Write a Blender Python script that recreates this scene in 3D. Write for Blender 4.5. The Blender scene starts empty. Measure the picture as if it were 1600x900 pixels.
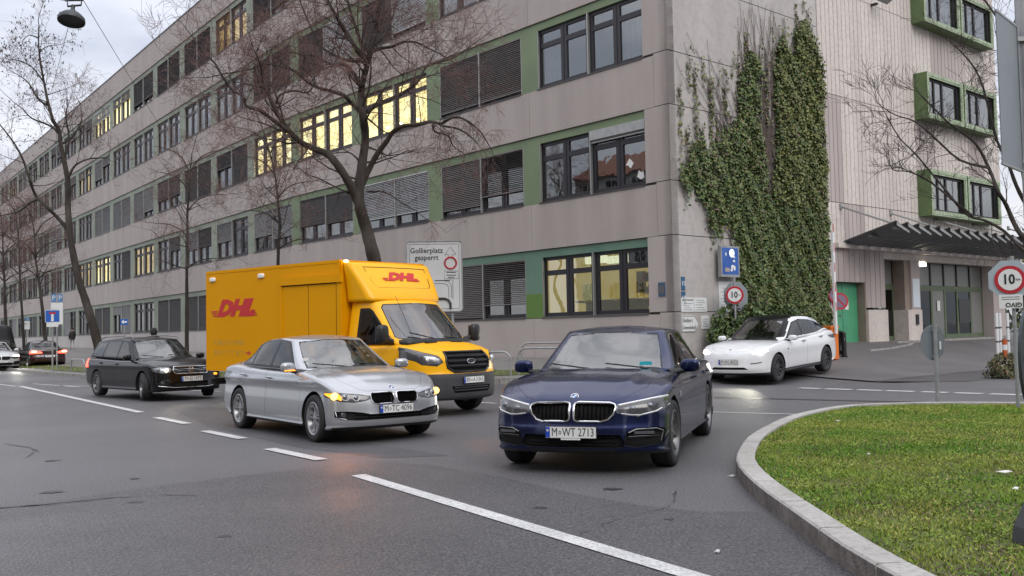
import bpy, bmesh, math, random
import numpy as np
from mathutils import Vector, Matrix
from mathutils.bvhtree import BVHTree
rnd = random.Random(7)
SC = bpy.context.scene
COL = SC.collection
pi = math.pi
# ---------------------------------------------------------------- camera
F_PX, PIT, ROL, EYE = 1500.3, .0453, .0204, 1.5
_c, _s = math.cos(ROL), math.sin(ROL)
cf = Vector((0, math.cos(PIT), math.sin(PIT)))
cu0 = Vector((0, -math.sin(PIT), math.cos(PIT)))
cr = _c*Vector((1, 0, 0)) - _s*cu0
cu = _s*Vector((1, 0, 0)) + _c*cu0
cam = bpy.data.cameras.new('camera')
camo = bpy.data.objects.new('camera', cam)
COL.objects.link(camo)
camo.matrix_world = Matrix(((cr.x, cu.x, -cf.x, 0), (cr.y, cu.y, -cf.y, 0), (cr.z, cu.z, -cf.z, EYE), (0, 0, 0, 1)))
cam.sensor_width = 36
cam.lens = 36*F_PX/1600
cam.clip_start = .1
cam.clip_end = 5000
SC.camera = camo
# ---------------------------------------------------------------- world, sun, exposure
SUN_EL, SUN_AZ = math.radians(38), math.radians(155)
w = bpy.data.worlds.new('World')
SC.world = w
w.use_nodes = True
nt = w.node_tree
nt.nodes.clear()
def wn(t, **k):
    n = nt.nodes.new(t)
    for a, b in k.items(): setattr(n, a, b)
    return n
sky = wn('ShaderNodeTexSky', sky_type='NISHITA', sun_disc=False, sun_elevation=SUN_EL, sun_rotation=SUN_AZ, dust_density=2.5, ozone_density=1.5)
tc = wn('ShaderNodeTexCoord')
mp = wn('ShaderNodeMapping')
mp.inputs['Scale'].default_value = (1.0, 1.0, 2.6)
n1 = wn('ShaderNodeTexNoise')
n1.inputs['Scale'].default_value = 2.3
n1.inputs['Detail'].default_value = 7
n1.inputs['Roughness'].default_value = .52
cr_ = wn('ShaderNodeValToRGB')
e = cr_.color_ramp.elements
e[0].position, e[0].color = .38, (4.6, 4.9, 5.7, 1)
e[1].position, e[1].color = .60, (8.6, 8.6, 9.0, 1)
mx = wn('ShaderNodeMixRGB')
mx.inputs['Fac'].default_value = .88
bg = wn('ShaderNodeBackground')
bg.inputs['Strength'].default_value = .12
wo = wn('ShaderNodeOutputWorld')
L = nt.links.new
L(tc.outputs['Generated'], mp.inputs['Vector']); L(mp.outputs['Vector'], n1.inputs['Vector'])
L(n1.outputs['Fac'], cr_.inputs['Fac']); L(sky.outputs['Color'], mx.inputs['Color1']); L(cr_.outputs['Color'], mx.inputs['Color2'])
# overcast skies are about three times brighter overhead than at the horizon
sx = wn('ShaderNodeSeparateXYZ'); L(tc.outputs['Generated'], sx.inputs['Vector'])
mr = wn('ShaderNodeMapRange'); mr.inputs['From Min'].default_value = 0; mr.inputs['From Max'].default_value = 1; mr.inputs['To Min'].default_value = .55; mr.inputs['To Max'].default_value = 1.55
L(sx.outputs['Z'], mr.inputs['Value'])
vm = wn('ShaderNodeVectorMath', operation='SCALE'); L(mx.outputs['Color'], vm.inputs[0]); L(mr.outputs['Result'], vm.inputs['Scale'])
L(vm.outputs['Vector'], bg.inputs['Color']); L(bg.outputs['Background'], wo.inputs['Surface'])
sun = bpy.data.lights.new('sun', 'SUN')
sun.energy = 1.0
sun.angle = math.radians(40)
sun.color = (1, .96, .9)
so = bpy.data.objects.new('sun', sun)
COL.objects.link(so)
sd = Vector((math.sin(SUN_AZ)*math.cos(SUN_EL), math.cos(SUN_AZ)*math.cos(SUN_EL), math.sin(SUN_EL)))
so.rotation_euler = sd.to_track_quat('Z', 'Y').to_euler()
SC.view_settings.view_transform = 'Standard'
SC.view_settings.look = 'None'
SC.view_settings.exposure = .6
SC.view_settings.gamma = 1
# ---------------------------------------------------------------- helpers
def srgb(r, g, b):
    return tuple(((c/255/12.92) if c <= 10 else ((c/255+.055)/1.055)**2.4) for c in (r, g, b))
def mat(name, col, rough=.6, metal=0, col2=None, scale=3, detail=5, stretch=(1, 1, 1), bump=0, bscale=40, emit=None, estr=0, spec=.5, coat=0, col3=None, scale3=60, fac3=.4, pos=False, ramp=(.35, .65), rough2=None):
    m = bpy.data.materials.new(name)
    m.use_nodes = True
    t = m.node_tree
    b = t.nodes['Principled BSDF']
    b.inputs['Base Color'].default_value = (*col, 1)
    b.inputs['Roughness'].default_value = rough
    b.inputs['Metallic'].default_value = metal
    b.inputs['Specular IOR Level'].default_value = spec
    b.inputs['Coat Weight'].default_value = coat
    b.inputs['Coat Roughness'].default_value = .03
    if emit:
        b.inputs['Emission Color'].default_value = (*emit, 1)
        b.inputs['Emission Strength'].default_value = estr
    if pos:
        g = t.nodes.new('ShaderNodeNewGeometry'); vec = g.outputs['Position']
    else:
        g = t.nodes.new('ShaderNodeTexCoord'); vec = g.outputs['Object']
    mpn = t.nodes.new('ShaderNodeMapping'); mpn.inputs['Scale'].default_value = stretch
    t.links.new(vec, mpn.inputs['Vector'])
    out = None
    if col2:
        n = t.nodes.new('ShaderNodeTexNoise'); n.inputs['Scale'].default_value = scale; n.inputs['Detail'].default_value = detail
        t.links.new(mpn.outputs['Vector'], n.inputs['Vector'])
        r = t.nodes.new('ShaderNodeValToRGB')
        r.color_ramp.elements[0].position = ramp[0]; r.color_ramp.elements[1].position = ramp[1]
        r.color_ramp.elements[0].color = (*col, 1); r.color_ramp.elements[1].color = (*col2, 1)
        t.links.new(n.outputs['Fac'], r.inputs['Fac']); out = r.outputs['Color']
        if rough2 is not None:
            mr = t.nodes.new('ShaderNodeMapRange')
            mr.inputs['From Min'].default_value = ramp[0]; mr.inputs['From Max'].default_value = ramp[1]
            mr.inputs['To Min'].default_value = rough; mr.inputs['To Max'].default_value = rough2
            t.links.new(n.outputs['Fac'], mr.inputs['Value']); t.links.new(mr.outputs['Result'], b.inputs['Roughness'])
    if col3:
        n3 = t.nodes.new('ShaderNodeTexNoise'); n3.inputs['Scale'].default_value = scale3; n3.inputs['Detail'].default_value = 3
        t.links.new(vec, n3.inputs['Vector'])
        r3 = t.nodes.new('ShaderNodeValToRGB')
        r3.color_ramp.elements[0].position = .45; r3.color_ramp.elements[1].position = .62
        r3.color_ramp.elements[0].color = (0, 0, 0, 1); r3.color_ramp.elements[1].color = (fac3, fac3, fac3, 1)
        t.links.new(n3.outputs['Fac'], r3.inputs['Fac'])
        mm = t.nodes.new('ShaderNodeMixRGB'); t.links.new(r3.outputs['Color'], mm.inputs['Fac'])
        if out: t.links.new(out, mm.inputs['Color1'])
        else: mm.inputs['Color1'].default_value = (*col, 1)
        mm.inputs['Color2'].default_value = (*col3, 1); out = mm.outputs['Color']
    if out: t.links.new(out, b.inputs['Base Color'])
    if bump:
        nb = t.nodes.new('ShaderNodeTexNoise'); nb.inputs['Scale'].default_value = bscale; nb.inputs['Detail'].default_value = 4
        t.links.new(vec, nb.inputs['Vector'])
        bp = t.nodes.new('ShaderNodeBump'); bp.inputs['Strength'].default_value = bump; bp.inputs['Distance'].default_value = .02
        t.links.new(nb.outputs['Fac'], bp.inputs['Height']); t.links.new(bp.outputs['Normal'], b.inputs['Normal'])
    return m
def glass(name, tint=(.5, .55, .55), ior=1.55, rough=.02, keep=1.0):
    m = bpy.data.materials.new(name); m.use_nodes = True
    t = m.node_tree; t.nodes.clear()
    o = t.nodes.new('ShaderNodeOutputMaterial'); f = t.nodes.new('ShaderNodeFresnel'); f.inputs['IOR'].default_value = ior
    tr = t.nodes.new('ShaderNodeBsdfTransparent'); tr.inputs['Color'].default_value = (*tint, 1)
    g = t.nodes.new('ShaderNodeBsdfGlossy'); g.inputs['Roughness'].default_value = rough; g.inputs['Color'].default_value = (1, 1, 1, 1)
    x = t.nodes.new('ShaderNodeMixShader')
    # slightly wavy panes
    tcn = t.nodes.new('ShaderNodeTexCoord'); nn = t.nodes.new('ShaderNodeTexNoise'); nn.inputs['Scale'].default_value = 1.3
    bp = t.nodes.new('ShaderNodeBump'); bp.inputs['Strength'].default_value = .12; bp.inputs['Distance'].default_value = .02
    t.links.new(tcn.outputs['Object'], nn.inputs['Vector']); t.links.new(nn.outputs['Fac'], bp.inputs['Height']); t.links.new(bp.outputs['Normal'], g.inputs['Normal'])
    gb = t.nodes.new('ShaderNodeNewGeometry'); mr = t.nodes.new('ShaderNodeMapRange')   # same index from both sides of the sheet
    mr.inputs['To Min'].default_value = ior; mr.inputs['To Max'].default_value = 1/ior
    t.links.new(gb.outputs['Backfacing'], mr.inputs['Value']); t.links.new(mr.outputs['Result'], f.inputs['IOR'])
    t.links.new(f.outputs[0], x.inputs[0]); t.links.new(tr.outputs[0], x.inputs[1]); t.links.new(g.outputs[0], x.inputs[2]); t.links.new(x.outputs[0], o.inputs['Surface'])
    return m
def emis(name, col, st, col2=None, scale=1.5):
    return mat(name, (.02, .02, .02), emit=col, estr=st) if not col2 else _emis2(name, col, st, col2, scale)
def _emis2(name, col, st, col2, scale):
    m = mat(name, (.05, .05, .05), emit=col, estr=st)
    t = m.node_tree; b = t.nodes['Principled BSDF']
    g = t.nodes.new('ShaderNodeNewGeometry'); n = t.nodes.new('ShaderNodeTexNoise'); n.inputs['Scale'].default_value = scale
    t.links.new(g.outputs['Position'], n.inputs['Vector'])
    r = t.nodes.new('ShaderNodeValToRGB'); r.color_ramp.elements[0].position = .4; r.color_ramp.elements[1].position = .6
    r.color_ramp.elements[0].color = (*col, 1); r.color_ramp.elements[1].color = (*col2, 1)
    t.links.new(n.outputs['Fac'], r.inputs['Fac']); t.links.new(r.outputs['Color'], b.inputs['Emission Color'])
    return m
def tag(o, label=None, cat=None, group=None, kind=None):
    if label: o['label'] = label
    if cat: o['category'] = cat
    if group: o['group'] = group
    if kind: o['kind'] = kind
    return o
def empty(name, loc=(0, 0, 0), rz=0, label=None, cat=None, group=None):
    o = bpy.data.objects.new(name, None); COL.objects.link(o)
    o.location = loc; o.rotation_euler = (0, 0, rz); o.empty_display_size = .1
    return tag(o, label, cat, group)
def inst(name, me, parent=None, loc=(0, 0, 0), rz=0):
    o = bpy.data.objects.new(name, me); COL.objects.link(o)
    o.parent = parent; o.location = loc; o.rotation_euler = (0, 0, rz)
    return o
class MB:
    def __init__(s): s.v = []; s.f = []; s.m = []; s.X = None
    def add(s, vs, fs, mi=0):
        k = len(s.v)
        s.v += [tuple(v) for v in vs]; s.f += [tuple(i+k for i in f) for f in fs]; s.m += [mi]*len(fs)
        return s
    def box(s, x0, x1, y0, y1, z0, z1, mi=0):
        vs = [(x, y, z) for x in (x0, x1) for y in (y0, y1) for z in (z0, z1)]
        return s.add(vs, [(0, 1, 3, 2), (4, 6, 7, 5), (0, 4, 5, 1), (2, 3, 7, 6), (0, 2, 6, 4), (1, 5, 7, 3)], mi)
    def obox(s, c, size, R=None, mi=0):
        hx, hy, hz = [a/2 for a in size]
        R = R or Matrix.Identity(3); c = Vector(c)
        vs = [c+R@Vector((x, y, z)) for x in (-hx, hx) for y in (-hy, hy) for z in (-hz, hz)]
        return s.add(vs, [(0, 1, 3, 2), (4, 6, 7, 5), (0, 4, 5, 1), (2, 3, 7, 6), (0, 2, 6, 4), (1, 5, 7, 3)], mi)
    def prism(s, poly, lo, hi, axis='z', mi=0, cap=True):
        n = len(poly)
        def q(p, h):
            return (p[0], p[1], h) if axis == 'z' else ((p[0], h, p[1]) if axis == 'y' else (h, p[0], p[1]))
        vs = [q(p, lo) for p in poly]+[q(p, hi) for p in poly]
        fs = [(i, (i+1) % n, n+(i+1) % n, n+i) for i in range(n)]
        if cap: fs += [tuple(range(n))[::-1], tuple(range(n, 2*n))]
        return s.add(vs, fs, mi)
    def tube(s, path, r, n=8, mi=0, cap=True, close=False):
        path = [Vector(p) for p in path]
        rs = r if isinstance(r, (list, tuple)) else [r]*len(path)
        k = len(path); vs = []; prev = None
        for i, p in enumerate(path):
            a = path[(i-1) % k] if (i > 0 or close) else p
            b = path[(i+1) % k] if (i < k-1 or close) else p
            d = (b-a).normalized() if (b-a).length > 1e-9 else Vector((0, 0, 1))
            if prev is None:
                u = d.orthogonal().normalized()
            else:
                u = (prev-d*prev.dot(d))
                u = u.normalized() if u.length > 1e-6 else d.orthogonal().normalized()
            prev = u; v2 = d.cross(u)
            for j in range(n):
                a_ = 2*pi*j/n
                vs.append(p+(u*math.cos(a_)+v2*math.sin(a_))*rs[i])
        fs = []
        for i in range(k if close else k-1):
            i2 = (i+1) % k
            for j in range(n):
                fs.append((i*n+j, i*n+(j+1) % n, i2*n+(j+1) % n, i2*n+j))
        if cap and not close: fs += [tuple(range(n))[::-1], tuple(range((k-1)*n, k*n))]
        return s.add(vs, fs, mi)
    def lathe(s, prof, n=32, c=(0, 0, 0), axis='y', mi=0):
        vs = []
        for (r, h) in prof:
            for j in range(n):
                a = 2*pi*j/n
                q = (r*math.cos(a), h, r*math.sin(a)) if axis == 'y' else ((r*math.cos(a), r*math.sin(a), h) if axis == 'z' else (h, r*math.cos(a), r*math.sin(a)))
                vs.append((q[0]+c[0], q[1]+c[1], q[2]+c[2]))
        fs = [(i*n+j, i*n+(j+1) % n, (i+1)*n+(j+1) % n, (i+1)*n+j) for i in range(len(prof)-1) for j in range(n)]
        return s.add(vs, fs, mi)
    def disc(s, c, r, n=24, axis='y', mi=0, ry=None):
        ry = ry or r
        vs = []
        for j in range(n):
            a = 2*pi*j/n; p, q = r*math.cos(a), ry*math.sin(a)
            vs.append((c[0]+p, c[1], c[2]+q) if axis == 'y' else ((c[0], c[1]+p, c[2]+q) if axis == 'x' else (c[0]+p, c[1]+q, c[2])))
        return s.add(vs, [tuple(range(n))], mi)
    def mesh(s, name, mats, smooth=0):
        me = bpy.data.meshes.new(name)
        me.from_pydata(s.v, [], s.f)
        for m in (mats if isinstance(mats, (list, tuple)) else [mats]): me.materials.append(m)
        me.polygons.foreach_set('material_index', s.m)
        if smooth:
            bm = bmesh.new(); bm.from_mesh(me)
            bmesh.ops.recalc_face_normals(bm, faces=bm.faces)
            bm.to_mesh(me); bm.free()
            me.polygons.foreach_set('use_smooth', [True]*len(me.polygons))
            me.set_sharp_from_angle(angle=math.radians(smooth))
        else:
            bm = bmesh.new(); bm.from_mesh(me); bmesh.ops.recalc_face_normals(bm, faces=bm.faces); bm.to_mesh(me); bm.free()
        return me
    def build(s, name, mats, parent=None, loc=(0, 0, 0), rz=0, smooth=0):
        return inst(name, s.mesh(name, mats, smooth), parent, loc, rz)
def text_mesh(txt, size=1, bold=0, shear=0, depth=.002, xs=1, align='CENTER'):
    cu_ = bpy.data.curves.new('t', 'FONT'); cu_.body = txt; cu_.size = size; cu_.offset = bold; cu_.shear = shear; cu_.extrude = depth
    cu_.align_x = align; cu_.align_y = 'CENTER'; cu_.resolution_u = 2
    o = bpy.data.objects.new('t', cu_); COL.objects.link(o)
    me = bpy.data.meshes.new_from_object(o)
    bpy.data.objects.remove(o); bpy.data.curves.remove(cu_)
    if xs != 1:
        for v in me.vertices: v.co.x *= xs
    me.materials.clear()
    return me
def text(name, txt, m, parent, M4, **k):
    me = text_mesh(txt, **k); me.transform(M4); me.materials.append(m)
    return inst(name, me, parent)
def plane_mat(o, right, up):
    """matrix taking text xy-plane to the plane spanned by right, up with origin o"""
    r = Vector(right).normalized(); u = Vector(up).normalized(); n = r.cross(u)
    return Matrix(((r.x, u.x, n.x, o[0]), (r.y, u.y, n.y, o[1]), (r.z, u.z, n.z, o[2]), (0, 0, 0, 1)))
def at(x, y, Y):
    """point at distance Y along the street seen under photograph pixel x, y"""
    d = cf+cr*((x-800)/F_PX)-cu*((y-450)/F_PX)
    return Vector((0, 0, EYE))+d*(Y/d.y)
def np_mesh(name, v, f, mats, uvar=None):
    v = np.asarray(v, np.float32); f = np.asarray(f, np.int32)
    me = bpy.data.meshes.new(name)
    me.vertices.add(len(v)); me.vertices.foreach_set('co', v.ravel())
    k = f.shape[1]
    me.loops.add(f.size); me.loops.foreach_set('vertex_index', f.ravel())
    me.polygons.add(len(f)); me.polygons.foreach_set('loop_start', np.arange(0, f.size, k, dtype=np.int32))
    me.polygons.foreach_set('loop_total', np.full(len(f), k, np.int32))
    for m in mats: me.materials.append(m)
    if uvar is not None: me.polygons.foreach_set('material_index', np.asarray(uvar, np.int32))
    me.update(calc_edges=True); me.validate()
    return me
# ---------------------------------------------------------------- layout of the walls
C = Vector((4.756, 28.193)); TH1, TH2, THR = -.7146, -.6389, .8562
D1 = Vector((math.sin(TH1), math.cos(TH1))); D2 = Vector((math.sin(TH2), math.cos(TH2))); DR = Vector((math.sin(THR), math.cos(THR)))
N1 = Vector((-D1.y, D1.x)); N2 = Vector((-D2.y, D2.x)); NR = Vector((DR.y, -DR.x))
BEND = 22.95
B = C+D1*BEND
def cl(t, a=0, b=1): return max(a, min(b, t))
def gz(x, y):
    p = Vector((x, y)); g = 0.0
    q = p-C; s1 = q.dot(D1); d = q.dot(N1)
    if -3 < s1 < BEND+2: g = max(g, .5*cl(1-max(d, 0)/8)**1.6*cl((s1+3)/3))
    q2 = p-B; s2 = q2.dot(D2); d = q2.dot(N2)
    if s2 > -2: g = max(g, (.5+.35*cl(s2/50))*cl(1-max(d, 0)/10)**1.5*cl((s2+2)/2))
    sR = q.dot(DR); d = q.dot(NR)
    if sR > -1: g = max(g, .86*cl(1-max(d, 0)/6.5)**1.8*cl((sR+1)/7))
    return g
# ---------------------------------------------------------------- ground
M_asph = mat('asphalt', (.050, .048, .053), .58, col2=(.088, .085, .090), scale=.22, detail=7, ramp=(.3, .7), col3=(.23, .22, .225), scale3=58, fac3=.6, bump=.9, bscale=60, pos=True, rough2=.5)
M_asph2 = mat('old_asphalt', (.085, .078, .080), .68, col2=(.12, .11, .11), scale=.5, ramp=(.35, .65), col3=(.2, .19, .19), scale3=110, fac3=.4, bump=.4, bscale=100, pos=True)
M_dark = mat('dark_asphalt', (.055, .05, .052), .6, col2=(.075, .07, .07), scale=.8, bump=.4, bscale=90, pos=True)
M_pave = mat('pavement', (.16, .15, .145), .8, col2=(.21, .2, .19), scale=.9, col3=(.1, .095, .09), scale3=30, fac3=.4, bump=.3, bscale=70, pos=True)
M_kerb = mat('kerb_granite', (.25, .24, .225), .75, col2=(.33, .32, .3), scale=4, col3=(.12, .11, .1), scale3=9, fac3=.55, bump=.5, bscale=60, pos=True)
M_line = mat('road_paint', (.62, .62, .61), .6, col2=(.5, .5, .5), scale=3, col3=(.2, .2, .2), scale3=45, fac3=.55, pos=True)
M_soil = mat('lawn_soil', (.08, .065, .032), .95, col2=(.09, .12, .028), scale=1.6, ramp=(.4, .6), bump=.8, bscale=30, pos=True)
def sheet(name, poly, lift, m, kind='structure', step=1.2, parent=None):
    """a sheet following the terrain, cut to a polygon"""
    bm = bmesh.new()
    vs = [bm.verts.new((p[0], p[1], 0)) for p in poly]
    bm.faces.new(vs)
    xs = [p[0] for p in poly]; ys = [p[1] for p in poly]
    for ax, (lo, hi) in enumerate(((min(xs), max(xs)), (min(ys), max(ys)))):
        k = math.ceil((lo+1e-6)/step)*step
        while k < hi:
            co = [0, 0, 0]; co[ax] = k; no = [0, 0, 0]; no[ax] = 1
            bmesh.ops.bisect_plane(bm, geom=bm.verts[:]+bm.edges[:]+bm.faces[:], plane_co=co, plane_no=no, dist=1e-5)
            k += step
    for v in bm.verts: v.co.z = gz(v.co.x, v.co.y)+lift
    bmesh.ops.triangulate(bm, faces=bm.faces)
    for f in bm.faces:
        if f.normal.z < 0: f.normal_flip()
    me = bpy.data.meshes.new(name); bm.to_mesh(me); bm.free(); me.materials.append(m)
    me.polygons.foreach_set('use_smooth', [True]*len(me.polygons))
    o = inst(name, me, parent)
    if kind: o['kind'] = kind
    return o
gx = sorted(set([-1500, -600, -250, -120, -90]+[-75+1.2*i for i in range(96)]+[40+.0, 60, 100, 250, 600, 1500]))
gy = sorted(set([-1500, -400, -100, -30, -8, -2]+[i*1.2 for i in range(100)]+[130, 160, 250, 600, 2500]))
V = [(x, y, gz(x, y)-(0.03 if gz(x, y) > 0 else 0)) for x in gx for y in gy]
ny_ = len(gy)
Fq = [(i*ny_+j, (i+1)*ny_+j, (i+1)*ny_+j+1, i*ny_+j+1) for i in range(len(gx)-1) for j in range(ny_-1)]
gm = np_mesh('road', V, Fq, [M_asph]); gm.polygons.foreach_set('use_smooth', [True]*len(gm.polygons))
road = inst('road', gm); road['kind'] = 'structure'
def w1(s, d): p = C+D1*s+N1*d; return (p.x, p.y)
def w2(s, d): p = B+D2*s+N2*d; return (p.x, p.y)
def wr(s, d): p = C+DR*s+NR*d; return (p.x, p.y)
K_ = [(-75, 112), (-42, 70.5), (-24.2, 47.6), (-20.9, 43.3), (-17.2, 38.9), (-12.5, 34.6), (-8, 31.2), (-4, 28.6), (-.6, 26.6), (1.6, 25.6), (3.2, 25.2), (4.2, 25.6)]
walls_ = [w1(-.9, .05), w1(0, .02)]+[w1(s, .02) for s in (6, 12, 18)]+[w2(0, .02)]+[w2(s, .02) for s in (10, 25, 45, 65, 80)]
sheet('pavement', K_+[wr(2.2, .6), wr(2.2, .02)]+[(C.x, C.y)]+walls_[2:], .10, M_pave)
# grass verge between the pavement and the road
verge_in = [(-73, 113.5), (-41, 72), (-22.7, 49.4), (-18, 43.2), (-12.2, 38.3), (-7.2, 33.8), (-3, 30.6), (.3, 28.9), (1.9, 28.0)]
verge_out = [(1.5, 26.75), (-.4, 27.5), (-3.6, 29.4), (-7.7, 31.9), (-12.2, 35.3), (-16.9, 39.5), (-20.5, 43.8), (-23.8, 48.2), (-41.7, 70.9), (-74.6, 112.4)]
def kerb_line(name, pts, wdt=.14, hgt=.12, m=None, step=None, closed=False, kinds='structure', sink=.15, dark_face=False):
    m = m or M_kerb
    root = empty(name); root['kind'] = kinds
    # walk the line in stones about a metre long
    P = [Vector(p) for p in pts]
    seg = 0; L_ = [0]
    for a, b in zip(P[:-1], P[1:]): L_.append(L_[-1]+(b-a).length)
    def at_(s):
        for i in range(len(P)-1):
            if s <= L_[i+1] or i == len(P)-2:
                t = (s-L_[i])/(L_[i+1]-L_[i]); return P[i].lerp(P[i+1], t)
    n = max(1, int(L_[-1]/(step or 1.0)))
    for i in range(n):
        a = at_(L_[-1]*i/n); b = at_(L_[-1]*(i+1)/n); mid = at_(L_[-1]*(i+.5)/n)
        d = (b-a).normalized(); nn = Vector((-d.y, d.x)); g = .012 if dark_face else .006
        mb = MB(); pts3 = []
        for k, (p, sg) in enumerate(((a, g), (mid, 0), (b, -g))):
            q = p+d*sg; z = gz(q.x, q.y)
            pts3.append([(q.x+nn.x*o_, q.y+nn.y*o_, z+zz) for o_, zz in ((0, -sink), (0, hgt-.015), (.015, hgt), (wdt, hgt), (wdt, -sink))])
        vs = [v for r_ in pts3 for v in r_]; fs = []
        for r_ in range(2):
            for j in range(5): fs.append((r_*5+j, r_*5+(j+1) % 5, (r_+1)*5+(j+1) % 5, (r_+1)*5+j))
        fs += [(0, 1, 2, 3, 4), (10, 11, 12, 13, 14)]
        mb.add(vs, fs)
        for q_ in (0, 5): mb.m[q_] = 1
        mb.build('kerb_stone', [m, M_kerbface if dark_face else m], root)
    return root
kerb_line('pavement_kerb', K_[1:], step=1.6, wdt=-.16, hgt=.125)
# right-hand forecourt
sheet('forecourt_apron', [wr(1.5, 5.3), wr(2.2, .02), wr(24, .02), wr(40, .0), wr(40, 6.2), wr(26, 6.0), wr(14, 5.6)], .004, M_asph2)
sheet('gutter_strip', [wr(2.4, 7.3), wr(1.4, 5.34), wr(14, 5.64), wr(26, 6.04), wr(40, 6.24), wr(40, 8.2), wr(22, 7.8)], .006, M_dark)
kerb_line('entrance_kerb', [wr(8.7, 1.35), wr(10.5, 1.2), wr(12.7, .8), wr(13.5, .5)], wdt=.12, hgt=.06, step=.9)
kerb_line('entrance_step', [wr(12.4, .42), wr(22.6, .42)], wdt=.4, hgt=.08, step=2)
# painted lines (each its own mark)
def quadline(name, a, b, wd, lift=.008, m=None, n=1, taper=0):
    a = Vector(a); b = Vector(b); d = (b-a).normalized(); nn = Vector((-d.y, d.x))*wd/2
    mb = MB(); vs = []; k = max(2, int((b-a).length/1.0)+1)
    for i in range(k+1):
        p = a.lerp(b, i/k)
        for sgn in (-1, 1):
            j = (rnd.random()-.5)*.012
            q = p+nn*sgn*(1+j*3); vs.append((q.x, q.y, gz(q.x, q.y)+lift))
    fs = [(2*i, 2*i+1, 2*i+3, 2*i+2) for i in range(k)]
    mb.add(vs, fs)
    return mb.build(name, m or M_line, None)
def gp(x, y):
    d = cf+cr*((x-800)/F_PX)-cu*((y-450)/F_PX); t = -EYE/d.z; p = Vector((0, 0, EYE))+d*t
    return (p.x, p.y)
marks = [((-16.47, 32.15), (-7.62, 19.66), .17), ((-6.79, 18.31), (-5.72, 16.86), .17), ((-4.98, 15.5), (-4.0, 14.2), .17), ((-3.28, 12.87), (-2.33, 11.62), .17), ((-1.68, 10.3), (1.12, 5.75), .16),
         (gp(-40, 596), gp(24, 604), .14), (gp(52, 600), (-13.9, 30.8), .12), (gp(92, 603), gp(180, 605), .12), (gp(200, 607), gp(345, 612), .12), (gp(740, 629), gp(775, 631), .13)]
for a, b, w_ in marks:
    o = quadline('road_marking', a, b, w_, lift=.011); o['kind'] = 'structure'
dx = [(1249, 1281), (1290, 1331), (1339, 1378), (1385, 1429), (1440, 1481), (1492, 1536), (1547, 1597), (1609, 1660)]
for a, b in dx:
    f_ = lambda x: 606.5+(x-1249)*(617.5-606.5)/(1600-1249)
    o = quadline('road_marking', gp(a, f_(a)), gp(b, f_(b)), .27); o['kind'] = 'structure'
o = quadline('road_marking', gp(1112, 644), gp(1243, 648), .08); o['kind'] = 'structure'
M_stain = mat('oil_stain', (.028, .027, .029), .42, col2=(.045, .044, .047), scale=3, pos=True)
M_seam = mat('bitumen_seam', (.02, .02, .02), .5)
for a, b, w_ in (((gp(1108, 621)), gp(1700, 635), .26), ((gp(-120, 801)), gp(60, 790), .05), (gp(60, 790), gp(180, 778), .03)):
    o = quadline('asphalt_seam', a, b, w_, lift=.004, m=M_seam); o['kind'] = 'structure'
M_patch = mat('asphalt_patch', (.052, .050, .056), .58, col2=(.07, .068, .074), scale=1.2, col3=(.13, .13, .13), scale3=90, fac3=.4, bump=.5, bscale=110, pos=True)
M_fore = mat('coarse_asphalt', (.034, .033, .037), .58, col2=(.060, .058, .063), scale=.45, detail=8, ramp=(.35, .65), col3=(.22, .21, .215), scale3=46, fac3=.42, bump=1.0, bscale=45, pos=True, rough2=.42)
fore = [gp(*q_) for q_ in ((-500, 835), (0, 797), (120, 778), (260, 758), (400, 741), (540, 726), (600, 722), (680, 728), (780, 745), (900, 772), (1000, 790), (1100, 800), (1180, 800))]+[(2.1, 6.2), (2.2, 3.6), (2.6, 1.0), (-6, 1.0)]
sheet('road_resurfacing', fore, .004, M_fore, step=3)
sheet('asphalt_repair', [gp(*q_) for q_ in ((250, 632), (380, 640), (560, 690), (700, 712), (600, 716), (470, 700), (330, 668))], .003, M_patch, step=3)
def blot(x, y, r, k):
    P_ = [(x+r*(1+.35*math.sin(k+a*1.9)+.2*math.sin(a*3.1+k))*math.cos(a*pi/9), y+.8*r*(1+.3*math.cos(k*2+a*1.7))*math.sin(a*pi/9)) for a in range(18)]
    mb = MB(); mb.add([(a, b, .0065) for a, b in P_], [tuple(range(18))]); o = mb.build('oil_spot', M_stain, None); o['kind'] = 'structure'
for k_, (x_, y_, r_) in enumerate(((-4.6, 9.6, .10), (-4.1, 10.4, .05), (-3.5, 8.9, .07), (.2, 8.2, .06), (1.2, 7.6, .04), (-5.8, 12.1, .09), (-2.2, 7.3, .05), (.9, 9.1, .08), (4.4, 17.8, .08))): blot(x_, y_, r_, k_)
def crack(pts, w_=.012):
    mb = MB(); vs = []; r_ = random.Random(len(pts)*7)
    P_ = smooth_line(pts, 1); Q = []
    for a, b in zip(P_[:-1], P_[1:]):
        for j in range(5): q = a.lerp(b, j/5); Q.append(q+Vector((r_.gauss(0, .015), r_.gauss(0, .015))))
    for q in Q: s_ = w_*r_.uniform(.3, 1.2); vs += [(q.x-s_*.6, q.y-s_, .0068), (q.x+s_*.6, q.y+s_, .0068)]
    mb.add(vs, [(2*i, 2*i+1, 2*i+3, 2*i+2) for i in range(len(Q)-1)]); o = mb.build('asphalt_crack', M_seam, None); o['kind'] = 'structure'
def smooth_line(P, it=2):
    P = [Vector(p) for p in P]
    for _ in range(it):
        Q = [P[0]]
        for a, b in zip(P[:-1], P[1:]): Q += [a.lerp(b, .25), a.lerp(b, .75)]
        P = Q+[P[-1]]
    return P
crack([(-6.2, 8.4), (-5.2, 8.9), (-4.4, 8.7), (-3.6, 9.3), (-3.0, 9.2)]); crack([(.4, 7.0), (.9, 7.8), (1.3, 8.1), (1.5, 9.0)], .009); crack([(-7.5, 14.2), (-6.6, 13.4), (-6.3, 12.4)], .012)
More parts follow.
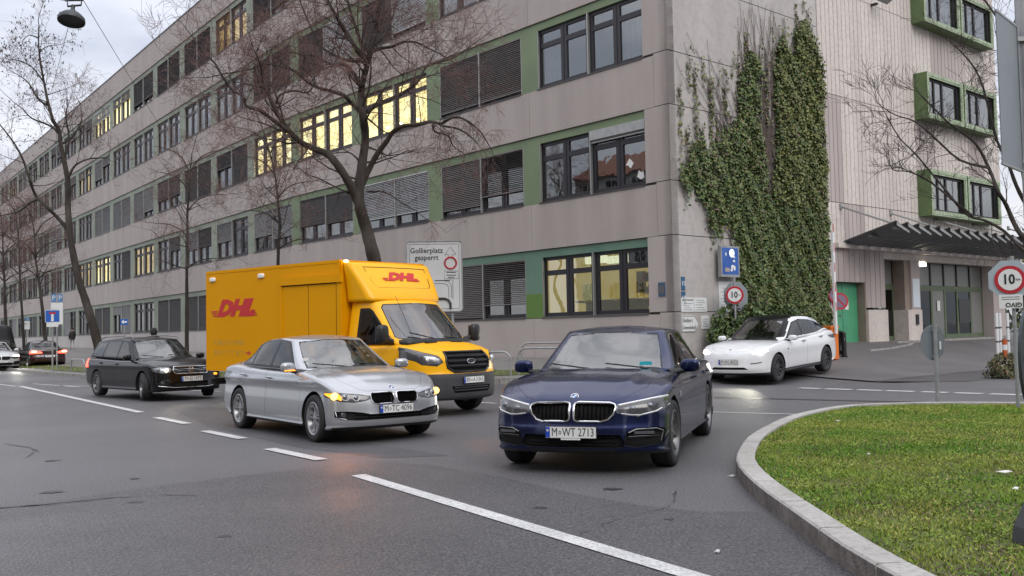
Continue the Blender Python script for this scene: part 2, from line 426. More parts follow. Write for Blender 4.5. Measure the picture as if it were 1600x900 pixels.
# ---- lawn island with its kerb
isl = [(9.6, 15.75), (8.6, 16.1), (7.32, 16.6), (6.02, 16.55), (5.3, 16.1), (4.77, 15.46), (4.1, 14.55), (3.49, 13.33), (2.9, 12.05), (2.51, 10.85), (2.25, 9.95), (2.13, 9.11), (2.06, 8.2), (2.04, 7.33), (2.02, 6.6), (2.0, 5.9), (2.05, 5.0), (2.2, 4.0), (2.7, 2.6)]
def smooth_line(P, it=2):
    P = [Vector(p) for p in P]
    for _ in range(it):
        Q = [P[0]]
        for a, b in zip(P[:-1], P[1:]): Q += [a.lerp(b, .25), a.lerp(b, .75)]
        P = Q+[P[-1]]
    return P
isl_s = smooth_line(isl, 2)
M_kerbface = mat('kerb_face_dark', (.13, .11, .10), .85, col2=(.2, .175, .16), scale=2.5, col3=(.07, .06, .055), scale3=12, fac3=.5, bump=.5, bscale=60, pos=True)  # darker tone for the road-side face of each island kerb stone
M_kerbl = mat('island_kerb_stone', (.36, .345, .32), .8, col2=(.43, .415, .39), scale=1.5, col3=(.22, .2, .18), scale3=24, fac3=.4, bump=.5, bscale=70, pos=True)
kerb_line('island_kerb', [tuple(p) for p in isl_s], wdt=.19, hgt=.15, m=M_kerbl, step=.95, dark_face=True)
inner = []
for i, p in enumerate(isl_s):
    a = isl_s[max(0, i-1)]; b = isl_s[min(len(isl_s)-1, i+1)]; d = (b-a).normalized(); inner.append(p+Vector((-d.y, d.x))*.17)
lawn_poly = [(p.x, p.y) for p in inner]+[(4.5, 1.2), (14, 1.2), (14, 15.4)]
sheet('lawn_ground', lawn_poly, .115, M_soil, step=.8)
def inpoly(px, py, poly):
    c = np.zeros(len(px), bool); n = len(poly); j = n-1
    for i in range(n):
        xi, yi = poly[i]; xj, yj = poly[j]
        c ^= ((yi > py) != (yj > py)) & (px < (xj-xi)*(py-yi)/((yj-yi)+1e-12)+xi)
        j = i
    return c
NR_ = np.random.RandomState(5)
M_gr = [mat('grass_a', (.085, .21, .02), .75, col2=(.20, .27, .04), scale=.8, ramp=(.44, .56), pos=True, spec=.2),
        mat('grass_b', (.16, .27, .03), .75, col2=(.31, .31, .07), scale=1.1, ramp=(.4, .6), pos=True, spec=.2),
        mat('grass_dry', (.46, .38, .18), .85, col2=(.20, .22, .05), scale=1.7, ramp=(.4, .62), pos=True, spec=.2)]
def grass(name, poly, n, hmin, hmax, lift, wd=.006, label=None, weights=(.54, .37, .09)):
    xs = [p[0] for p in poly]; ys = [p[1] for p in poly]
    x = NR_.uniform(min(xs), max(xs), n); y = NR_.uniform(min(ys), max(ys), n)
    k = inpoly(x, y, poly); x, y = x[k], y[k]; n = len(x)
    z = np.array([gz(a, b) for a, b in zip(x, y)]) if n < 60000 and name != 'lawn_grass' else np.zeros(n)
    # clumps: height varies with a slow pattern
    cl_ = .55+.45*np.sin(x*5.1+np.sin(y*3.7)*2)*np.sin(y*4.3+np.cos(x*2.9)*2)
    h = NR_.uniform(hmin, hmax, n)*(.6+.6*np.abs(cl_)); a = NR_.uniform(0, 2*pi, n); lean = NR_.uniform(.2, 1.3, n)
    wv = wd*NR_.uniform(.6, 1.5, n); la = NR_.uniform(0, 2*pi, n)
    p0 = np.stack([x-np.cos(a)*wv, y-np.sin(a)*wv, z+lift], 1); p1 = np.stack([x+np.cos(a)*wv, y+np.sin(a)*wv, z+lift], 1)
    p2 = np.stack([x+np.cos(la)*h*lean, y+np.sin(la)*h*lean, z+lift+h], 1)
    v = np.empty((3*n, 3)); v[0::3] = p0; v[1::3] = p1; v[2::3] = p2
    f = np.arange(3*n).reshape(-1, 3)
    me = np_mesh(name, v, f, M_gr, NR_.choice(3, n, p=weights))
    o = inst(name, me); tag(o, label, 'grass', kind='stuff')
    return o
grass('lawn_grass', [(p[0], p[1]) for p in lawn_poly], 560000, .010, .034, .113, wd=.006, label='short patchy green and yellow lawn grass inside the curved kerb of the traffic island')
def weeds(name, poly, n, lift):
    xs = [p[0] for p in poly]; ys = [p[1] for p in poly]
    cx = NR_.uniform(min(xs), max(xs), n//18); cy = NR_.uniform(min(ys), max(ys), n//18)
    i = NR_.randint(0, len(cx), n); x = cx[i]+NR_.normal(0, .07, n); y = cy[i]+NR_.normal(0, .07, n)
    k = inpoly(x, y, poly); x, y = x[k], y[k]; n = len(x)
    z = lift+NR_.uniform(.004, .024, n); a = NR_.uniform(0, 2*pi, n); S = NR_.uniform(.006, .017, n); t = NR_.uniform(-.6, .6, (2, n))
    u = np.stack([np.cos(a), np.sin(a), t[0]], 1)*S[:, None]; v = np.stack([-np.sin(a), np.cos(a), t[1]], 1)*S[:, None]*.6
    c = np.stack([x, y, z], 1); V = np.stack([c-u, c+v, c+u, c-v], 1).reshape(-1, 3)
    o = inst(name, np_mesh(name, V, np.arange(4*n).reshape(-1, 4), M_gr, NR_.choice(3, n, p=(.6, .33, .07)))); tag(o, 'low broad-leaved weeds and clover scattered through the island lawn', 'weeds', kind='stuff')
weeds('lawn_weeds', [(p[0], p[1]) for p in lawn_poly], 60000, .115)
vp = verge_out+verge_in
sheet('verge_ground', vp, .115, M_soil)
grass('verge_grass', vp, 130000, .04, .09, .11, wd=.016, label='strip of short green grass between the pavement and the road beyond the vehicles')
M_leafw = mat('pale_leaf', (.55, .52, .45), .8)
M_litter = mat('litter_paper', (.7, .7, .68), .7)
def litter(name, x, y, z, s, lab, m, rz=0, thin=.012):
    mb = MB(); k = 7
    top = [(s*math.cos(2*pi*i/k)*(1+.3*math.sin(i*2.3)), s*.45*math.sin(2*pi*i/k)*(1+.3*math.cos(i*1.7)), .006+thin*abs(math.sin(i*1.9))) for i in range(k)]
    mb.add(top+[(0, 0, thin*2)]+[(a, b, c-.004) for a, b, c in top], [(i, (i+1) % k, k) for i in range(k)]+[(i, (i+1) % k, k+1+(i+1) % k, k+1+i) for i in range(k)]+[tuple(range(k+1, 2*k+1))])
    o = mb.build(name, m, None, (x, y, z), rz, smooth=60); tag(o, lab, 'litter')
for (px, py, s, lab, m, rz) in ((1144, 746, .045, 'small white scrap lying on the asphalt beside the bend of the island kerb', M_litter, .3), (1121, 865, .035, 'small white crumb of litter on the asphalt lowest beside the island kerb', M_litter, 1)):
    gx_, gy_ = gp(px, py); litter('paper_scrap', gx_, gy_, .006, s, lab, m, rz)
def gpz(x, y, z):
    d = cf+cr*((x-800)/F_PX)-cu*((y-450)/F_PX); t = (z-EYE)/d.z; p = Vector((0, 0, EYE))+d*t
    return p.x, p.y
for (px, py, s, lab, m, rz) in ((1570, 738, .075, 'long thin white paper strip on the lawn near the grey sign foot', M_litter, .1), (1587, 764, .05, 'crumpled white paper on the lawn next to the grey sign foot', M_litter, .8), (1309, 658, .035, 'pale dry leaf at the far left edge of the lawn', M_leafw, 0), (1357, 710, .03, 'pale dry leaf in the middle of the lawn', M_leafw, .5)):
    gx_, gy_ = gpz(px, py, .16); litter('paper_scrap' if m is M_litter else 'dry_leaf', gx_, gy_, .155, s, lab, m, rz)
# ---------------------------------------------------------------- office building
FL = 3.9; T0, S0 = 4.265, 1.985; ROOF = T0+4*FL+1.66
WW, WH = 4.75, 2.0
BEIGE = dict(pos=True, bump=.35, bscale=60)
M_conc = mat('pebble_concrete', (.345, .300, .278), .85, col2=(.405, .357, .333), scale=.8, detail=8, stretch=(1.7, 1.7, .16), col3=(.42, .39, .38), scale3=38, fac3=.45, **BEIGE)
M_conc2 = mat('pebble_concrete_pale', (.33, .30, .295), .85, col2=(.40, .37, .36), scale=.5, detail=8, stretch=(1, 1, .35), col3=(.27, .24, .23), scale3=30, fac3=.35, **BEIGE)
M_base = mat('base_panel', (.39, .345, .325), .8, col2=(.44, .395, .37), scale=.7, stretch=(1, 1, .4), **BEIGE)
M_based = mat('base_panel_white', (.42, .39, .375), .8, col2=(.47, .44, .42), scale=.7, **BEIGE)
M_joint = mat('joint_dark', (.03, .028, .028), .9)  # dark backing seen through the joints between wall panels
M_flat = mat('smooth_concrete', (.385, .36, .345), .85, col2=(.455, .43, .412), scale=.45, detail=8, stretch=(1.6, 1.6, .16), col3=(.28, .26, .25), scale3=5, fac3=.3, **BEIGE)
M_rib = mat('ribbed_panel', (.52, .465, .43), .8, col2=(.61, .555, .515), scale=.5, detail=8, stretch=(2.5, 2.5, .22), col3=(.3, .26, .25), scale3=7, fac3=.25, **BEIGE)
M_rib2 = mat('ribbed_panel_pinkish', (.35, .30, .29), .8, col2=(.43, .375, .36), scale=.5, stretch=(2.5, 2.5, .22), **BEIGE)
M_gr1 = mat('green_cladding', (.14, .19, .105), .6, col2=(.17, .225, .125), scale=.8, pos=True)
M_gr0 = mat('bluegreen_cladding', (.10, .19, .14), .6, col2=(.13, .225, .165), scale=.8, pos=True)
M_grb = mat('bright_green_panel', (.10, .19, .035), .6, col2=(.13, .22, .05), scale=1, pos=True)
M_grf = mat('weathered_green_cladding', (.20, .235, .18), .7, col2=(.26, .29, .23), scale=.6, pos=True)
M_frame = mat('window_frame_dark', (.018, .016, .022), .45)
M_guide = mat('guide_rail', (.35, .35, .34), .4, metal=.7)
M_sill = mat('window_sill', (.10, .10, .10), .5, metal=.5)
M_blA = mat('blind_taupe', (.155, .142, .136), .55)
M_blB = mat('blind_grey', (.2, .2, .2), .5)
M_blC = mat('blind_light', (.45, .46, .47), .5)
M_blD = mat('blind_dark', (.055, .05, .05), .6)
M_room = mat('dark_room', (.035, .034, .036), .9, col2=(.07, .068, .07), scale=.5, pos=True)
M_cur = mat('curtain', (.3, .3, .29), .9, col2=(.42, .42, .41), scale=1, pos=True)
M_lit = emis('lit_room', (1.0, .82, .33), 1.15, (1.0, .88, .46), .8)
M_litdim = emis('lit_room_dim', (.62, .42, .12), .55, (.95, .7, .28), .9)
M_tube = emis('light_tube', (1.0, .93, .62), 1.7)
G_win = glass('window_glass', (.62, .66, .66), 2.6, .015)
G_lit = glass('window_glass_clear', (.97, .97, .95), 1.35, .02)
M_roofm = mat('roof_edge_metal', (.16, .17, .18), .5, metal=.6)
bld = empty('office_building', (C.x, C.y, 0), 0, 'long five storey grey concrete office building with green window bands and ivy on its corner', 'building')
def wp(parent_loc, fr, s, d, z):
    O, D, N = fr; p = O+D*s+N*d
    return (p.x-C.x, p.y-C.y, z)
FR1, FR2, FRR = (C, D1, N1), (B, D2, N2), (C, DR, NR)
def rz_of(D): return math.atan2(D.y, D.x)
def put(name, me, fr, s, z, d=0, parent=None, flip=False):
    parent = parent or bld
    rz = rz_of(fr[1]) if not flip else rz_of(-fr[1])
    return inst(name, me, parent, wp(None, fr, s, d, z), rz)
def sub(name, me, par, loc=(0, 0, 0)):
    o = inst(name, me, par, loc); return o
# --- shared window meshes, local x runs along the wall, y outward, z up from the sill
XS = [(.05, 1.02), (1.31, 2.2), (2.52, 3.42), (3.70, 4.68)]
ZL, ZU = (.12, 1.38), (1.55, 1.89)
fm = MB()
yf0, yf1 = -.24, -.15
fm.box(0, WW, yf0, yf1, 0, ZL[0]); fm.box(0, WW, yf0, yf1, ZU[1], WH)
fm.box(0, WW, yf0, yf1-.004, ZL[1], ZU[0])
for a, b in ((0, XS[0][0]), (XS[0][1], XS[1][0]), (XS[1][1], XS[2][0]), (XS[2][1], XS[3][0]), (XS[3][1], WW)):
    for z0, z1 in (ZL, ZU): fm.box(a, b, yf0, yf1-.002, z0, z1)
for a, b in ((XS[0][1], XS[1][0]), (XS[2][1], XS[3][0])):
    fm.box((a+b)/2-.012, (a+b)/2+.012, yf1, yf1+.012, .05, WH-.06)
fm.box(2.32, 2.37, -.12, -.03, -.02, WH, 1)
fm.box(-.0, .025, -.12, -.05, 0, WH, 1); fm.box(WW-.025, WW, -.12, -.05, 0, WH, 1)
FRAME = fm.mesh('window_frame', [M_frame, M_guide])
sm_ = MB(); sm_.prism([(-.14, 0), (.03, -.035), (.03, -.065), (-.14, -.05)], 0, WW, axis='x')
SILL = sm_.mesh('window_sill', M_sill)
PLOW = [MB().box(a, b, -.205, -.195, ZL[0], ZL[1]).mesh('pane', G_win) for a, b in XS]
PUP = [MB().box(a, b, -.205, -.195, ZU[0], ZU[1]).mesh('pane', G_win) for a, b in XS]
PLOWL = [MB().box(a, b, -.205, -.195, ZL[0], ZL[1]).mesh('pane', G_lit) for a, b in XS]
PUPL = [MB().box(a, b, -.205, -.195, ZU[0], ZU[1]).mesh('pane', G_lit) for a, b in XS]
def glz(m_, g):
    mb = MB()
    for a, b in XS:
        for z0, z1 in (ZL, ZU): mb.box(a, b, -.205, -.195, z0, z1)
    return mb.mesh(m_, g)
GLZ, GLZL = glz('glazing', G_win), glz('glazing', G_lit)
_bl = {}
def blind_mesh(half, drop, tilt, m):
    k = (half, round(drop, 2), tilt, m.name)
    if k in _bl: return _bl[k]
    x0, x1 = (.03, 2.31) if half == 0 else (2.38, WW-.03)
    mb = MB(); z = WH-.02; zb = WH-(WH-.02)*drop; pitch = .068
    mb.box(x0, x1, -.135, -.05, WH-.05, WH-.005)
    while z-pitch > zb:
        z -= pitch
        a = math.radians(tilt+rnd.uniform(-3, 3)); dy, dz = .036*math.cos(a), .036*math.sin(a)
        y = -.09
        mb.add([(x0, y-dy, z+dz), (x1, y-dy, z+dz), (x1, y+dy, z-dz), (x0, y+dy, z-dz), (x0, y-dy, z+dz-.004), (x1, y-dy, z+dz-.004), (x1, y+dy, z-dz-.004), (x0, y+dy, z-dz-.004)],
               [(0, 1, 2, 3), (7, 6, 5, 4), (0, 4, 5, 1), (3, 2, 6, 7)])
    mb.box(x0, x1, -.125, -.06, z-pitch-.03, z-pitch+.01)
    _bl[k] = mb.mesh('venetian_blind', m); return _bl[k]
LITP = MB().box(-.2, WW+.12, -.92, -.9, -.25, WH+.2).box(WW+.1, WW+.12, -.9, -.3, -.25, WH+.2).mesh('lit_room_wall', M_lit)
LITD = MB().box(-.2, WW+.12, -.92, -.9, -.25, WH+.2).box(WW+.1, WW+.12, -.9, -.3, -.25, WH+.2).mesh('lit_room_wall', M_litdim)
CURT = []
for v in range(3):
    mb = MB(); r_ = random.Random(v)
    for (a, b) in ((.0, 1.1), (3.6, 4.75)) if v < 2 else ((1.2, 2.3), (2.5, 3.1)):
        n = 10
        for i in range(n):
            x = a+(b-a)*i/n
            mb.box(x, x+(b-a)/n*.9, -.5-.04*(i % 2), -.47-.04*(i % 2), -.02, WH*(1 if v else .8))
    CURT.append(mb.mesh('curtain', M_cur))
npane = [0]
def window(fr, s, z, near, bl, br, back='dark', cur=None, matb=(None, None)):
    """bl / br: (drop, tilt) of the blind in the viewer's left / right half"""
    wdw = put('window', FRAME, fr, s, z)
    sub('window_sill', SILL, wdw)
    lit = back.startswith('lit')
    if near and npane[0] < 286:
        for i in range(4):
            half = 0 if i < 2 else 1; d = (br if half == 0 else bl)
            if not (d and d[0] > .93): sub('pane', (PLOWL if lit else PLOW)[i], wdw); npane[0] += 1
            if not (d and d[0] > .25): sub('pane', (PUPL if lit else PUP)[i], wdw); npane[0] += 1
    else:
        sub('glazing', GLZL if lit else GLZ, wdw)
    if br: sub('venetian_blind', blind_mesh(0, br[0], br[1], matb[1] or M_blA), wdw)
    if bl: sub('venetian_blind', blind_mesh(1, bl[0], bl[1], matb[0] or M_blA), wdw)
    if back == 'lit': sub('lit_room_wall', LITP, wdw)
    if back == 'litdim': sub('lit_room_wall', LITD, wdw)
    if cur is not None: sub('curtain', CURT[cur], wdw)
    return wdw
# --- facade bays
LINT = MB().box(-.85, WW, -.3, -.07, WH+.02, T0-S0-.012)
def lint_mesh(m): return MB().box(-.85, WW, -.3, -.06, WH, T0-S0-.02).mesh('green_lintel', m)
def pil_mesh(m): return MB().box(-.85, 0, -.3, -.055, -.05, WH+.001).mesh('green_pillar', m)
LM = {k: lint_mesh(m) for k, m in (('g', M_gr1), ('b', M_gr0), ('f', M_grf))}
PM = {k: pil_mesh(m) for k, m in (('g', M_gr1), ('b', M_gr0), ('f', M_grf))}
hs = FL-(T0-S0)
SPAN = MB().box(-.42, 5.6-.42-.014, -.3, 0, T0-S0-FL, -.065).mesh('wall_panel', M_conc)
SPANF = MB().box(-.42, 5.6-.42-.014, -.3, 0, T0-S0-FL, -.065).mesh('wall_panel', M_conc)
PARA = MB().box(-.42, 5.6-.42-.014, -.3, 0, 0, 1.60).mesh('parapet_panel', M_conc)
BASEP = MB().box(-.42, 5.6-.42-.014, -.3, 0, -S0-.6, -.065).mesh('base_panel', M_base)
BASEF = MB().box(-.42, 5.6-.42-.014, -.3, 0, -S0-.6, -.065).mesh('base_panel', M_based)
COPE = MB().box(-.42, 5.6-.42, -.35, .04, 1.60, 1.66).mesh('roof_coping', M_roofm)
bays = [(FR1, .95+.03+5.6*i, True) for i in range(4)]+[(FR2, .42+5.6*i, i < 2) for i in range(16)]
O_, T_, D_ = 1, 2, 3
FULL, T34, HALF = (1.0, 55), (.72, 35), (.5, 50)
spec = {  # (bay, row): (left half, right half, back, curtain, mats)
 (0, 0): (None, None, 'workshop', None, (None, None)), (0, 1): (None, (.16, 80), 'dark', 1, (None, M_blC)), (0, 2): (None, None, 'dark', 0, (None, None)), (0, 3): (None, None, 'dark', None, (None, None)),
 (1, 0): ((.97, 45), (.74, 20), 'dark', None, (M_blA, M_blA)), (1, 1): ((.86, 48), (.72, 20), 'dark', None, (M_blA, M_blA)), (1, 2): ((.93, 45), (.93, 45), 'dark', None, (M_blA, M_blA)), (1, 3): (None, None, 'dark', 1, (None, None)),
 (2, 0): ((.9, 45), (.9, 45), 'dark', None, (M_blA, M_blA)), (2, 1): ((.74, 40), (.74, 40), 'dark', 2, (M_blC, M_blC)), (2, 2): (None, None, 'lit', None, (None, None)), (2, 3): ((1, 60), (.9, 60), 'dark', None, (M_blD, M_blC)),
 (3, 0): (None, None, 'dark', None, (None, None)), (3, 1): ((.62, 60), (.66, 60), 'dark', 0, (M_blD, M_blD)), (3, 2): (None, None, 'lit', None, (None, None)), (3, 3): ((1, 60), (.95, 60), 'dark', None, (M_blD, M_blC)),
 (4, 0): (None, None, 'dark', 0, (None, None)), (4, 1): ((.6, 60), (.75, 60), 'dark', None, (M_blB, M_blB)), (4, 2): (None, None, 'lit', None, (None, None)), (4, 3): (FULL, FULL, 'dark', None, (M_blD, M_blD)), (4, 4): (FULL, (.8, 60), 'dark', None, (M_blD, M_blD)),
 (5, 0): (None, None, 'dark', None, (None, None)), (5, 1): ((.5, 50), None, 'dark', 1, (M_blB, M_blB)), (5, 2): ((.4, 50), FULL, 'dark', None, (M_blD, M_blD)), (5, 3): (None, None, 'dark', None, (None, None)), (5, 4): ((.95, 60), None, 'litdim', None, (mat('blind_brown', (.12, .07, .03), .6), None)),
 (6, 0): (FULL, FULL, 'dark', None, (M_blD, M_blD)), (6, 1): (HALF, HALF, 'dark', None, (M_blB, M_blD)), (6, 2): (FULL, FULL, 'dark', None, (M_blD, M_blD)), (6, 3): (None, None, 'dark', None, (None, None)), (6, 4): (FULL, FULL, 'dark', None, (M_blD, M_blD)),
 (7, 0): (FULL, FULL, 'dark', None, (M_blD, M_blD)), (7, 1): (None, (.4, 60), 'dark', 2, (None, M_blD)), (7, 2): ((.62, 60), (.62, 60), 'dark', None, (M_blD, M_blD)), (7, 3): (None, None, 'dark', None, (None, None)), (7, 4): (FULL, FULL, 'dark', None, (M_blD, M_blD)),
 (8, 0): (None, None, 'dark', None, (None, None)), (8, 1): (None, None, 'litdim', None, (None, None)), (8, 2): (FULL, (.8, 60), 'dark', None, (M_blB, M_blB)), (8, 3): (None, None, 'dark', 0, (None, None)), (8, 4): ((.8, 60), (.8, 60), 'dark', None, (M_blD, M_blD)),
 (9, 0): ((.3, 60), FULL, 'dark', None, (M_blB, M_blB)), (9, 1): (None, FULL, 'dark', None, (None, M_blD)), (9, 2): (FULL, FULL, 'dark', None, (M_blB, M_blB)), (9, 3): (None, None, 'dark', None, (None, None)), (9, 4): ((.35, 60), (.3, 60), 'lit', None, (M_blB, M_blB)),
 (10, 0): (FULL, FULL, 'dark', None, (M_blD, M_blD)), (10, 1): (None, None, 'lit', None, (None, None)), (10, 2): (FULL, FULL, 'dark', None, (M_blB, M_blB)), (10, 3): ((.7, 60), (.3, 60), 'dark', None, (M_blB, M_blB)), (10, 4): ((.4, 60), (.4, 60), 'lit', None, (M_blC, M_blC)),
 (11, 0): (None, (.5, 60), 'dark', None, (None, M_blB)), (11, 1): (None, None, 'litdim', None, (None, None)), (11, 4): (None, (.35, 60), 'dark', None, (None, M_blB))}
for i, (fr, s, near) in enumerate(bays):
    for k in range(5):
        z = S0+FL*k
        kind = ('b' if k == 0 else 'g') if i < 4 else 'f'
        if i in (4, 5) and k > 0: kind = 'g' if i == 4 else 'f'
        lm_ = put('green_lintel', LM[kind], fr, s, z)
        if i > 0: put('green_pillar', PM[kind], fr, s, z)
        if (i, k) in spec: a, b, back, cur, mb_ = spec[(i, k)]
        else:
            r = rnd.random(); back = 'litdim' if r < .06 else 'dark'; cur = rnd.choice((None, 0, 1, 2))
            a = None if rnd.random() < .5 else (rnd.choice((1, .6, .3)), 60); b = None if rnd.random() < .5 else (rnd.choice((1, .6, .3)), 60)
            mb_ = (rnd.choice((M_blB, M_blD, M_blA)),)*2
        wdw = window(fr, s, z, i < 7 or (i < 9 and k > 1), a, b, back, cur, mb_)
        put('wall_panel' if k < 4 else 'parapet_panel', (SPAN if i < 4 else SPANF) if k < 4 else PARA, fr, s, S0+FL*(k+1) if k < 4 else T0+FL*4)
        if back == 'workshop':
            # lit ground-floor room: rear wall, shelves, paper bag, desk, tubes
            sub('lit_room_wall', MB().box(-.2, WW+.2, -1.72, -1.69, -.3, WH+.3).box(WW+.12, WW+.14, -1.7, -.3, -.3, WH+.3).mesh('lit_room_wall', emis('lit_workshop', (.95, .60, .14), .62, (1.0, .76, .28), .8)), wdw)
            for j, (x0, x1, zz) in enumerate(((.1, .95, 1.52), (1.4, 2.5, 1.55), (2.6, 3.5, 1.6))):
                if j: sub('light_tube', MB().box(x0, x1, -1.0, -.85, zz+.12, zz+.36).mesh('light_tube', M_tube), wdw)
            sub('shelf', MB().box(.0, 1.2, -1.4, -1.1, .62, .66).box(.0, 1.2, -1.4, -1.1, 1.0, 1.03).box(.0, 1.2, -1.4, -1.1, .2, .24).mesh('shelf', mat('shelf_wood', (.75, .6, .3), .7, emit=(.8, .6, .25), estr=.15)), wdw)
            bx = MB(); r_ = random.Random(4)
            for zz in (.24, .66, 1.03):
                x = .05
                while x < 1.1: w_ = r_.uniform(.08, .22); bx.box(x, x+w_*.9, -1.35, -1.12, zz, zz+r_.uniform(.1, .3), r_.randrange(3)); x += w_
            sub('stored_boxes', bx.mesh('stored_boxes', [mat('box_orange', (.6, .25, .06), .7), mat('box_white', (.75, .7, .6), .7), mat('box_brown', (.35, .24, .12), .7)]), wdw)
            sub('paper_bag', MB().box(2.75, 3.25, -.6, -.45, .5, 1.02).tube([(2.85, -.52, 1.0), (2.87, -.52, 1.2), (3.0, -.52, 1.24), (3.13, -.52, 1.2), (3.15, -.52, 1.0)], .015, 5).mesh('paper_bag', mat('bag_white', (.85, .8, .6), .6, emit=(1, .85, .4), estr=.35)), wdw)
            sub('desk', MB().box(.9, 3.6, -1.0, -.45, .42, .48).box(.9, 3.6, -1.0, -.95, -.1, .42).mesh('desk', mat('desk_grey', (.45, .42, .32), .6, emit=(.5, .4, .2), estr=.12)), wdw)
            sub('wall_poster', MB().box(1.55, 1.95, -1.68, -1.66, .7, 1.4).mesh('wall_poster', mat('poster_grey', (.35, .33, .25), .7)), wdw)
            sub('round_sticker', MB().tube([(.52+.15*math.cos(a_*pi/8), -.19, 1.7+.15*math.sin(a_*pi/8)) for a_ in range(16)], .015, 5, close=True).mesh('round_sticker', M_frame), wdw)
            sub('half_blind', MB().box(.05, 1.02, -.3, -.27, 1.5, 1.92).mesh('half_blind', mat('grey_board', (.3, .26, .25), .8)), wdw)
        if (i, k) == (0, 1):
            sub('shutter_box', MB().box(.0, 2.31, -.14, .01, WH-.3, WH-.0).mesh('shutter_box', mat('box_metal', (.32, .33, .33), .5, metal=.4, col2=(.42, .42, .42), scale=4)), wdw)
            sub('paper_cutout', MB().prism([(.62, .75), (.75, .6), (.85, .7), (.95, .72), (.88, .82), (.8, .92), (.72, .85)], -.19, -.188, 'y').mesh('paper_cutout', M_litter), wdw)
            sub('paper_cutout', MB().prism([(.2, .25), (.35, .2), (.5, .3), (.42, .5), (.33, .42), (.25, .45)], -.19, -.188, 'y').mesh('paper_cutout', M_litter), wdw)
            sub('red_roller', MB().box(3.72, 4.66, -.3, -.28, 1.5, 1.95).mesh('red_roller', mat('red_cloth', (.2, .08, .07), .8)), wdw)
            sub('lamp_shade', MB().lathe([(.05, .42), (.5, .12), (.55, .05), (.0, .05)], 20, (2.95, -.9, 1.05), 'z').mesh('lamp_shade', M_frame, 40), wdw)
        if (i, k) == (2, 2) or (i, k) == (3, 2):
            for x in (.7, 1.7, 2.9, 3.9): sub('ceiling_spot', MB().lathe([(.0, 0), (.07, .01), (.07, .03), (0, .03)], 12, (x, -.8, .55 if x > 2 else .5), 'z').mesh('ceiling_spot', emis('spot', (1, .95, .8), 6)), wdw) if i == 2 else None
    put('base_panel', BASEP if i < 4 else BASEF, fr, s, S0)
    put('roof_coping', COPE, fr, s, T0+FL*4)
# bright green lower panel on the first ground-floor pillar, small fittings
put('green_panel', MB().box(-.845, -.01, -.1, -.045, -.04, .78).mesh('green_panel', M_grb), FR1, bays[1][1], S0)
# closing strip where the front bends
MBb = MB()
for z0, z1 in [(S0-S0-.6, S0-.065)]+[(T0+FL*k, S0+FL*(k+1)-.065) for k in range(4)]+[(T0+FL*4, T0+FL*4+1.6)]:
    a1 = wp(None, FR1, bays[3][1]+5.6-.44, 0.0, 0); a2 = wp(None, FR2, -.0, 0.0, 0)
    b1 = wp(None, FR1, bays[3][1]+5.6-.44, -.3, 0); b2 = wp(None, FR2, -.0, -.3, 0)
    MBb.add([(*p[:2], z) for z in (z0, z1) for p in (a1, a2, b2, b1)], [(0, 1, 5, 4), (1, 2, 6, 5), (2, 3, 7, 6), (3, 0, 4, 7), (0, 1, 2, 3), (4, 5, 6, 7)])
inst('bend_strip', MBb.mesh('bend_strip', M_conc), bld)
# --- corner strip on the street front
CZ = [(-.3, S0), (S0, T0)]+sum([[(T0+FL*k, S0+FL*(k+1)), (S0+FL*(k+1), T0+FL*(k+1))] for k in range(4)], [])+[(T0+FL*4, ROOF-.06)]
for z0, z1 in CZ:
    m = M_base if z0 < T0-.1 else M_conc
    x1 = bays[0][1]-.43 if (z0, z1) not in [(S0+FL*k, T0+FL*k) for k in range(5)] else bays[0][1]-.015
    inst('corner_panel', MB().box(.0, x1, -.3, 0, z0+.012, z1-.012).mesh('corner_panel', m), bld, (0, 0, 0), rz_of(D1))
# --- core volume behind the panels
def fp(fr, s, d): return wp(None, fr, s, d, 0)[:2]
e1 = bays[-1][1]+5.6
core = [fp(FR1, .35, -.29), fp(FR1, BEND, -.29), fp(FR2, e1, -.29)]
back = [fp(FR2, e1, -14), fp(FRR, 23.2, -14), fp(FRR, 23.2, -.05), fp(FRR, 8.3, -.05)]
def ringz(inset):
    return [fp(FR1, .6, -inset), fp(FR1, BEND+.2, -inset), fp(FR2, e1, -inset), fp(FR2, e1, -16), fp(FRR, 23.1, -16), fp(FRR, 23.1, -max(.6, inset)), fp(FRR, 1.2+(inset if inset > 1 else 0), -max(.6, inset))]
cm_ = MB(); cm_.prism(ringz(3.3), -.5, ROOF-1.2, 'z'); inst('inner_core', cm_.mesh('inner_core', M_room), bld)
rm = MB(); rm.prism(ringz(.32), ROOF-.8, ROOF-.5, 'z'); inst('roof', rm.mesh('roof', mat('roof_felt', (.1, .1, .1), .9)), bld)
# floor slabs and party walls so every room has depth
slab = MB()
for k in range(5):
    slab.prism(ringz(.3), T0+FL*k-.02, T0+FL*k+.35, 'z')
inst('floor_slab', slab.mesh('floor_slab', mat('room_ceiling', (.25, .25, .24), .9)), bld)
pw = MB()
PWALL = MB().box(-.5, -.34, -2.9, -.3, -.3, T0-S0).mesh('partition_wall', mat('room_wall', (.16, .155, .15), .9))
for i, (fr, s, near) in enumerate(bays[:12]):
    for k in range(5): put('partition_wall', PWALL, fr, s, S0+FL*k) if i else None
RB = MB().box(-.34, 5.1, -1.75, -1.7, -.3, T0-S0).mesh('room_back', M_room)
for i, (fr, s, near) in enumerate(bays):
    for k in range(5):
        if (i, k) != (0, 0): put('room_back', RB, fr, s, S0+FL*k)
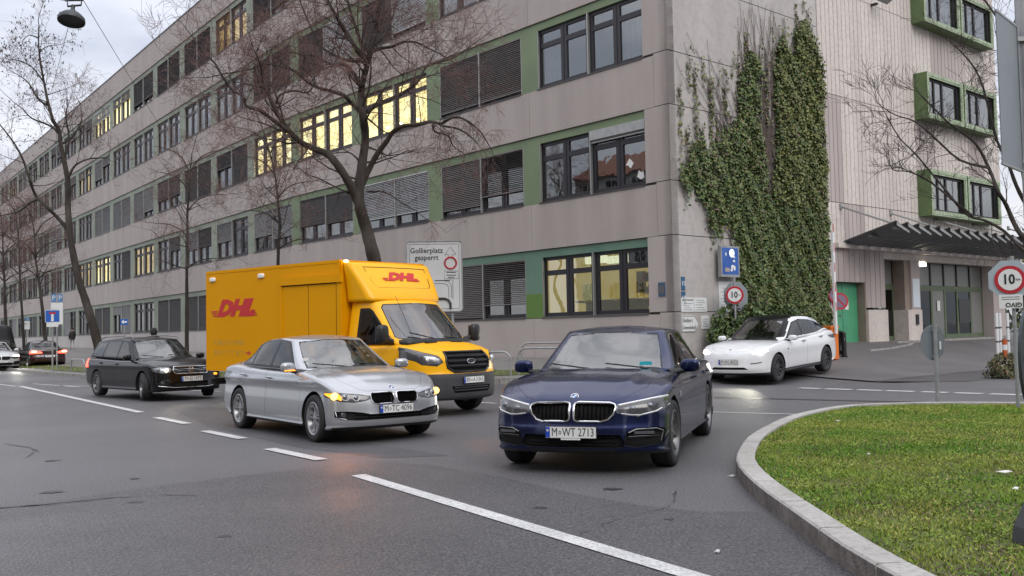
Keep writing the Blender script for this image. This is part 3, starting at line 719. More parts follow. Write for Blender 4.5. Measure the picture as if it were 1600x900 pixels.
# --- right-hand side wall: flat concrete then ribbed panels
zs = [-.3, S0, T0, S0+FL, T0+FL, S0+2*FL, T0+2*FL, S0+3*FL, T0+3*FL, S0+4*FL, T0+4*FL, ROOF-.06]
for z0, z1 in zip(zs[:-1], zs[1:]):
    o = inst('flat_panel', MB().box(-8.23, -.0, -.3, 0, z0+.012, z1-.012).mesh('flat_panel', M_flat), bld, (0, 0, 0), rz_of(-DR))
inst('joint_backing', MB().box(-8.24, -.02, -.32, -.02, -.3, ROOF-.07).mesh('joint_backing', M_joint), bld, (0, 0, 0), rz_of(-DR))
inst('joint_backing', MB().box(.02, .94, -.32, -.02, -.3, ROOF-.07).mesh('joint_backing', M_joint), bld, (0, 0, 0), rz_of(D1))
def rib_panel(wd, z0, z1, m, ribs=5):
    mb = MB(); n = ribs; c_ = wd/n
    mb.box(-wd+.01, -.01, -.3, -.035, z0+.012, z1-.012)
    for j in range(n):
        mb.box(-(j+1)*c_+.016, -j*c_-.016, -.04, 0, z0+.012, z1-.012)
    return mb.mesh('ribbed_panel', m)
rs = [8.26, 9.66, 11.06, 12.46, 13.86, 15.28, 16.87, 18.46, 20.05, 21.64, 23.2]
rzs = [(4.28, S0+FL), (S0+FL, S0+2*FL), (S0+2*FL, S0+3*FL), (S0+3*FL, S0+4*FL), (S0+4*FL, ROOF-.06)]
for i in range(len(rs)-1):
    for k, (z0, z1) in enumerate(rzs):
        m = M_rib2 if (i, k) in ((0, 1), (1, 0), (6, 2), (7, 2), (5, 1), (8, 1)) else M_rib
        inst('ribbed_panel', rib_panel(rs[i+1]-rs[i], z0, z1, m), bld, wp(None, FRR, rs[i], 0, 0), rz_of(-DR))
inst('joint_backing', MB().box(-23.18, -8.26, -.5, -.2, 4.3, ROOF-.07).mesh('joint_backing', M_joint), bld, (0, 0, 0), rz_of(-DR))
inst('end_wall', MB().box(-23.2, -22.9, -14, -.06, -.3, ROOF-.1).mesh('end_wall', M_conc), bld, (0, 0, 0), rz_of(-DR))
# boxed green windows
M_bxw = mat('weathered_pale_green', (.27, .34, .22), .7, col2=(.42, .45, .36), scale=5, col3=(.12, .22, .07), scale3=12, fac3=.6, pos=True)
def rp(s, d, z): return wp(None, FRR, s, d, z)
for k in (1, 2, 3, 4):
    zb = S0+FL*k-.12
    for j, sx in enumerate((15.3, 18.6)):
        mb = MB(); W_, H_, P_ = 3.2, 1.85, .55
        mb.box(-W_, 0, 0, P_, 0, .06, 0).box(-W_, 0, 0, P_, H_-.06, H_, 0)
        mb.box(-.06, 0, 0, P_, .06, H_-.06, 0).box(-W_, -W_+.06, 0, P_, .06, H_-.06, 0)
        mb.box(-W_+.06, -.06, P_-.04, P_-.004, .06, .2, 1).box(-W_+.06, -.06, P_-.04, P_-.004, H_-.2, H_-.06, 1)
        mb.box(-.2, -.06, P_-.04, P_-.004, .2, H_-.2, 1).box(-W_+.06, -W_+.2, P_-.04, P_-.004, .2, H_-.2, 1)
        mb.add([(-W_-.0, P_+.002, 0), (0, P_+.002, 0), (0, P_+.002, .06), (-W_, P_+.002, .06)], [(0, 1, 2, 3)], 1)
        for q_ in ((-W_, 0, H_-.13, H_), (-W_, 0, .06, .13), (-.13, 0, .13, H_-.13), (-W_, -W_+.13, .13, H_-.13)): mb.box(q_[0], q_[1], P_+.003, P_+.012, q_[2], q_[3], 1)
        o = inst('boxed_window', mb.mesh('boxed_window', [M_grb if False else mat('box_green', (.085, .135, .05), .6, col2=(.11, .165, .065), scale=2, pos=True), M_bxw]), bld, rp(sx, 0, zb), rz_of(-DR))
        f2 = MB()
        for a, b in ((.2, .27), (1.5, 1.62), (2.86, 2.99)): f2.box(-b, -a, P_-.2, P_-.12, .2, H_-.2)
        f2.box(-2.99, -.2, P_-.2, P_-.121, .2, .28).box(-2.99, -.2, P_-.2, P_-.121, H_-.28, H_-.2).box(-.9, -.8, P_-.2, P_-.122, .2, H_-.2)
        sub('window_frame', f2.mesh('window_frame', M_frame), o)
        for a, b in ((.27, .8), (.9, 1.5), (1.62, 2.86)): sub('pane', MB().box(-b, -a, P_-.17, P_-.16, .28, H_-.28).mesh('pane', G_win), o)
        cu_ = MB()
        for q in range(9): cu_.box(-.3-q*.13-.1, -.3-q*.13, P_-.34-.03*(q % 2), P_-.32-.03*(q % 2), .2, H_-.2)
        sub('curtain', cu_.mesh('curtain', M_cur), o)
        sub('room_back', MB().box(-W_+.06, -.06, .02, .05, .06, H_-.06).mesh('room_back', M_room), o)
# ground floor of the entrance side
zT = 4.28
M_door = mat('green_door_paint', (.055, .27, .14), .5, col2=(.07, .31, .165), scale=2, pos=True)
M_rev = mat('door_reveal', (.21, .165, .135), .8, col2=(.25, .2, .165), scale=2, pos=True)
def rpart(name, s0, s1, d0, d1, z0, z1, m, **k):
    return inst(name, MB().box(-s1, -s0, d0, d1, z0, z1).mesh(name, m), bld, (0, 0, 0), rz_of(-DR))
inst('ribbed_panel', rib_panel(.5, -.3, zT, M_rib2, 2), bld, rp(8.26, 0, 0), rz_of(-DR))
inst('ribbed_panel', rib_panel(2.2, 3.03, zT, M_rib2, 6), bld, rp(8.76, 0, 0), rz_of(-DR))
inst('ribbed_panel', rib_panel(1.45, 2.1, zT, M_rib2, 4), bld, rp(10.96, 0, 0), rz_of(-DR))
rpart('pillar_base', 10.96, 12.4, -.35, .08, -.3, 2.03, M_rib)
rpart('door_reveal', 10.9, 10.96, -.42, -.002, -.3, 3.03, M_rev)
rpart('door_reveal', 8.7, 8.77, -.42, -.3, -.3, 3.03, M_rev)
rpart('door_soffit', 8.77, 10.9, -.42, -.05, 3.03, 3.1, M_rev)
dr = rpart('green_door', 8.77, 10.9, -.40, -.34, .0, 3.03, M_door)
sub('door_leaf', MB().box(-9.82, -8.8, -.34, -.31, .86, 2.98).mesh('door_leaf', M_door), dr)
sub('door_leaf', MB().box(-10.87, -9.85, -.34, -.31, .86, 2.98).mesh('door_leaf', M_door), dr)
sub('door_handle', MB().tube([(-9.6, -.31, 1.85), (-9.6, -.25, 1.85), (-9.72, -.25, 1.85)], .015, 6).mesh('door_handle', M_guide), dr)
sub('paper_notice', MB().box(-10.25, -10.0, -.31, -.305, 2.05, 2.35).mesh('paper_notice', M_litter), dr)
rpart('entrance_beam', 12.41, 22.9, -.4, -.02, 3.97, 4.26, M_rib)
rpart('canopy_fascia_beam', 8.9, 24.6, .0, .18, 4.24, 4.42, M_rib)
M_gmet = mat('green_door_metal', (.085, .12, .065), .5, col2=(.12, .15, .09), scale=2, pos=True)
M_frost = mat('frosted_glazing', (.16, .165, .155), .35, col2=(.2, .2, .19), scale=.8, pos=True)
G_door = glass('door_glass', (.35, .4, .38), 1.5, .03)
def entry(s0, s1, mull, rec, doors):
    g = rpart('entrance_glazing', s0, s1, -rec-.06, -rec+.02, 2.92, 3.04, M_gmet)
    for a in mull: sub('mullion', MB().box(-a-.035, -a+.035, -rec-.05, -rec+.03, 3.04, 3.97).mesh('mullion', M_frame), g)
    mm = [s0]+list(mull)+[s1]
    for a, b in zip(mm[:-1], mm[1:]): sub('frosted_panel', MB().box(-b+.04, -a-.04, -rec-.03, -rec-.02, 3.05, 3.96).mesh('frosted_panel', M_frost), g)
    dd = [s0]+list(doors)+[s1]
    for j, (a, b) in enumerate(zip(dd[:-1], dd[1:])):
        f = MB().box(-b, -b+.07, -rec-.05, -rec+.01, .6, 2.92).box(-a-.07, -a, -rec-.05, -rec+.01, .6, 2.92).box(-b+.07, -a-.07, -rec-.05, -rec, .6, 1.02).box(-b+.07, -a-.07, -rec-.05, -rec, 2.83, 2.92)
        sub('door_frame', f.mesh('door_frame', M_gmet), g)
        sub('pane', MB().box(-b+.07, -a-.07, -rec-.03, -rec-.02, 1.02, 2.83).mesh('pane', G_door if j % 3 != 2 else M_frost), g)
    return g
entry(12.42, 13.95, (), .5, (13.2,))
entry(15.05, 22.0, (15.85, 17.1, 18.3, 19.5, 20.75), .5, (15.9, 17.15, 18.35, 19.5, 20.8))
rpart('pillar', 13.95, 15.05, -.5, -.02, 2.03, 3.97, M_rev)
rpart('pillar', 14.35, 15.05, -.02, .06, 2.03, 3.97, M_rib2)
rpart('pillar_base', 13.93, 15.07, -.52, .1, -.3, 2.03, M_rib)
rpart('pillar', 22.0, 23.2, -.5, -.02, -.3, 3.97, M_rib2)
rpart('lobby_wall', 12.42, 22.0, -3.2, -3.1, -.3, 3.97, M_room)
rpart('lobby_floor', 8.7, 22.9, -3.1, .0, .6, .86, M_pave)
bb = rpart('notice_board', 14.4, 14.95, .062, .09, 2.12, 3.25, mat('board_white', (.55, .6, .65), .4))
rpart('letter_box', 14.5, 14.68, .1, .16, 1.45, 1.85, M_frame)
rpart('entrance_lamp', 15.3, 15.75, -.2, .0, 3.78, 3.93, emis('entrance_lamp_glow', (1, .92, .75), 6))
for s_, z_ in ((12.75, 2.1), (17.6, 2.0)): rpart('paper_notice', s_, s_+.25, -.49, -.478, z_, z_+.42, M_litter)
rpart('advert_panel', 19.6, 20.7, -.478, -.47, 1.5, 2.5, mat('advert_dark', (.03, .03, .03), .3))
# canopy of sloping louvres on rods
M_can = mat('canopy_metal', (.15, .155, .16), .5, metal=.5, col2=(.15, .155, .16), scale=2, pos=True)
can = inst('canopy', MB().tube([(-9.35, 2.0, 4.78), (-25.5, 2.0, 4.78)], .06, 8).tube([(-9.35, .15, 4.42), (-25.5, .15, 4.42)], .06, 8).tube([(-9.35, 1.1, 4.58), (-25.5, 1.1, 4.58)], .05, 8).mesh('canopy', M_can, 40), bld, (0, 0, 0), rz_of(-DR))
nl = 20
for j in range(nl):
    s_ = 9.35+j*(16.1/nl)
    mb = MB(); w_ = .86; h_ = .36
    a = [(-s_, .1, 4.40), (-s_-w_, .1, 4.40-.0), (-s_-w_, 2.05, 4.78), (-s_, 2.05, 4.78+h_), (-s_, .1, 4.40+h_*.3)]
    mb.add([(-s_, .1, 4.5), (-s_-w_, .1, 4.36), (-s_-w_, 2.1, 4.72), (-s_, 2.1, 5.04), (-s_, .1, 4.47), (-s_-w_, .1, 4.33), (-s_-w_, 2.1, 4.69), (-s_, 2.1, 5.01)], [(0, 1, 2, 3), (7, 6, 5, 4), (0, 4, 5, 1), (1, 5, 6, 2), (2, 6, 7, 3), (3, 7, 4, 0)])
    mb.add([(-s_, 2.101, 4.98), (-s_-w_, 2.101, 4.70), (-s_-w_, 2.101, 4.64), (-s_, 2.101, 4.86), (-s_, 2.125, 4.98), (-s_-w_, 2.125, 4.70), (-s_-w_, 2.125, 4.64), (-s_, 2.125, 4.86)], [(0, 1, 2, 3), (7, 6, 5, 4), (0, 4, 5, 1), (2, 6, 7, 3), (3, 7, 4, 0)], 1)
    sub('louvre_blade', mb.mesh('louvre_blade', [M_can, M_guide]), can)
for s_ in (9.4, 13.0, 16.6, 20.2, 23.8):
    sub('hanger_rod', MB().tube([(-s_, .0, 5.75), (-s_-.2, 1.9, 4.95)], .035, 6).box(-s_-.08, -s_+.08, 0, .06, 5.65, 5.85).mesh('hanger_rod', M_guide), can)
# floodlight high on the side wall
fl = rpart('floodlight', 12.1, 12.2, .0, .25, 13.62, 13.7, M_frame)
sub('lamp_head', MB().obox((-12.3, .5, 13.85), (.75, .38, .14), Matrix.Rotation(.5, 3, 'X')).mesh('lamp_head', mat('floodlight_grey', (.35, .36, .36), .4, metal=.4)), fl)
# ---------------------------------------------------------------- vehicles
def paint(name, col, rough=.28, metal=.0, coat=1.0, flake=False, spec=.5):
    m = mat(name, col, rough, metal=metal, coat=coat, spec=spec)
    return m
M_black = mat('black_plastic', (.012, .012, .013), .45)
M_gloss = mat('gloss_black', (.006, .006, .007), .3, spec=.3)
M_gap = mat('panel_gap', (.004, .004, .004), .9)
M_well = mat('wheel_well', (.006, .006, .006), .95)
M_tyre = mat('tyre_rubber', (.018, .018, .019), .75, bump=.2, bscale=60)
M_chr = mat('chrome', (.75, .75, .76), .14, metal=1)
M_refl = mat('lamp_reflector', (.22, .23, .25), .25, metal=.8)
M_lampd = mat('lamp_dark', (.05, .05, .055), .2, coat=1)
M_rimS = mat('rim_silver', (.42, .42, .43), .32, metal=.8)
M_rimD = mat('rim_grey', (.08, .08, .085), .35, metal=.7)
M_rimM = mat('rim_mid', (.2, .2, .205), .35, metal=.8)
M_seat = mat('seat_cloth', (.035, .034, .034), .85)
M_seatl = mat('seat_beige', (.3, .27, .23), .8)
M_plate = mat('plate_white', (.72, .72, .70), .4)
M_blue = mat('plate_blue', (.01, .06, .42), .4)
M_txt = mat('plate_text', (.01, .01, .01), .5)
M_drl = emis('daytime_strip', (1, 1, 1), .9)
M_drlo = mat('lamp_strip_off', (.8, .8, .82), .2, coat=1)
G_car = glass('car_glass', (.50, .54, .54), 1.62, .008)
G_cars = glass('car_side_glass', (.22, .23, .24), 1.6, .008)
G_shield = glass('car_windscreen', (.66, .72, .71), 2.25, .01)
G_tint = glass('car_tinted_glass', (.05, .05, .055), 1.5, .01)
M_disc = mat('brake_disc', (.15, .14, .13), .4, metal=.8)
def itp(tab, x):
    xs = [t[0] for t in tab]; ys = [t[1] for t in tab]
    if x <= xs[0]: return ys[0]
    if x >= xs[-1]: return ys[-1]
    for i in range(len(xs)-1):
        if x <= xs[i+1]:
            h = xs[i+1]-xs[i]; t = (x-xs[i])/h
            def m(j):
                if j <= 0 or j >= len(xs)-1: return 0 if False else ((ys[min(j+1, len(xs)-1)]-ys[max(j-1, 0)])/(xs[min(j+1, len(xs)-1)]-xs[max(j-1, 0)]))
                a = (ys[j]-ys[j-1])/(xs[j]-xs[j-1]); b = (ys[j+1]-ys[j])/(xs[j+1]-xs[j])
                return 0 if a*b <= 0 else 2*a*b/(a+b)
            m0, m1 = m(i)*h, m(i+1)*h
            return (2*t**3-3*t*t+1)*ys[i]+(t**3-2*t*t+t)*m0+(-2*t**3+3*t*t)*ys[i+1]+(t**3-t*t)*m1
def lerp(a, b, t): return a+(b-a)*t
class Shell:
    """a smooth loft that can be cut into parts; shading normals always come from the uncut loft"""
    def __init__(s, verts, faces, mats):
        s.mats = mats; s.bm = bmesh.new()
        vs = [s.bm.verts.new(v) for v in verts]
        for f in faces:
            u = []
            for i in f:
                if vs[i] not in u: u.append(vs[i])
            if len(u) > 2:
                try: s.bm.faces.new(u)
                except ValueError: pass
        bmesh.ops.remove_doubles(s.bm, verts=s.bm.verts, dist=1e-4)
        bmesh.ops.recalc_face_normals(s.bm, faces=s.bm.faces)
        vol = s.bm.calc_volume(signed=True)
        if vol < 0: bmesh.ops.reverse_faces(s.bm, faces=s.bm.faces)
        s.bm.normal_update(); s.bm.verts.ensure_lookup_table(); s.bm.faces.ensure_lookup_table()
        s.ref = s.bm.copy(); s.ref.faces.ensure_lookup_table(); s.ref.verts.ensure_lookup_table()
        s.bvh = BVHTree.FromBMesh(s.ref)
        s.lay = s.bm.faces.layers.int.new('orig')
        for f in s.bm.faces: f[s.lay] = 1; f.smooth = True
    def cut(s, poly, right, up, flt):
        R, U = Vector(right), Vector(up)
        us = [p[0] for p in poly]; ws = [p[1] for p in poly]
        x0, x1, z0, z1 = min(us)-.01, max(us)+.01, min(ws)-.01, max(ws)+.01
        fs = []
        for f in s.bm.faces:
            a = [v.co.dot(R) for v in f.verts]
            if max(a) < x0 or min(a) > x1: continue
            b = [v.co.dot(U) for v in f.verts]
            if max(b) < z0 or min(b) > z1: continue
            if flt(f.calc_center_median(), f.normal): fs.append(f)
        n = len(poly)
        geom = set(fs)
        for i in range(n):
            a, b = poly[i], poly[(i+1) % n]
            dx, dy = b[0]-a[0], b[1]-a[1]
            l = math.hypot(dx, dy)
            if l < 1e-6: continue
            # keep only faces near this edge
            ex0, ex1, ey0, ey1 = min(a[0], b[0])-.004, max(a[0], b[0])+.004, min(a[1], b[1])-.004, max(a[1], b[1])+.004
            near = []
            for f in geom:
                if not f.is_valid: continue
                A = [v.co.dot(R) for v in f.verts]
                if max(A) < ex0 or min(A) > ex1: continue
                Bq = [v.co.dot(U) for v in f.verts]
                if max(Bq) < ey0 or min(Bq) > ey1: continue
                near.append(f)
            if not near: continue
            gset = set(near)
            for f in near: gset.update(f.edges); gset.update(f.verts)
            co = R*a[0]+U*a[1]; no = R*(-dy/l)+U*(dx/l)
            r = bmesh.ops.bisect_plane(s.bm, geom=list(gset), plane_co=co, plane_no=no, dist=1e-5)
            geom = {f for f in geom if f.is_valid} | {g for g in r['geom'] if isinstance(g, bmesh.types.BMFace) and g.is_valid}
        sel = []
        for f in geom:
            if not f.is_valid: continue
            c = f.calc_center_median(); px, py = c.dot(R), c.dot(U)
            inside = False; j = n-1
            for i in range(n):
                xi, yi = poly[i]; xj, yj = poly[j]
                if (yi > py) != (yj > py) and px < (xj-xi)*(py-yi)/(yj-yi+1e-12)+xi: inside = not inside
                j = i
            if inside: sel.append(f)
        return sel
    def dye(s, poly, right, up, flt, mi):
        for f in s.cut(poly, right, up, flt): f.material_index = mi
    def part(s, poly, right, up, flt, mi=None, inset=0, bmi=None, depth=0):
        """cut out a region, sink it, return its faces as a new bmesh"""
        sel = s.cut(poly, right, up, flt)
        if not sel: return None
        if inset:
            r = bmesh.ops.inset_region(s.bm, faces=sel, thickness=inset, use_even_offset=False, use_boundary=True)
            for f in r['faces']: f.material_index = bmi; f.smooth = True
            sel = [f for f in sel if f.is_valid]
        if depth:
            vs = {v for f in sel for v in f.verts}
            mv = {v: v.normal.copy() for v in vs}
            for v, n in mv.items(): v.co -= n*depth
        if mi is not None:
            for f in sel: f.material_index = mi
        # split off
        nb = bmesh.new(); lay = nb.faces.layers.int.new('orig'); vm = {}
        for f in sel:
            vv = []
            for v in f.verts:
                if v not in vm: vm[v] = nb.verts.new(v.co)
                vv.append(vm[v])
            try: g = nb.faces.new(vv)
            except ValueError: continue
            g.material_index = f.material_index; g[lay] = f[s.lay]; g.smooth = True
        bmesh.ops.delete(s.bm, geom=sel, context='FACES')
        return nb
    def hole(s, poly, right, up, flt, vec, mi):
        """a pocket pushed in along vec with dark walls and floor"""
        sel = s.cut(poly, right, up, flt)
        if not sel: return
        r = bmesh.ops.extrude_face_region(s.bm, geom=sel)
        nv = [g for g in r['geom'] if isinstance(g, bmesh.types.BMVert)]
        nf = [g for g in r['geom'] if isinstance(g, bmesh.types.BMFace)]
        old = [f for f in sel if f.is_valid and f not in nf]
        if old: bmesh.ops.delete(s.bm, geom=old, context='FACES')
        vec = Vector(vec)
        for v in nv: v.co += vec
        for v in nv:
            for f in v.link_faces: f.material_index = mi; f[s.lay] = 0; f.smooth = False
        s.bm.normal_update()
    def mesh(s, name, bm=None):
        bm = bm or s.bm
        lay = bm.faces.layers.int.get('orig')
        bm.normal_update()
        me = bpy.data.meshes.new(name)
        nrm = []; cache = {}
        for f in bm.faces:
            for v in f.verts:
                if not f[lay]: nrm.append(f.normal[:]); continue
                k = (round(v.co.x, 4), round(v.co.y, 4), round(v.co.z, 4))
                n = cache.get(k)
                if n is None:
                    loc, nn, idx, d = s.bvh.find_nearest(v.co)
                    rf = s.ref.faces[idx]; acc = Vector((0, 0, 0))
                    for rv in rf.verts: acc += rv.normal/((rv.co-loc).length+1e-4)**1.5
                    n = acc.normalized()[:]; cache[k] = n
                if Vector(n).dot(f.normal) < .2: nrm.append(f.normal[:])
                else: nrm.append(n)
        bm.to_mesh(me)
        for m in s.mats: me.materials.append(m)
        me.normals_split_custom_set(nrm)
        return me
def body_shell(S, mats):
    FOx, ROx = S['FO'], -(S['WB']+S['RO'])
    xs = []
    Rf, Rr = S.get('Rf', .38), S.get('Rr', .35)
    n1 = 16
    for i in range(n1): xs.append(ROx+Rr*(1-math.cos(pi/2*i/n1)))
    nm = 62
    for i in range(nm+1): xs.append(lerp(ROx+Rr, FOx-Rf, i/nm))
    for i in range(1, n1+1): xs.append(FOx-Rf+Rf*math.sin(pi/2*i/n1))
    half = []   # (yf, corner tag, zf)
    NB, NS, NT = 5, 21, 19
    rings = []
    for x in xs:
        e0, e1 = x-ROx, FOx-x
        k = 1
        nn = S.get('ncorner', 2.6)
        if e0 < Rr: k = max(0, (1-(1-e0/Rr)**S.get('nr', 3.2)))**(1/S.get('nr', 3.2))
        if e1 < Rf: k = max(0, (1-(1-e1/Rf)**nn))**(1/nn)
        W = itp(S['plan'], x)*k
        zt = itp(S['ztop'], x); zb = itp(S['zbot'], x); dr = itp(S['drop'], x)
        rt, rb = S.get('rt', .07), .06
        zte = zt-dr
        pts = []
        for i in range(NB): pts.append((W*.92*i/(NB-1), zb))
        pts.append((W*.965, zb+rb*.25)); pts.append((W*.99, zb+rb*.7))
        z0, z1 = zb+rb, zte-rt
        for i in range(NS+1):
            z = lerp(z0, z1, i/NS); pts.append((W*itp(S['side'], z), z))
        ys = W*itp(S['side'], z1)
        rx = min(rt*1.15, max(ys, 1e-4)*.3)
        for i in range(1, 6):
            a = pi/2*i/5; pts.append((ys-rx*(1-math.cos(a)), z1+rt*math.sin(a)))
        yt = ys-rx
        for i in range(1, NT):
            q = 1-i/(NT-1); zz = zt-dr*q**S.get('cp', 3.2); yy = yt*q
            if S.get('crease') and x > S['crease'][-1][0]:
                yc = itp(S['creasey'], x); hh = itp(S['creaseh'], x)
                tt = cl((yy-yc)/.05+.5); zz += hh*(1-tt*tt*(3-2*tt))-hh*.35*math.exp(-((yy-yc*.55)/.16)**2)
            pts.append((yy, zz))
        ring = []
        wf = cl((x-(FOx-S.get('fb', .7)))/S.get('fb', .7)); wr_ = cl(((ROx+.7)-x)/.7)
        wf = wf*wf*(3-2*wf); wr_ = wr_*wr_*(3-2*wr_)
        for (y, z) in pts:
            xx = x+itp(S['dxf'], z)*wf-itp(S['dxr'], z)*wr_
            ring.append((xx, y, z))
        rings.append(ring)
    m = len(rings[0]); V = []
    for r in rings:
        V += r; V += [(x, -y, z) for (x, y, z) in r[1:-1]][::-1]
    M = 2*m-2; Fc = []
    for i in range(len(rings)-1):
        for j in range(M): Fc.append((i*M+j, i*M+(j+1) % M, (i+1)*M+(j+1) % M, (i+1)*M+j))
    return Shell(V, Fc, mats)
def green_shell(S, mats):
    G = S['gh']; NC = 12
    def prof(c):
        return (lerp(G['xf0'], G['xf1'], c**G.get('pf', .92)), lerp(G['xr0'], G['xr1'], c**G.get('pr', .85)))
    rings = []
    cs = [i/NC for i in range(NC)]+[.955, .985, 1.0]
    def ring(c, q):
        xf, xr = prof(c)
        fil = G.get('fil', .05)*(1-math.sqrt(max(0, 1-(max(0, c-.86)/.14)**2)))
        w = lerp(G['wb'], G['wt'], c**1.15)-fil
        pts = []
        def wx(x): return w*itp(G['taper'], x)
        bf, br = G['bowf'], G['bowr']
        nf, nsd, nr_ = 12, 30, 10
        wf_ = wx(xf-bf); wr2 = wx(xr+br)
        for i in range(nf): y = wf_*.93*i/(nf-1); pts.append((xf-bf*(y/wf_)**2.2, y))
        xc = xf-bf*.93**2.2
        pts.append((xc-.028, wf_*.965)); pts.append((xc-.065, wf_*.99))
        x0 = xc-.12; x1 = xr+br*.9+.1
        for i in range(nsd+1): x = lerp(x0, x1, i/nsd); pts.append((x, wx(x)))
        xc2 = xr+br*.92**2.2
        pts.append((xc2+.055, wr2*.985)); pts.append((xc2+.02, wr2*.955))
        for i in range(nr_): y = wr2*.92*(1-i/(nr_-1)); pts.append((xr+br*(y/wr2)**2.2, y))
        out = []; xm = (xf+xr)/2
        for (x, y) in pts:
            zb = itp(G['belt'], x); zr = itp(G['zroof'], x)
            crn = G.get('crown', .05)
            if q == 0:
                z = lerp(zb, zr-crn, c)
                # let the fillet roll over
                if c > .86: z = lerp(zb, zr-crn, .86)+(zr-crn-lerp(zb, zr-crn, .86))*math.sin(pi/2*(c-.86)/.14)
                out.append((x, y, z))
            else:
                xx = x+(xm-x)*q*.75; yy = y*(1-q)
                zr2 = itp(G['zroof'], xx)
                out.append((xx, yy, lerp(zr, zr2, 1)-crn*(1-q)**2))
        return out
    for c in cs: rings.append(ring(c, 0))
    for q in (.03, .07, .13, .22, .35, .5, .7, .88, 1.0): rings.append(ring(1.0, q))
    m = len(rings[0]); V = []
    for r in rings: V += r; V += [(x, -y, z) for (x, y, z) in r[1:-1]][::-1]
    M = 2*m-2; Fc = []
    for i in range(len(rings)-1):
        for j in range(M): Fc.append((i*M+j, i*M+(j+1) % M, (i+1)*M+(j+1) % M, (i+1)*M+j))
    Fc.append(tuple(range(M))[::-1])
    Fc += []
    return Shell(V, Fc, mats)
def blob(c, size, n=2.6, nu=16, nv=12, mi=0, mb=None, rot=None):
    mb = mb or MB(); vs = []
    def sp(a, e): return math.copysign(abs(a)**e, a)
    e = 2/n
    for i in range(nv+1):
        ph = -pi/2+pi*i/nv
        for j in range(nu):
            th = 2*pi*j/nu
            p = Vector((size[0]/2*sp(math.cos(ph), e)*sp(math.cos(th), e), size[1]/2*sp(math.cos(ph), e)*sp(math.sin(th), e), size[2]/2*sp(math.sin(ph), e)))
            if rot: p = rot@p
            vs.append(Vector(c)+p)
    fs = [(i*nu+j, i*nu+(j+1) % nu, (i+1)*nu+(j+1) % nu, (i+1)*nu+j) for i in range(nv) for j in range(nu)]
    return mb.add(vs, fs, mi)
_wm = {}
def wheel_meshes(r, wd, spokes, mrim, style):
    k = (r, wd, spokes, mrim.name, style)
    if k in _wm: return _wm[k]
    rr = r*.70 if style != 'van' else r*.58     # rim radius
    h = wd/2
    t = MB().lathe([(rr, -h*.9), (rr+.012, -h*.97), (r*.86, -h), (r*.95, -h*.93), (r*.985, -h*.78), (r, -h*.55), (r*.99, -h*.54), (r*.99, -h*.48), (r, -h*.47), (r, 0), (r, h*.47), (r*.99, h*.48), (r*.99, h*.54), (r, h*.55), (r*.985, h*.78), (r*.95, h*.93), (r*.86, h), (rr+.012, h*.97), (rr, h*.9)], 40)
    tyre = t.mesh('tyre', M_tyre, 50)
    b = MB()
    b.lathe([(rr+.002, h*.93), (rr-.006, h*.97), (rr-.02, h*.9), (rr-.028, h*.45), (rr-.05, 0), (rr-.05, -h*.9)], 40)
    hub = rr*.17; yo = h*.78
    b.lathe([(0, yo), (hub*.55, yo), (hub, yo-.012), (hub*1.15, yo-.05)], 20)
    tot = spokes*(2 if style == 'double' else 1)
    for i in range(tot):
        if style == 'double': a = 2*pi*(i//2)/spokes+(.17 if i % 2 else -.17)
        else: a = 2*pi*i/spokes
        wi, wo_ = (.02, .022) if style == 'double' else ((.035, .045) if style != 'multi' else (.016, .014))
        a2 = a+(.16 if style == 'double' and i % 2 else (-.16 if style == 'double' else 0))*.5
        ca, sa = math.cos(a), math.sin(a); c2, s2 = math.cos(a2), math.sin(a2)
        p0 = Vector((ca*hub*.8, 0, sa*hub*.8)); p1 = Vector((c2*(rr-.018), 0, s2*(rr-.018))); u = (p1-p0).normalized(); n = Vector((-u.z, 0, u.x))
        v = []
        for (p, w_, y0, y1) in ((p0, wi, yo-.05, yo-.005), ((p0+p1)/2, (wi+wo_)/2*.9, yo-.055, yo-.022), (p1, wo_, yo-.045, yo-.0)):
            for sg, yy in ((-1, y0), (1, y0), (.7, y1), (-.7, y1)): q = p+n*w_*sg; v.append((q.x, yy, q.z))
        b.add(v, [(0, 1, 5, 4), (1, 2, 6, 5), (2, 3, 7, 6), (3, 0, 4, 7), (4, 5, 9, 8), (5, 6, 10, 9), (6, 7, 11, 10), (7, 4, 8, 11)])
    rim = b.mesh('rim', mrim, 35)
    d = MB().lathe([(0, 0), (rr*.72, 0), (rr*.72, .02), (0, .02)], 24).lathe([(rr*.9, -h*.7), (.0, -h*.7)], 20)
    disc = d.mesh('wheel', [M_disc], 30)
    _wm[k] = (disc, tyre, rim); return _wm[k]
def add_wheel(root, x, y, r, wd, spokes, mrim, style, steer=0):
    disc, tyre, rim = wheel_meshes(r, wd, spokes, mrim, style)
    side = 1 if y > 0 else -1
    o = inst('wheel', disc, root, (x, y, r), (0 if side > 0 else pi)+steer)
    a = rnd.uniform(0, 1)
    for nm, me in (('tyre', tyre), ('rim', rim)):
        q = inst(nm, me, o); q.rotation_euler = (0, a, 0)
    return o
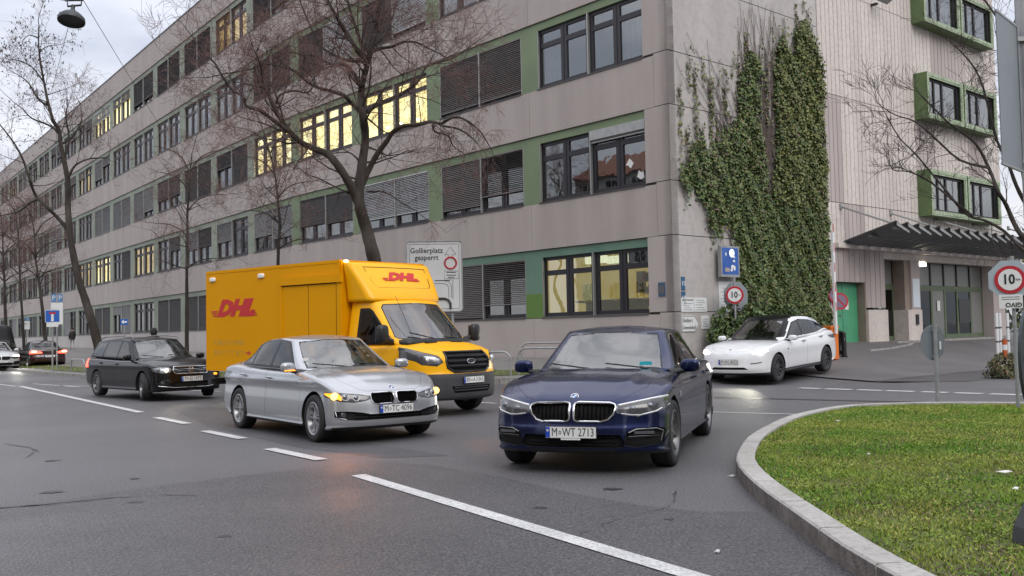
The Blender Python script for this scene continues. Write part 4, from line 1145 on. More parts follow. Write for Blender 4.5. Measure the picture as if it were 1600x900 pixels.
def plate(root, x, z, txt, tilt=0, y=0, face=1, wd=.52, blur=False, name='number_plate', rz=0):
    mb = MB().box(-.004, .004, -wd/2, wd/2, -.055, .055)
    mb.box(.004, .0055, -wd/2, -wd/2+.045, -.052, .052, 1)
    mb.box(-.006, .0035, -wd/2-.006, wd/2+.006, -.061, .061, 2)
    o = inst(name, mb.mesh(name, [M_plate, M_blue, M_black]), root, (x, y, z)); o.rotation_euler = (0, -tilt, rz)
    R = (0, face, 0); right = (0, 1, 0)
    me = text_mesh(txt, size=.118, bold=0, depth=.0004, xs=.80)
    co = [v.co.x for v in me.vertices]; wid = max(co)-min(co); sx = min(1, (wd-.09)/wid)
    for v in me.vertices: v.co.x *= sx
    me.transform(plane_mat((.0052, .022, -.002), (0, 1, 0), (0, 0, 1)))
    me.materials.append(M_txt)
    t = inst('plate_text', me, o)
    mb2 = MB().disc((.0062, -wd/2+.022, .018), .014, 12, 'x'); sub('plate_emblem', mb2.mesh('plate_emblem', M_line), o)
    return o
def seats(root, G, dark=M_seat, hr=True, xs=(-1.15, -1.95), z0=.55):
    for x in xs:
        for sy in (-1, 1):
            mb = MB()
            blob((x+.1, sy*.38, z0), (.5, .5, .18), 4, 12, 8, mb=mb)
            blob((x-.2, sy*.38, z0+.32), (.16, .48, .66), 4, 12, 8, mb=mb, rot=Matrix.Rotation(.25*-1, 3, 'Y'))
            blob((x-.3, sy*.38, z0+.72), (.1, .26, .2), 3, 12, 8, mb=mb)
            inst('seat', mb.mesh('seat', dark, 60), root)
def mirror(root, x, y, z, m, side, sz=(.14, .2, .15), ind=None):
    mb = MB(); blob((x, y, z), sz, 3.0, 16, 12, 0, mb, Matrix.Rotation(side*-.15, 3, 'Z'))
    o = inst('door_mirror', mb.mesh('door_mirror', m, 60), root)
    mb2 = MB().tube([(x+.01, y-side*.04, z-.045), (x+.02, y-side*.14, z-.07), (x+.03, y-side*.24, z-.075)], [.028, .034, .045], 8)
    mb2.obox((x-sz[0]/2-.004+.012, y, z), (.01, sz[1]*.82, sz[2]*.78)); sub('mirror_arm', mb2.mesh('mirror_arm', M_black, 40), o)
    if ind: sub('indicator', MB().box(x+sz[0]*.3, x+sz[0]*.5+.004, y-sz[1]*.35, y+sz[1]*.42, z-.052, z-.035).mesh('indicator', ind), o)
    return o
X_, Y_, Z_ = (1, 0, 0), (0, 1, 0), (0, 0, 1)
def fL(t=.25): return lambda c, n: c.y > 0 and n.y > t
def fR(t=.25): return lambda c, n: c.y < 0 and n.y < -t
def fF(t=.1): return lambda c, n: n.x > t
def fB(t=.1): return lambda c, n: n.x < -t
def mir(P): return [(-a, b) for a, b in P][::-1]
def circ(cx, cy, r, n=16, ry=None): return [(cx+r*math.cos(2*pi*i/n), cy+(ry or r)*math.sin(2*pi*i/n)) for i in range(n)]
def make_car(S):
    """S: proportions and cut lines of one car. Origin on the ground under the front axle, +x forwards."""
    col = S['paint']
    root = empty('car', (0, 0, 0)); root.name = S.get('name', 'parked_car')
    mats = [col, M_black, M_gap, M_well, G_cars, M_gloss, M_refl, M_chr, M_lampd, S.get('lampmat', M_drl), S.get('roofmat', col), M_seat, S.get('amber', M_refl), S.get('tail', M_refl), G_shield, S.get('lamp2', M_refl)]
    WB, r = S['WB'], S['r']
    bs = body_shell(S, mats)
    low = S.get('lowz', .25)
    # dark sill and underside
    for f in bs.bm.faces:
        c = f.calc_center_median()
        if c.z < itp(S['zbot'], c.x)+.03: f.material_index = 1
    G = S['gh']
    # the cabin floor of the shell stays unseen: dark where the glasshouse stands
    if not S.get('nocabin'):
        bs.dye([(G['xr0']+.12, -G['wb']+.07), (G['xf0']-.10, -G['wb']+.1), (G['xf0']-.02, -.45), (G['xf0']+.02, 0), (G['xf0']-.02, .45), (G['xf0']-.10, G['wb']-.1), (G['xr0']+.12, G['wb']-.07)], X_, Y_, lambda c, n: n.z > .3 and c.z > .6, 11)
    # wheel arches
    ra = S.get('ra', r+.045)
    for xw in (0, -WB):
        P = circ(xw, r+.005, ra, 28)
        for fl_, vec in ((lambda c, n: c.y > S['hw']-.33, (0, -.27, 0)), (lambda c, n: c.y < -S['hw']+.33, (0, .27, 0))):
            if S.get('clad'): bs.dye(circ(xw, r+.005, ra+.05, 28), X_, Z_, (fL(.2) if vec[1] < 0 else fR(.2)), 1)
            bs.hole(P, X_, Z_, fl_, vec, 3)
    parts = []
    for op in S['cuts']:
        kind, nm, poly, proj, mi = op[:5]; kw = op[5] if len(op) > 5 else {}
        sides = [1, -1] if kw.get('mirror', True) and proj in ('side', 'front', 'rear', 'q', 'qr', 'top') else [1]
        if kw.get('centre'): sides = [1]
        for sg in sides:
            if proj == 'side': R, U, fl_ = X_, Z_, (fL(.2) if sg > 0 else fR(.2)); P = poly
            elif proj == 'front': R, U, fl_ = Y_, Z_, (lambda c, n: n.x > .05 and c.x > .15); P = poly if sg > 0 else mir(poly)
            elif proj == 'rear': R, U, fl_ = Y_, Z_, (lambda c, n: n.x < -.05 and c.x < -WB-.2); P = poly if sg > 0 else mir(poly)
            elif proj == 'q':   # three-quarter view of a front corner
                a = math.radians(kw.get('ang', 35)); R, U = (-math.sin(a), sg*math.cos(a), 0), Z_; P = poly
                fl_ = lambda c, n, sg=sg: c.y*sg > .02 and c.x > -.1 and (n.x > .05 or n.y*sg > .3)
            elif proj == 'qr':
                a = math.radians(kw.get('ang', 35)); R, U = (math.sin(a), sg*math.cos(a), 0), Z_; P = poly
                fl_ = lambda c, n, sg=sg: c.y*sg > .02 and c.x < -WB+.1 and (n.x < -.05 or n.y*sg > .3)
            elif proj == 'top': R, U, fl_ = X_, Y_, (lambda c, n: n.z > .3); P = poly if sg > 0 else [(a_, -b_) for a_, b_ in poly][::-1]
            if kind == 'dye': bs.dye(P, R, U, fl_, mi)
            elif kind == 'part':
                nb = bs.part(P, R, U, fl_, mi, kw.get('inset', .004), kw.get('bmi', 2), kw.get('depth', 0))
                if nb:
                    o = inst(nm, bs.mesh(nm, nb), root); parts.append((nm, sg, o)); nb.free()
            elif kind == 'hole': bs.hole(P, R, U, fl_, kw.get('vec', (-.05, 0, 0)), mi)
    if S.get('postpaint'): S['postpaint'](bs)
    inst('body', bs.mesh('body'), root)
    # glasshouse
    gs = green_shell(S, mats)
    if 'roofmat' in S:
        for f in gs.bm.faces:
            if f.normal.z > .75 and f.calc_center_median().z > 1.1: f.material_index = 10
    for mi, P in S['dlo_trim']:
        for fl_ in (fL(.3), fR(.3)): gs.dye(P, X_, Z_, fl_, mi)
    for P in S['side_glass']:
        for fl_ in (fL(.3), fR(.3)):
            nb = gs.part(P, X_, Z_, fl_, 4, .006, 5, .004)
            if nb: inst('side_window', gs.mesh('side_window', nb), root); nb.free()
    P = S['shield']; P = P+[(-a, b) for a, b in P][::-1]
    nb = gs.part(P, Y_, Z_, lambda c, n: n.x > .25 and c.x > (G['xf1']-.35), 14, .022, 5, .004)
    if nb: inst('windscreen', gs.mesh('windscreen', nb), root); nb.free()
    P = S['backlight']; P = P+[(-a, b) for a, b in P][::-1]
    nb = gs.part(P, Y_, Z_, lambda c, n: n.x < -.2 and c.x < G['xr1']+.35, 4, .02, 5, .004)
    if nb: inst('rear_window', gs.mesh('rear_window', nb), root); nb.free()
    inst('cabin', gs.mesh('cabin'), root)
    for nm, sg, o in parts:
        if nm == 'door' and S.get('handles'):
            c = [v.co for v in o.data.vertices]; mx_ = min(v.x for v in c); 
            k = min(S['handles'], key=lambda h: abs(h[0]-.1-mx_))
            y = max(abs(v.y) for v in c if abs(v.z-k[1]) < .1)-.0
            mb = blob((k[0], sg*(y-.004), k[1]), (.2, .045, .034), 2.6, 12, 8); sub('door_handle', mb.mesh('door_handle', S.get('handlemat', col), 60), o)
    wy = S['track']/2
    for i, xw in enumerate((0, -WB)):
        for sg in (1, -1): add_wheel(root, xw, sg*wy, r, S.get('ww', .225), *S['wheel'], steer=(S.get('steer', 0) if i == 0 else 0))
    seats(root, G, S.get('seatmat', M_seat), z0=S.get('seatz', .52), xs=S.get('seatx', (-1.2, -2.05)))
    mbd = MB(); xd = G['xf0']-.28
    blob((xd-.1, 0, itp(G['belt'], xd)-.02), (.45, G['wb']*1.75, .16), 5, 16, 8, mb=mbd); inst('dashboard', mbd.mesh('dashboard', M_black, 60), root)
    sw = MB().tube([(xd-.38+.05*math.sin(a_*pi/10), .38+.18*math.cos(a_*pi/10), .92+.17*math.sin(a_*pi/10)) for a_ in range(20)], .014, 6, close=True)
    inst('steering_wheel', sw.mesh('steering_wheel', M_black, 60), root)
    wpr = MB()
    for y0, y1 in ((.55, .05), (-.12, -.6)):
        x0 = G['xf0']-.05
        wpr.tube([(x0-.02, y0, itp(G['belt'], x0)+.045), (x0-.10-.06*abs(y1), y1, itp(G['belt'], x0)+.10)], .009, 5)
    inst('wiper', wpr.mesh('wiper', M_black), root)
    if S.get('mirror'): 
        mxp, mz, msz = S['mirror'] 
        for sg in (1, -1): mirror(root, mxp, sg*S['mirror_y'], mz, S.get('mirrormat', col), sg, msz, S.get('mirror_ind') if sg < 0 or not S.get('ind_one') else None)
    mr_ = MB(); blob((G['xf1']-.02, 0, itp(G['zroof'], G['xf1'])-.16), (.05, .22, .07), 3, 10, 8, mb=mr_); inst('rear_view_mirror', mr_.mesh('rear_view_mirror', M_black, 60), root)
    if S.get('extra'): S['extra'](root, bs, gs)
    bs.bm.free(); bs.ref.free(); gs.bm.free(); gs.ref.free()
    return root
def spot(root, loc, d, col, power, size=70, blend=.6, r=.06):
    l = bpy.data.lights.new('added_lamp_beam', 'SPOT'); l.energy = power; l.color = col; l.spot_size = math.radians(size); l.spot_blend = blend; l.shadow_soft_size = r
    o = bpy.data.objects.new('added_lamp_beam', l); COL.objects.link(o); o.parent = root; o.location = loc
    o.rotation_euler = Vector(d).to_track_quat('-Z', 'Y').to_euler()
    return o
CAR_K = 1.035
def shiftz(S, dz):
    S['ztop'] = [(x, z+dz*cl((.75-x)/.6)) for x, z in S['ztop']]
    for k_ in ('belt', 'zroof'): S['gh'][k_] = [(x, z+dz) for x, z in S['gh'][k_]]
    for k_ in ('shield', 'backlight'): S[k_] = [(a, b+dz) for a, b in S[k_]]
    S['side_glass'] = [[(a, b+dz) for a, b in P] for P in S['side_glass']]; S['dlo_trim'] = [(m, [(a, b+dz) for a, b in P]) for m, P in S['dlo_trim']]
    S['side'] = [(z+(dz if z > .6 else 0), m) for z, m in S['side']]; S['handles'] = [(x, z+dz) for x, z in S['handles']]
    m_ = S['mirror']; S['mirror'] = (m_[0], m_[1]+dz, m_[2])
def lift(S, k, kp):
    """raise the roof and the window outlines above the belt line"""
    f = lambda z, q: z if z < 1.05 else 1.05+(z-1.05)*q
    S['gh']['zroof'] = sorted((x, f(z, k)) for x, z in S['gh']['zroof'])
    for nm in ('shield', 'backlight'): S[nm] = [(a, f(b, kp)) for a, b in S[nm]]
    S['side_glass'] = [[(a, f(b, kp)) for a, b in P] for P in S['side_glass']]
    S['dlo_trim'] = [(m, [(a, f(b, kp)) for a, b in P]) for m, P in S['dlo_trim']]
def place(root, x, y, hx, hy, z=0, pitch=0, label=None, cat='car', group=None):
    root.scale = (CAR_K,)*3; root.location = (x, y, z); root.rotation_euler = (0, pitch, math.atan2(hy, hx)); tag(root, label, cat, group)
def kidney(root, y0, y1, z0, z1, xfun, m_ring, n=9, skew=0):
    """ring and vertical bars of one half of a twin grille"""
    c = ((y0+y1)/2, (z0+z1)/2); hy, hz = (y1-y0)/2, (z1-z0)/2
    return c, hy, hz
def surf_x(bs, y, z, d=1):
    h = bs.bvh.ray_cast(Vector((9*d, y, z)), Vector((-d, 0, 0)))
    return h[0].x if h[0] is not None else 0
def surf_y(bs, x, z, d=1):
    h = bs.bvh.ray_cast(Vector((x, 3*d, z)), Vector((0, -d, 0)))
    return h[0].y if h[0] is not None else 0
def ring_on(root, bs, P, r, m, name, off=.0, d=1, close=True, n=6):
    """a bead following a front-view outline laid on the body surface"""
    Q = []
    for i in range(len(P)):
        a = P[i]; b = P[(i+1) % len(P)]
        if not close and i == len(P)-1: Q.append(a); break
        k = max(1, int(math.hypot(b[0]-a[0], b[1]-a[1])/.04))
        for j in range(k): Q.append((lerp(a[0], b[0], j/k), lerp(a[1], b[1], j/k)))
    path = [(surf_x(bs, y, z, d)+off*d, y, z) for y, z in Q]
    return inst(name, MB().tube(path, r, n, close=close).mesh(name, m, 60), root)
def bars(root, bs, y0, y1, z0, z1, n, m, name, vertical=True, depth=.03, w=.008, d=1, inside=None):
    mb = MB()
    for i in range(n):
        t = (i+.5)/n
        if vertical:
            y = lerp(y0, y1, t); a = z0; b = z1
            if inside: a, b = inside(y)
            if b-a < .02: continue
            xa = surf_x(bs, y, a, d); xb = surf_x(bs, y, b, d)
            mb.add([(xa-d*(depth+.02), y-w, a), (xa-d*depth*.3, y, a), (xa-d*(depth+.02), y+w, a), (xb-d*(depth+.02), y-w, b), (xb-d*depth*.3, y, b), (xb-d*(depth+.02), y+w, b)], [(0, 1, 4, 3), (1, 2, 5, 4)])
        else:
            z = lerp(z0, z1, t); k = 12; pts = [(lerp(y0, y1, j/k)) for j in range(k+1)]
            vs = []
            for y in pts:
                x = surf_x(bs, y, z, d)-d*depth
                vs += [(x, y, z-w), (x+d*.012, y, z), (x, y, z+w)]
            mb.add(vs, [(3*j, 3*j+1, 3*j+4, 3*j+3) for j in range(k)]+[(3*j+1, 3*j+2, 3*j+5, 3*j+4) for j in range(k)])
    return inst(name, mb.mesh(name, m), root)
def roundel(root, bs, z, r, top=False, x=None, tilt=.5):
    xx = surf_x(bs, 0, z)+.004 if x is None else x
    e_ = inst('emblem', MB().lathe([(0, .002), (r, .002), (r*1.0, -.004)], 24, axis='x').mesh('emblem', M_chr, 40), root, (xx, 0, z))
    e_.rotation_euler = (0, -tilt, 0)
    mb = MB()
    for q in range(4):
        pts = [(.004, 0, 0)]+[(.004, r*.6*math.cos(q*pi/2+j*pi/12), r*.6*math.sin(q*pi/2+j*pi/12)) for j in range(7)]
        mb.add(pts, [tuple(range(8))], q % 2)
    mb.add([(.003, r*.85*math.cos(j*pi/12), r*.85*math.sin(j*pi/12)) for j in range(24)], [tuple(range(24))], 2)
    sub('emblem_face', mb.mesh('emblem_face', [M_plate, mat('emblem_blue', (.02, .15, .5), .3), M_gloss]), e_)
    return e_
DOORS4 = lambda a, b, c, d, zt, zb=.26: [
    ('part', 'door', [(a, zb), (a+.02, .62), (a-.08, zt), (b, zt), (b, zb)], 'side', None),
    ('part', 'door', [(b-.006, zb), (b-.006, zt), (d, zt), (d+.06, .86), (d+.32, .64), (c, zb)], 'side', None)]
# ---- blue executive saloon, nearest car
K5 = [(.022, .575), (.03, .548), (.06, .535), (.30, .535), (.37, .555), (.42, .605), (.445, .672), (.43, .70), (.38, .715), (.07, .722), (.03, .712), (.022, .69)]
H5 = [(.452, .622), (.55, .592), (.66, .582), (.84, .62), (.93, .68), (.93, .785), (.84, .775), (.452, .702)]
def ex5(root, bs, gs):
    for s_ in (1, -1):
        P = [(s_*a, b) for a, b in K5]
        ring_on(root, bs, P, .013, M_chr, 'grille_ring', .004)
        def ins(y, s_=s_):
            y = abs(y); lo = .54 if y < .31 else lerp(.54, .68, (y-.31)/.13); return (lo+.008, .712)
        bars(root, bs, s_*.05, s_*.43, .54, .72, 9, M_gloss, 'grille_bars', True, .02, .010, inside=ins)
        # bright strips of the lamps
        for P2, r_ in (([(.47, .692), (.62, .722), (.78, .752), (.90, .768)], .010), ([(.50, .612), (.60, .598), (.68, .596), (.82, .628), (.90, .675)], .006)):
            ring_on(root, bs, [(s_*a, b) for a, b in P2], r_, M_drlo, 'lamp_strip', .0, close=False)
        for cy, cz in ((.60, .655), (.76, .68)):
            xx = surf_x(bs, s_*cy, cz); inst('lamp_projector', MB().lathe([(0, .012), (.022, .008), (.032, 0), (.036, -.02)], 18, (xx-.002, s_*cy, cz), 'x').mesh('lamp_projector', M_refl, 40), root)
        ring_on(root, bs, [(s_*.57, .425), (s_*.64, .458), (s_*.82, .460), (s_*.875, .43), (s_*.855, .33)], .008, M_rimM, 'intake_trim', -.006, close=False)
        ring_on(root, bs, [(s_*.57, .385), (s_*.7, .39), (s_*.84, .385)], .006, M_rimD, 'intake_trim', -.012, close=False)
        xx = surf_x(bs, s_*.72, .425); inst('fog_lamp', MB().box(-.01, .01, -.1, .1, -.014, .014).mesh('fog_lamp', M_refl), root, (xx-.022, s_*.71, .423), s_*.35)
        inst('chrome_strip', MB().box(-.07, .07, -.004, .004, -.035, .035).mesh('chrome_strip', M_chr), root, (-.50, surf_y(bs, -.5, .72, s_)+s_*.002, .73))
    bars(root, bs, -.45, .45, .28, .40, 3, M_black, 'intake_bars', False, .03, .006)
    inst('parking_sensor', MB().disc((surf_x(bs, .66, .56)+.001, .66, .56), .013, 10, 'x').mesh('parking_sensor', M_gap), root)
    roundel(root, bs, .775, .041, tilt=.8)
    plate(root, surf_x(bs, 0, .43)+.012, .43, 'M\u25e6WT 2713', 0)
    inst('plate_holder', MB().box(0, .012, -.1, .1, .355, .37).mesh('plate_holder', M_litter), root, (surf_x(bs, 0, .36)+.01, 0, 0))
    inst('paper_permit', MB().box(-.003, .003, -.07, .07, -.02, .02).mesh('paper_permit', mat('turquoise_sticker', (.02, .4, .5), .5)), root, (-.62, .5, 1.06))
S5 = dict(name='parked_car', FO=.86, RO=1.10, WB=2.975, hw=.934, r=.348, track=1.60, ww=.235,
    ztop=[(-4.08, .80), (-4.02, 1.0), (-3.9, 1.075), (-3.4, 1.075), (-2.5, 1.03), (-1.2, 1.0), (-.5, 1.005), (-.1, .98), (.3, .925), (.55, .86), (.72, .80), (.81, .745), (.86, .67)],
    drop=[(-4, .10), (-3, .05), (-1, .05), (0, .05), (.5, .06), (.8, .045)], crease=[(-.5, 0)], creasey=[(-.5, .62), (.2, .54), (.8, .40)], creaseh=[(-.5, .012), (0, .015), (.6, .014), (.86, .0)],
    plan=[(-4.08, .84), (-3.6, .91), (-3, .934), (-1.5, .922), (0, .932), (.3, .925), (.6, .90), (.86, .88)],
    side=[(.15, .94), (.28, .965), (.40, .985), (.58, .982), (.72, .968), (.80, .990), (.825, 1.003), (.85, .978), (.95, .94), (1.05, .90)],
    zbot=[(-4.08, .36), (-3.6, .27), (-3.3, .20), (-.5, .20), (.3, .18), (.6, .20), (.86, .22)],
    dxf=[(.18, -.08), (.26, -.01), (.35, .01), (.45, .005), (.50, -.012), (.54, -.022), (.66, -.04), (.74, -.08), (.84, -.14)],
    dxr=[(.3, -.12), (.45, 0), (.6, 0), (.75, -.04), (.98, -.02), (1.08, -.05)], Rf=.42, ncorner=2.5, cp=4,
    gh=dict(xf0=-.40, xf1=-1.16, xr1=-2.95, xr0=-3.62, wb=.815, wt=.60, bowf=.24, bowr=.2, crown=.045,
        belt=[(-3.7, 1.04), (-3, 1.02), (-2, .985), (-.9, .97), (-.4, .965)], zroof=[(-.8, 1.40), (-1.2, 1.452), (-1.7, 1.479), (-2.2, 1.468), (-2.7, 1.405), (-3.0, 1.32), (-3.35, 1.20)],
        taper=[(-3.7, .84), (-3, .94), (-2.4, 1), (-1.4, 1), (-.9, .99), (-.4, .95)]),
    cuts=[
     ('part', 'bonnet', [(.66, -.52), (.72, -.40), (.765, 0), (.72, .40), (.66, .52), (.4, .70), (-.45, .78), (-.40, .6), (-.32, 0), (-.40, -.6), (-.45, -.78), (.4, -.70)], 'top', None, dict(centre=True)),
     ('hole', '', K5, 'front', 3, dict(vec=(-.05, 0, 0))),
     ('dye', '', H5, 'front', 8),      ('part', 'headlight', H5, 'front', None, dict(inset=.009, bmi=6, depth=.004)),
     ('hole', '', [(.52, .30), (.55, .42), (.63, .472), (.84, .475), (.895, .44), (.875, .31), (.62, .275)], 'front', 3, dict(vec=(-.045, 0, 0))),
     ('hole', '', [(-.515, .275), (.515, .275), (.53, .34), (.49, .405), (-.49, .405), (-.53, .34)], 'front', 3, dict(vec=(-.05, 0, 0), centre=True)),
     ('dye', '', [(-.95, .14), (.95, .14), (.95, .235), (-.95, .235)], 'front', 1, dict(centre=True))]
     +DOORS4(-.50, -1.83, -2.50, -2.98, 1.02)+[
     ('part', 'tail_light', [(.30, .83), (.90, .80), (.90, .93), (.45, .93), (.30, .90)], 'rear', 13, dict(inset=.006, bmi=5))],
    dlo_trim=[(5, [(-.80, .985), (-1.36, 1.398), (-1.9, 1.43), (-2.55, 1.40), (-3.02, 1.235), (-3.17, 1.07), (-3.15, 1.02)])],
    side_glass=[[(-.93, 1.02), (-1.38, 1.375), (-1.80, 1.40), (-1.80, 1.03)], [(-1.87, 1.03), (-1.87, 1.405), (-2.52, 1.375), (-2.66, 1.34), (-2.66, 1.05)], [(-2.71, 1.05), (-2.71, 1.32), (-2.98, 1.215), (-3.09, 1.08)]],
    shield=[(0, .985), (.69, 1.0), (.535, 1.385), (0, 1.425)], backlight=[(0, 1.10), (.62, 1.10), (.52, 1.34), (0, 1.37)],
    wheel=(5, M_rimM, 'double'), handles=[(-1.62, .865), (-2.75, .885)], mirror=(-.72, 1.03, (.13, .22, .15)), mirror_y=.985, mirrormat=None, extra=ex5, steer=-.03)
M_bluep = mat('dark_blue_metallic', (.003, .0095, .055), .26, metal=.7, coat=.5)
M_silp = mat('silver_metallic', (.40, .41, .43), .3, metal=.6, coat=.8)
M_whitep = mat('white_paint', (.72, .73, .74), .25, coat=.8)
M_blackp = mat('black_paint', (.004, .004, .005), .16, coat=.15, spec=.35)
M_redd = mat('dark_red_brown_paint', (.03, .008, .008), .25, coat=1)
A_or = emis('indicator_lit', (1.0, .33, .02), 1.7)
M_orl = emis('indicator_core', (1.0, .55, .12), 3.2)
H_on = emis('headlight_lit', (1.0, .97, .90), 9)
H_warm = emis('headlight_warm', (1.0, .80, .48), 6)
T_on = emis('tail_light_lit', (1.0, .07, .04), 4)
T_core = emis('brake_core', (1.0, .22, .12), 12)
S5['paint'] = M_bluep; S5['mirrormat'] = M_bluep
S5['roofmat'] = M_bluep
# ---- silver compact saloon
K3 = [(.022, .575), (.03, .55), (.06, .535), (.28, .53), (.335, .545), (.362, .59), (.368, .65), (.34, .68), (.07, .686), (.032, .675), (.022, .65)]
H3 = [(.375, .60), (.45, .575), (.60, .56), (.76, .575), (.86, .63), (.88, .70), (.76, .695), (.58, .675), (.375, .645)]
def ex3(root, bs, gs):
    for s_ in (1, -1):
        ring_on(root, bs, [(s_*a, b) for a, b in K3], .009, M_chr, 'grille_ring', .003)
        bars(root, bs, s_*.06, s_*.34, .545, .66, 9, M_gloss, 'grille_bars', True, .018, .008)
        for cy, cz, rr in ((.56, .622, .034), (.69, .635, .038)):
            xx = surf_x(bs, s_*cy, cz); o = inst('lamp_projector', MB().lathe([(0, .014), (rr*.7, .008), (rr, 0), (rr*1.1, -.02)], 18, (xx-.004, s_*cy, cz), 'x').mesh('lamp_projector', M_refl, 40), root)
            ring_on(root, bs, [(s_*cy+s_*rr*1.15*math.cos(a_*pi/8), cz+rr*1.15*math.sin(a_*pi/8)) for a_ in range(16)], .004, M_drlo, 'lamp_ring')
        cy, cz = .80, .648
        xx = surf_x(bs, s_*cy, cz); inst('indicator_bulb', blob((xx+.0, s_*cy, cz), (.07, .13, .10), 2, 12, 8).mesh('indicator_bulb', M_orl, 60), root)
        ring_on(root, bs, [(s_*.47, .66), (s_*.62, .682), (s_*.76, .69)], .006, M_refl, 'lamp_strip', close=False)
        xx = surf_x(bs, s_*.72, .40); inst('fog_lamp', MB().lathe([(0, .01), (.035, .006), (.045, -.01)], 16, (xx-.03, s_*.71, .40), 'x').mesh('fog_lamp', M_refl, 40), root)
        ring_on(root, bs, [(s_*.70, .34), (s_*.80, .36), (s_*.81, .44)], .007, M_chr, 'intake_trim', -.004, close=False)
    bars(root, bs, -.6, .6, .34, .41, 2, M_black, 'intake_bars', False, .03, .006)
    roundel(root, bs, .74, .041, tilt=.7)
    plate(root, surf_x(bs, 0, .455)+.014, .46, 'M\u25e6TC 4096', 0)
    inst('roof_antenna', blob((-2.6, 0, 1.44), (.2, .05, .06), 2.2, 12, 8).mesh('roof_antenna', M_silp, 60), root)
    inst('sticker', MB().box(-.002, .002, -.05, .05, -.06, .06).mesh('sticker', M_litter), root, (-.84, -.60, 1.09))
S3 = dict(name='silver_car', FO=.78, RO=1.03, WB=2.81, hw=.905, r=.328, track=1.555, ww=.225,
    ztop=[(-3.84, .80), (-3.79, .98), (-3.65, 1.04), (-3.2, 1.045), (-2.5, 1.0), (-1.2, .965), (-.5, .965), (-.1, .935), (.3, .885), (.52, .83), (.66, .785), (.74, .735), (.78, .68)],
    drop=[(-3.8, .10), (-3, .05), (-1, .05), (0, .05), (.5, .06), (.75, .045)], crease=[(-.5, 0)], creasey=[(-.5, .60), (.2, .50), (.75, .34)], creaseh=[(-.5, .012), (0, .011), (.5, .010), (.78, .0)],
    plan=[(-3.84, .80), (-3.4, .88), (-2.8, .905), (-1.5, .893), (0, .903), (.3, .895), (.55, .87), (.78, .85)],
    side=[(.15, .94), (.26, .97), (.38, .985), (.55, .978), (.68, .955), (.76, .985), (.785, 1.006), (.81, .975), (.9, .94), (1.0, .90)],
    zbot=[(-3.84, .34), (-3.4, .25), (-3.1, .19), (-.5, .19), (.3, .17), (.55, .19), (.78, .20)],
    dxf=[(.18, -.07), (.24, .0), (.32, .02), (.42, .0), (.55, -.02), (.66, -.05), (.74, -.10), (.85, -.15)],
    dxr=[(.3, -.12), (.45, 0), (.6, 0), (.75, -.04), (.98, -.02), (1.08, -.05)], Rf=.40, ncorner=2.5, cp=4,
    gh=dict(xf0=-.42, xf1=-1.16, xr1=-2.78, xr0=-3.38, wb=.79, wt=.58, bowf=.22, bowr=.18, crown=.045,
        belt=[(-3.5, 1.01), (-2.9, .99), (-2, .955), (-.9, .935), (-.4, .93)], zroof=[(-.8, 1.36), (-1.2, 1.408), (-1.7, 1.432), (-2.1, 1.42), (-2.55, 1.355), (-2.85, 1.27), (-3.15, 1.15)],
        taper=[(-3.5, .84), (-2.9, .94), (-2.3, 1), (-1.4, 1), (-.9, .99), (-.4, .95)]),
    cuts=[
     ('part', 'bonnet', [(.60, -.50), (.66, -.38), (.70, 0), (.66, .38), (.60, .50), (.35, .66), (-.45, .755), (-.42, .6), (-.34, 0), (-.42, -.6), (-.45, -.755), (.35, -.66)], 'top', None, dict(centre=True)),
     ('hole', '', K3, 'front', 3, dict(vec=(-.045, 0, 0))),
     ('dye', '', H3, 'front', 8), ('dye', '', [(.74, .59), (.85, .64), (.865, .69), (.76, .685), (.735, .64)], 'front', 12),      ('part', 'headlight', H3, 'front', None, dict(inset=.008, bmi=5, depth=.004)),
     ('hole', '', [(.40, .325), (.55, .32), (.76, .335), (.825, .37), (.82, .445), (.70, .45), (.52, .43), (.40, .405)], 'front', 3, dict(vec=(-.04, 0, 0))),
     ('hole', '', [(-.405, .325), (.405, .325), (.405, .40), (-.405, .40)], 'front', 3, dict(vec=(-.05, 0, 0), centre=True)),
     ('dye', '', [(-.5, .14), (.5, .14), (.62, .235), (-.62, .235)], 'front', 1, dict(centre=True))]
     +DOORS4(-.48, -1.72, -2.33, -2.82, .98)+[
     ('part', 'tail_light', [(.35, .80), (.88, .78), (.88, .92), (.5, .92), (.35, .88)], 'rear', 13, dict(inset=.006, bmi=5))],
    dlo_trim=[(5, [(-.80, .95), (-1.36, 1.352), (-1.8, 1.388), (-2.4, 1.355), (-2.85, 1.19), (-2.98, 1.04), (-2.96, .99)])],
    side_glass=[[(-.93, .985), (-1.38, 1.33), (-1.69, 1.355), (-1.69, .99)], [(-1.76, .99), (-1.76, 1.36), (-2.32, 1.33), (-2.47, 1.29), (-2.47, 1.01)], [(-2.52, 1.015), (-2.52, 1.27), (-2.80, 1.165), (-2.91, 1.045)]],
    shield=[(0, .945), (.67, .96), (.52, 1.34), (0, 1.38)], backlight=[(0, 1.06), (.6, 1.06), (.5, 1.29), (0, 1.32)],
    wheel=(5, M_rimS, 'double'), handles=[(-1.52, .825), (-2.57, .845)], mirror=(-.70, .985, (.13, .21, .145)), mirror_y=.945, extra=ex3, steer=-.05,
    paint=M_silp, mirrormat=M_silp, roofmat=M_silp, amber=A_or, seatmat=M_seatl, mirror_ind=A_or, ind_one=True)
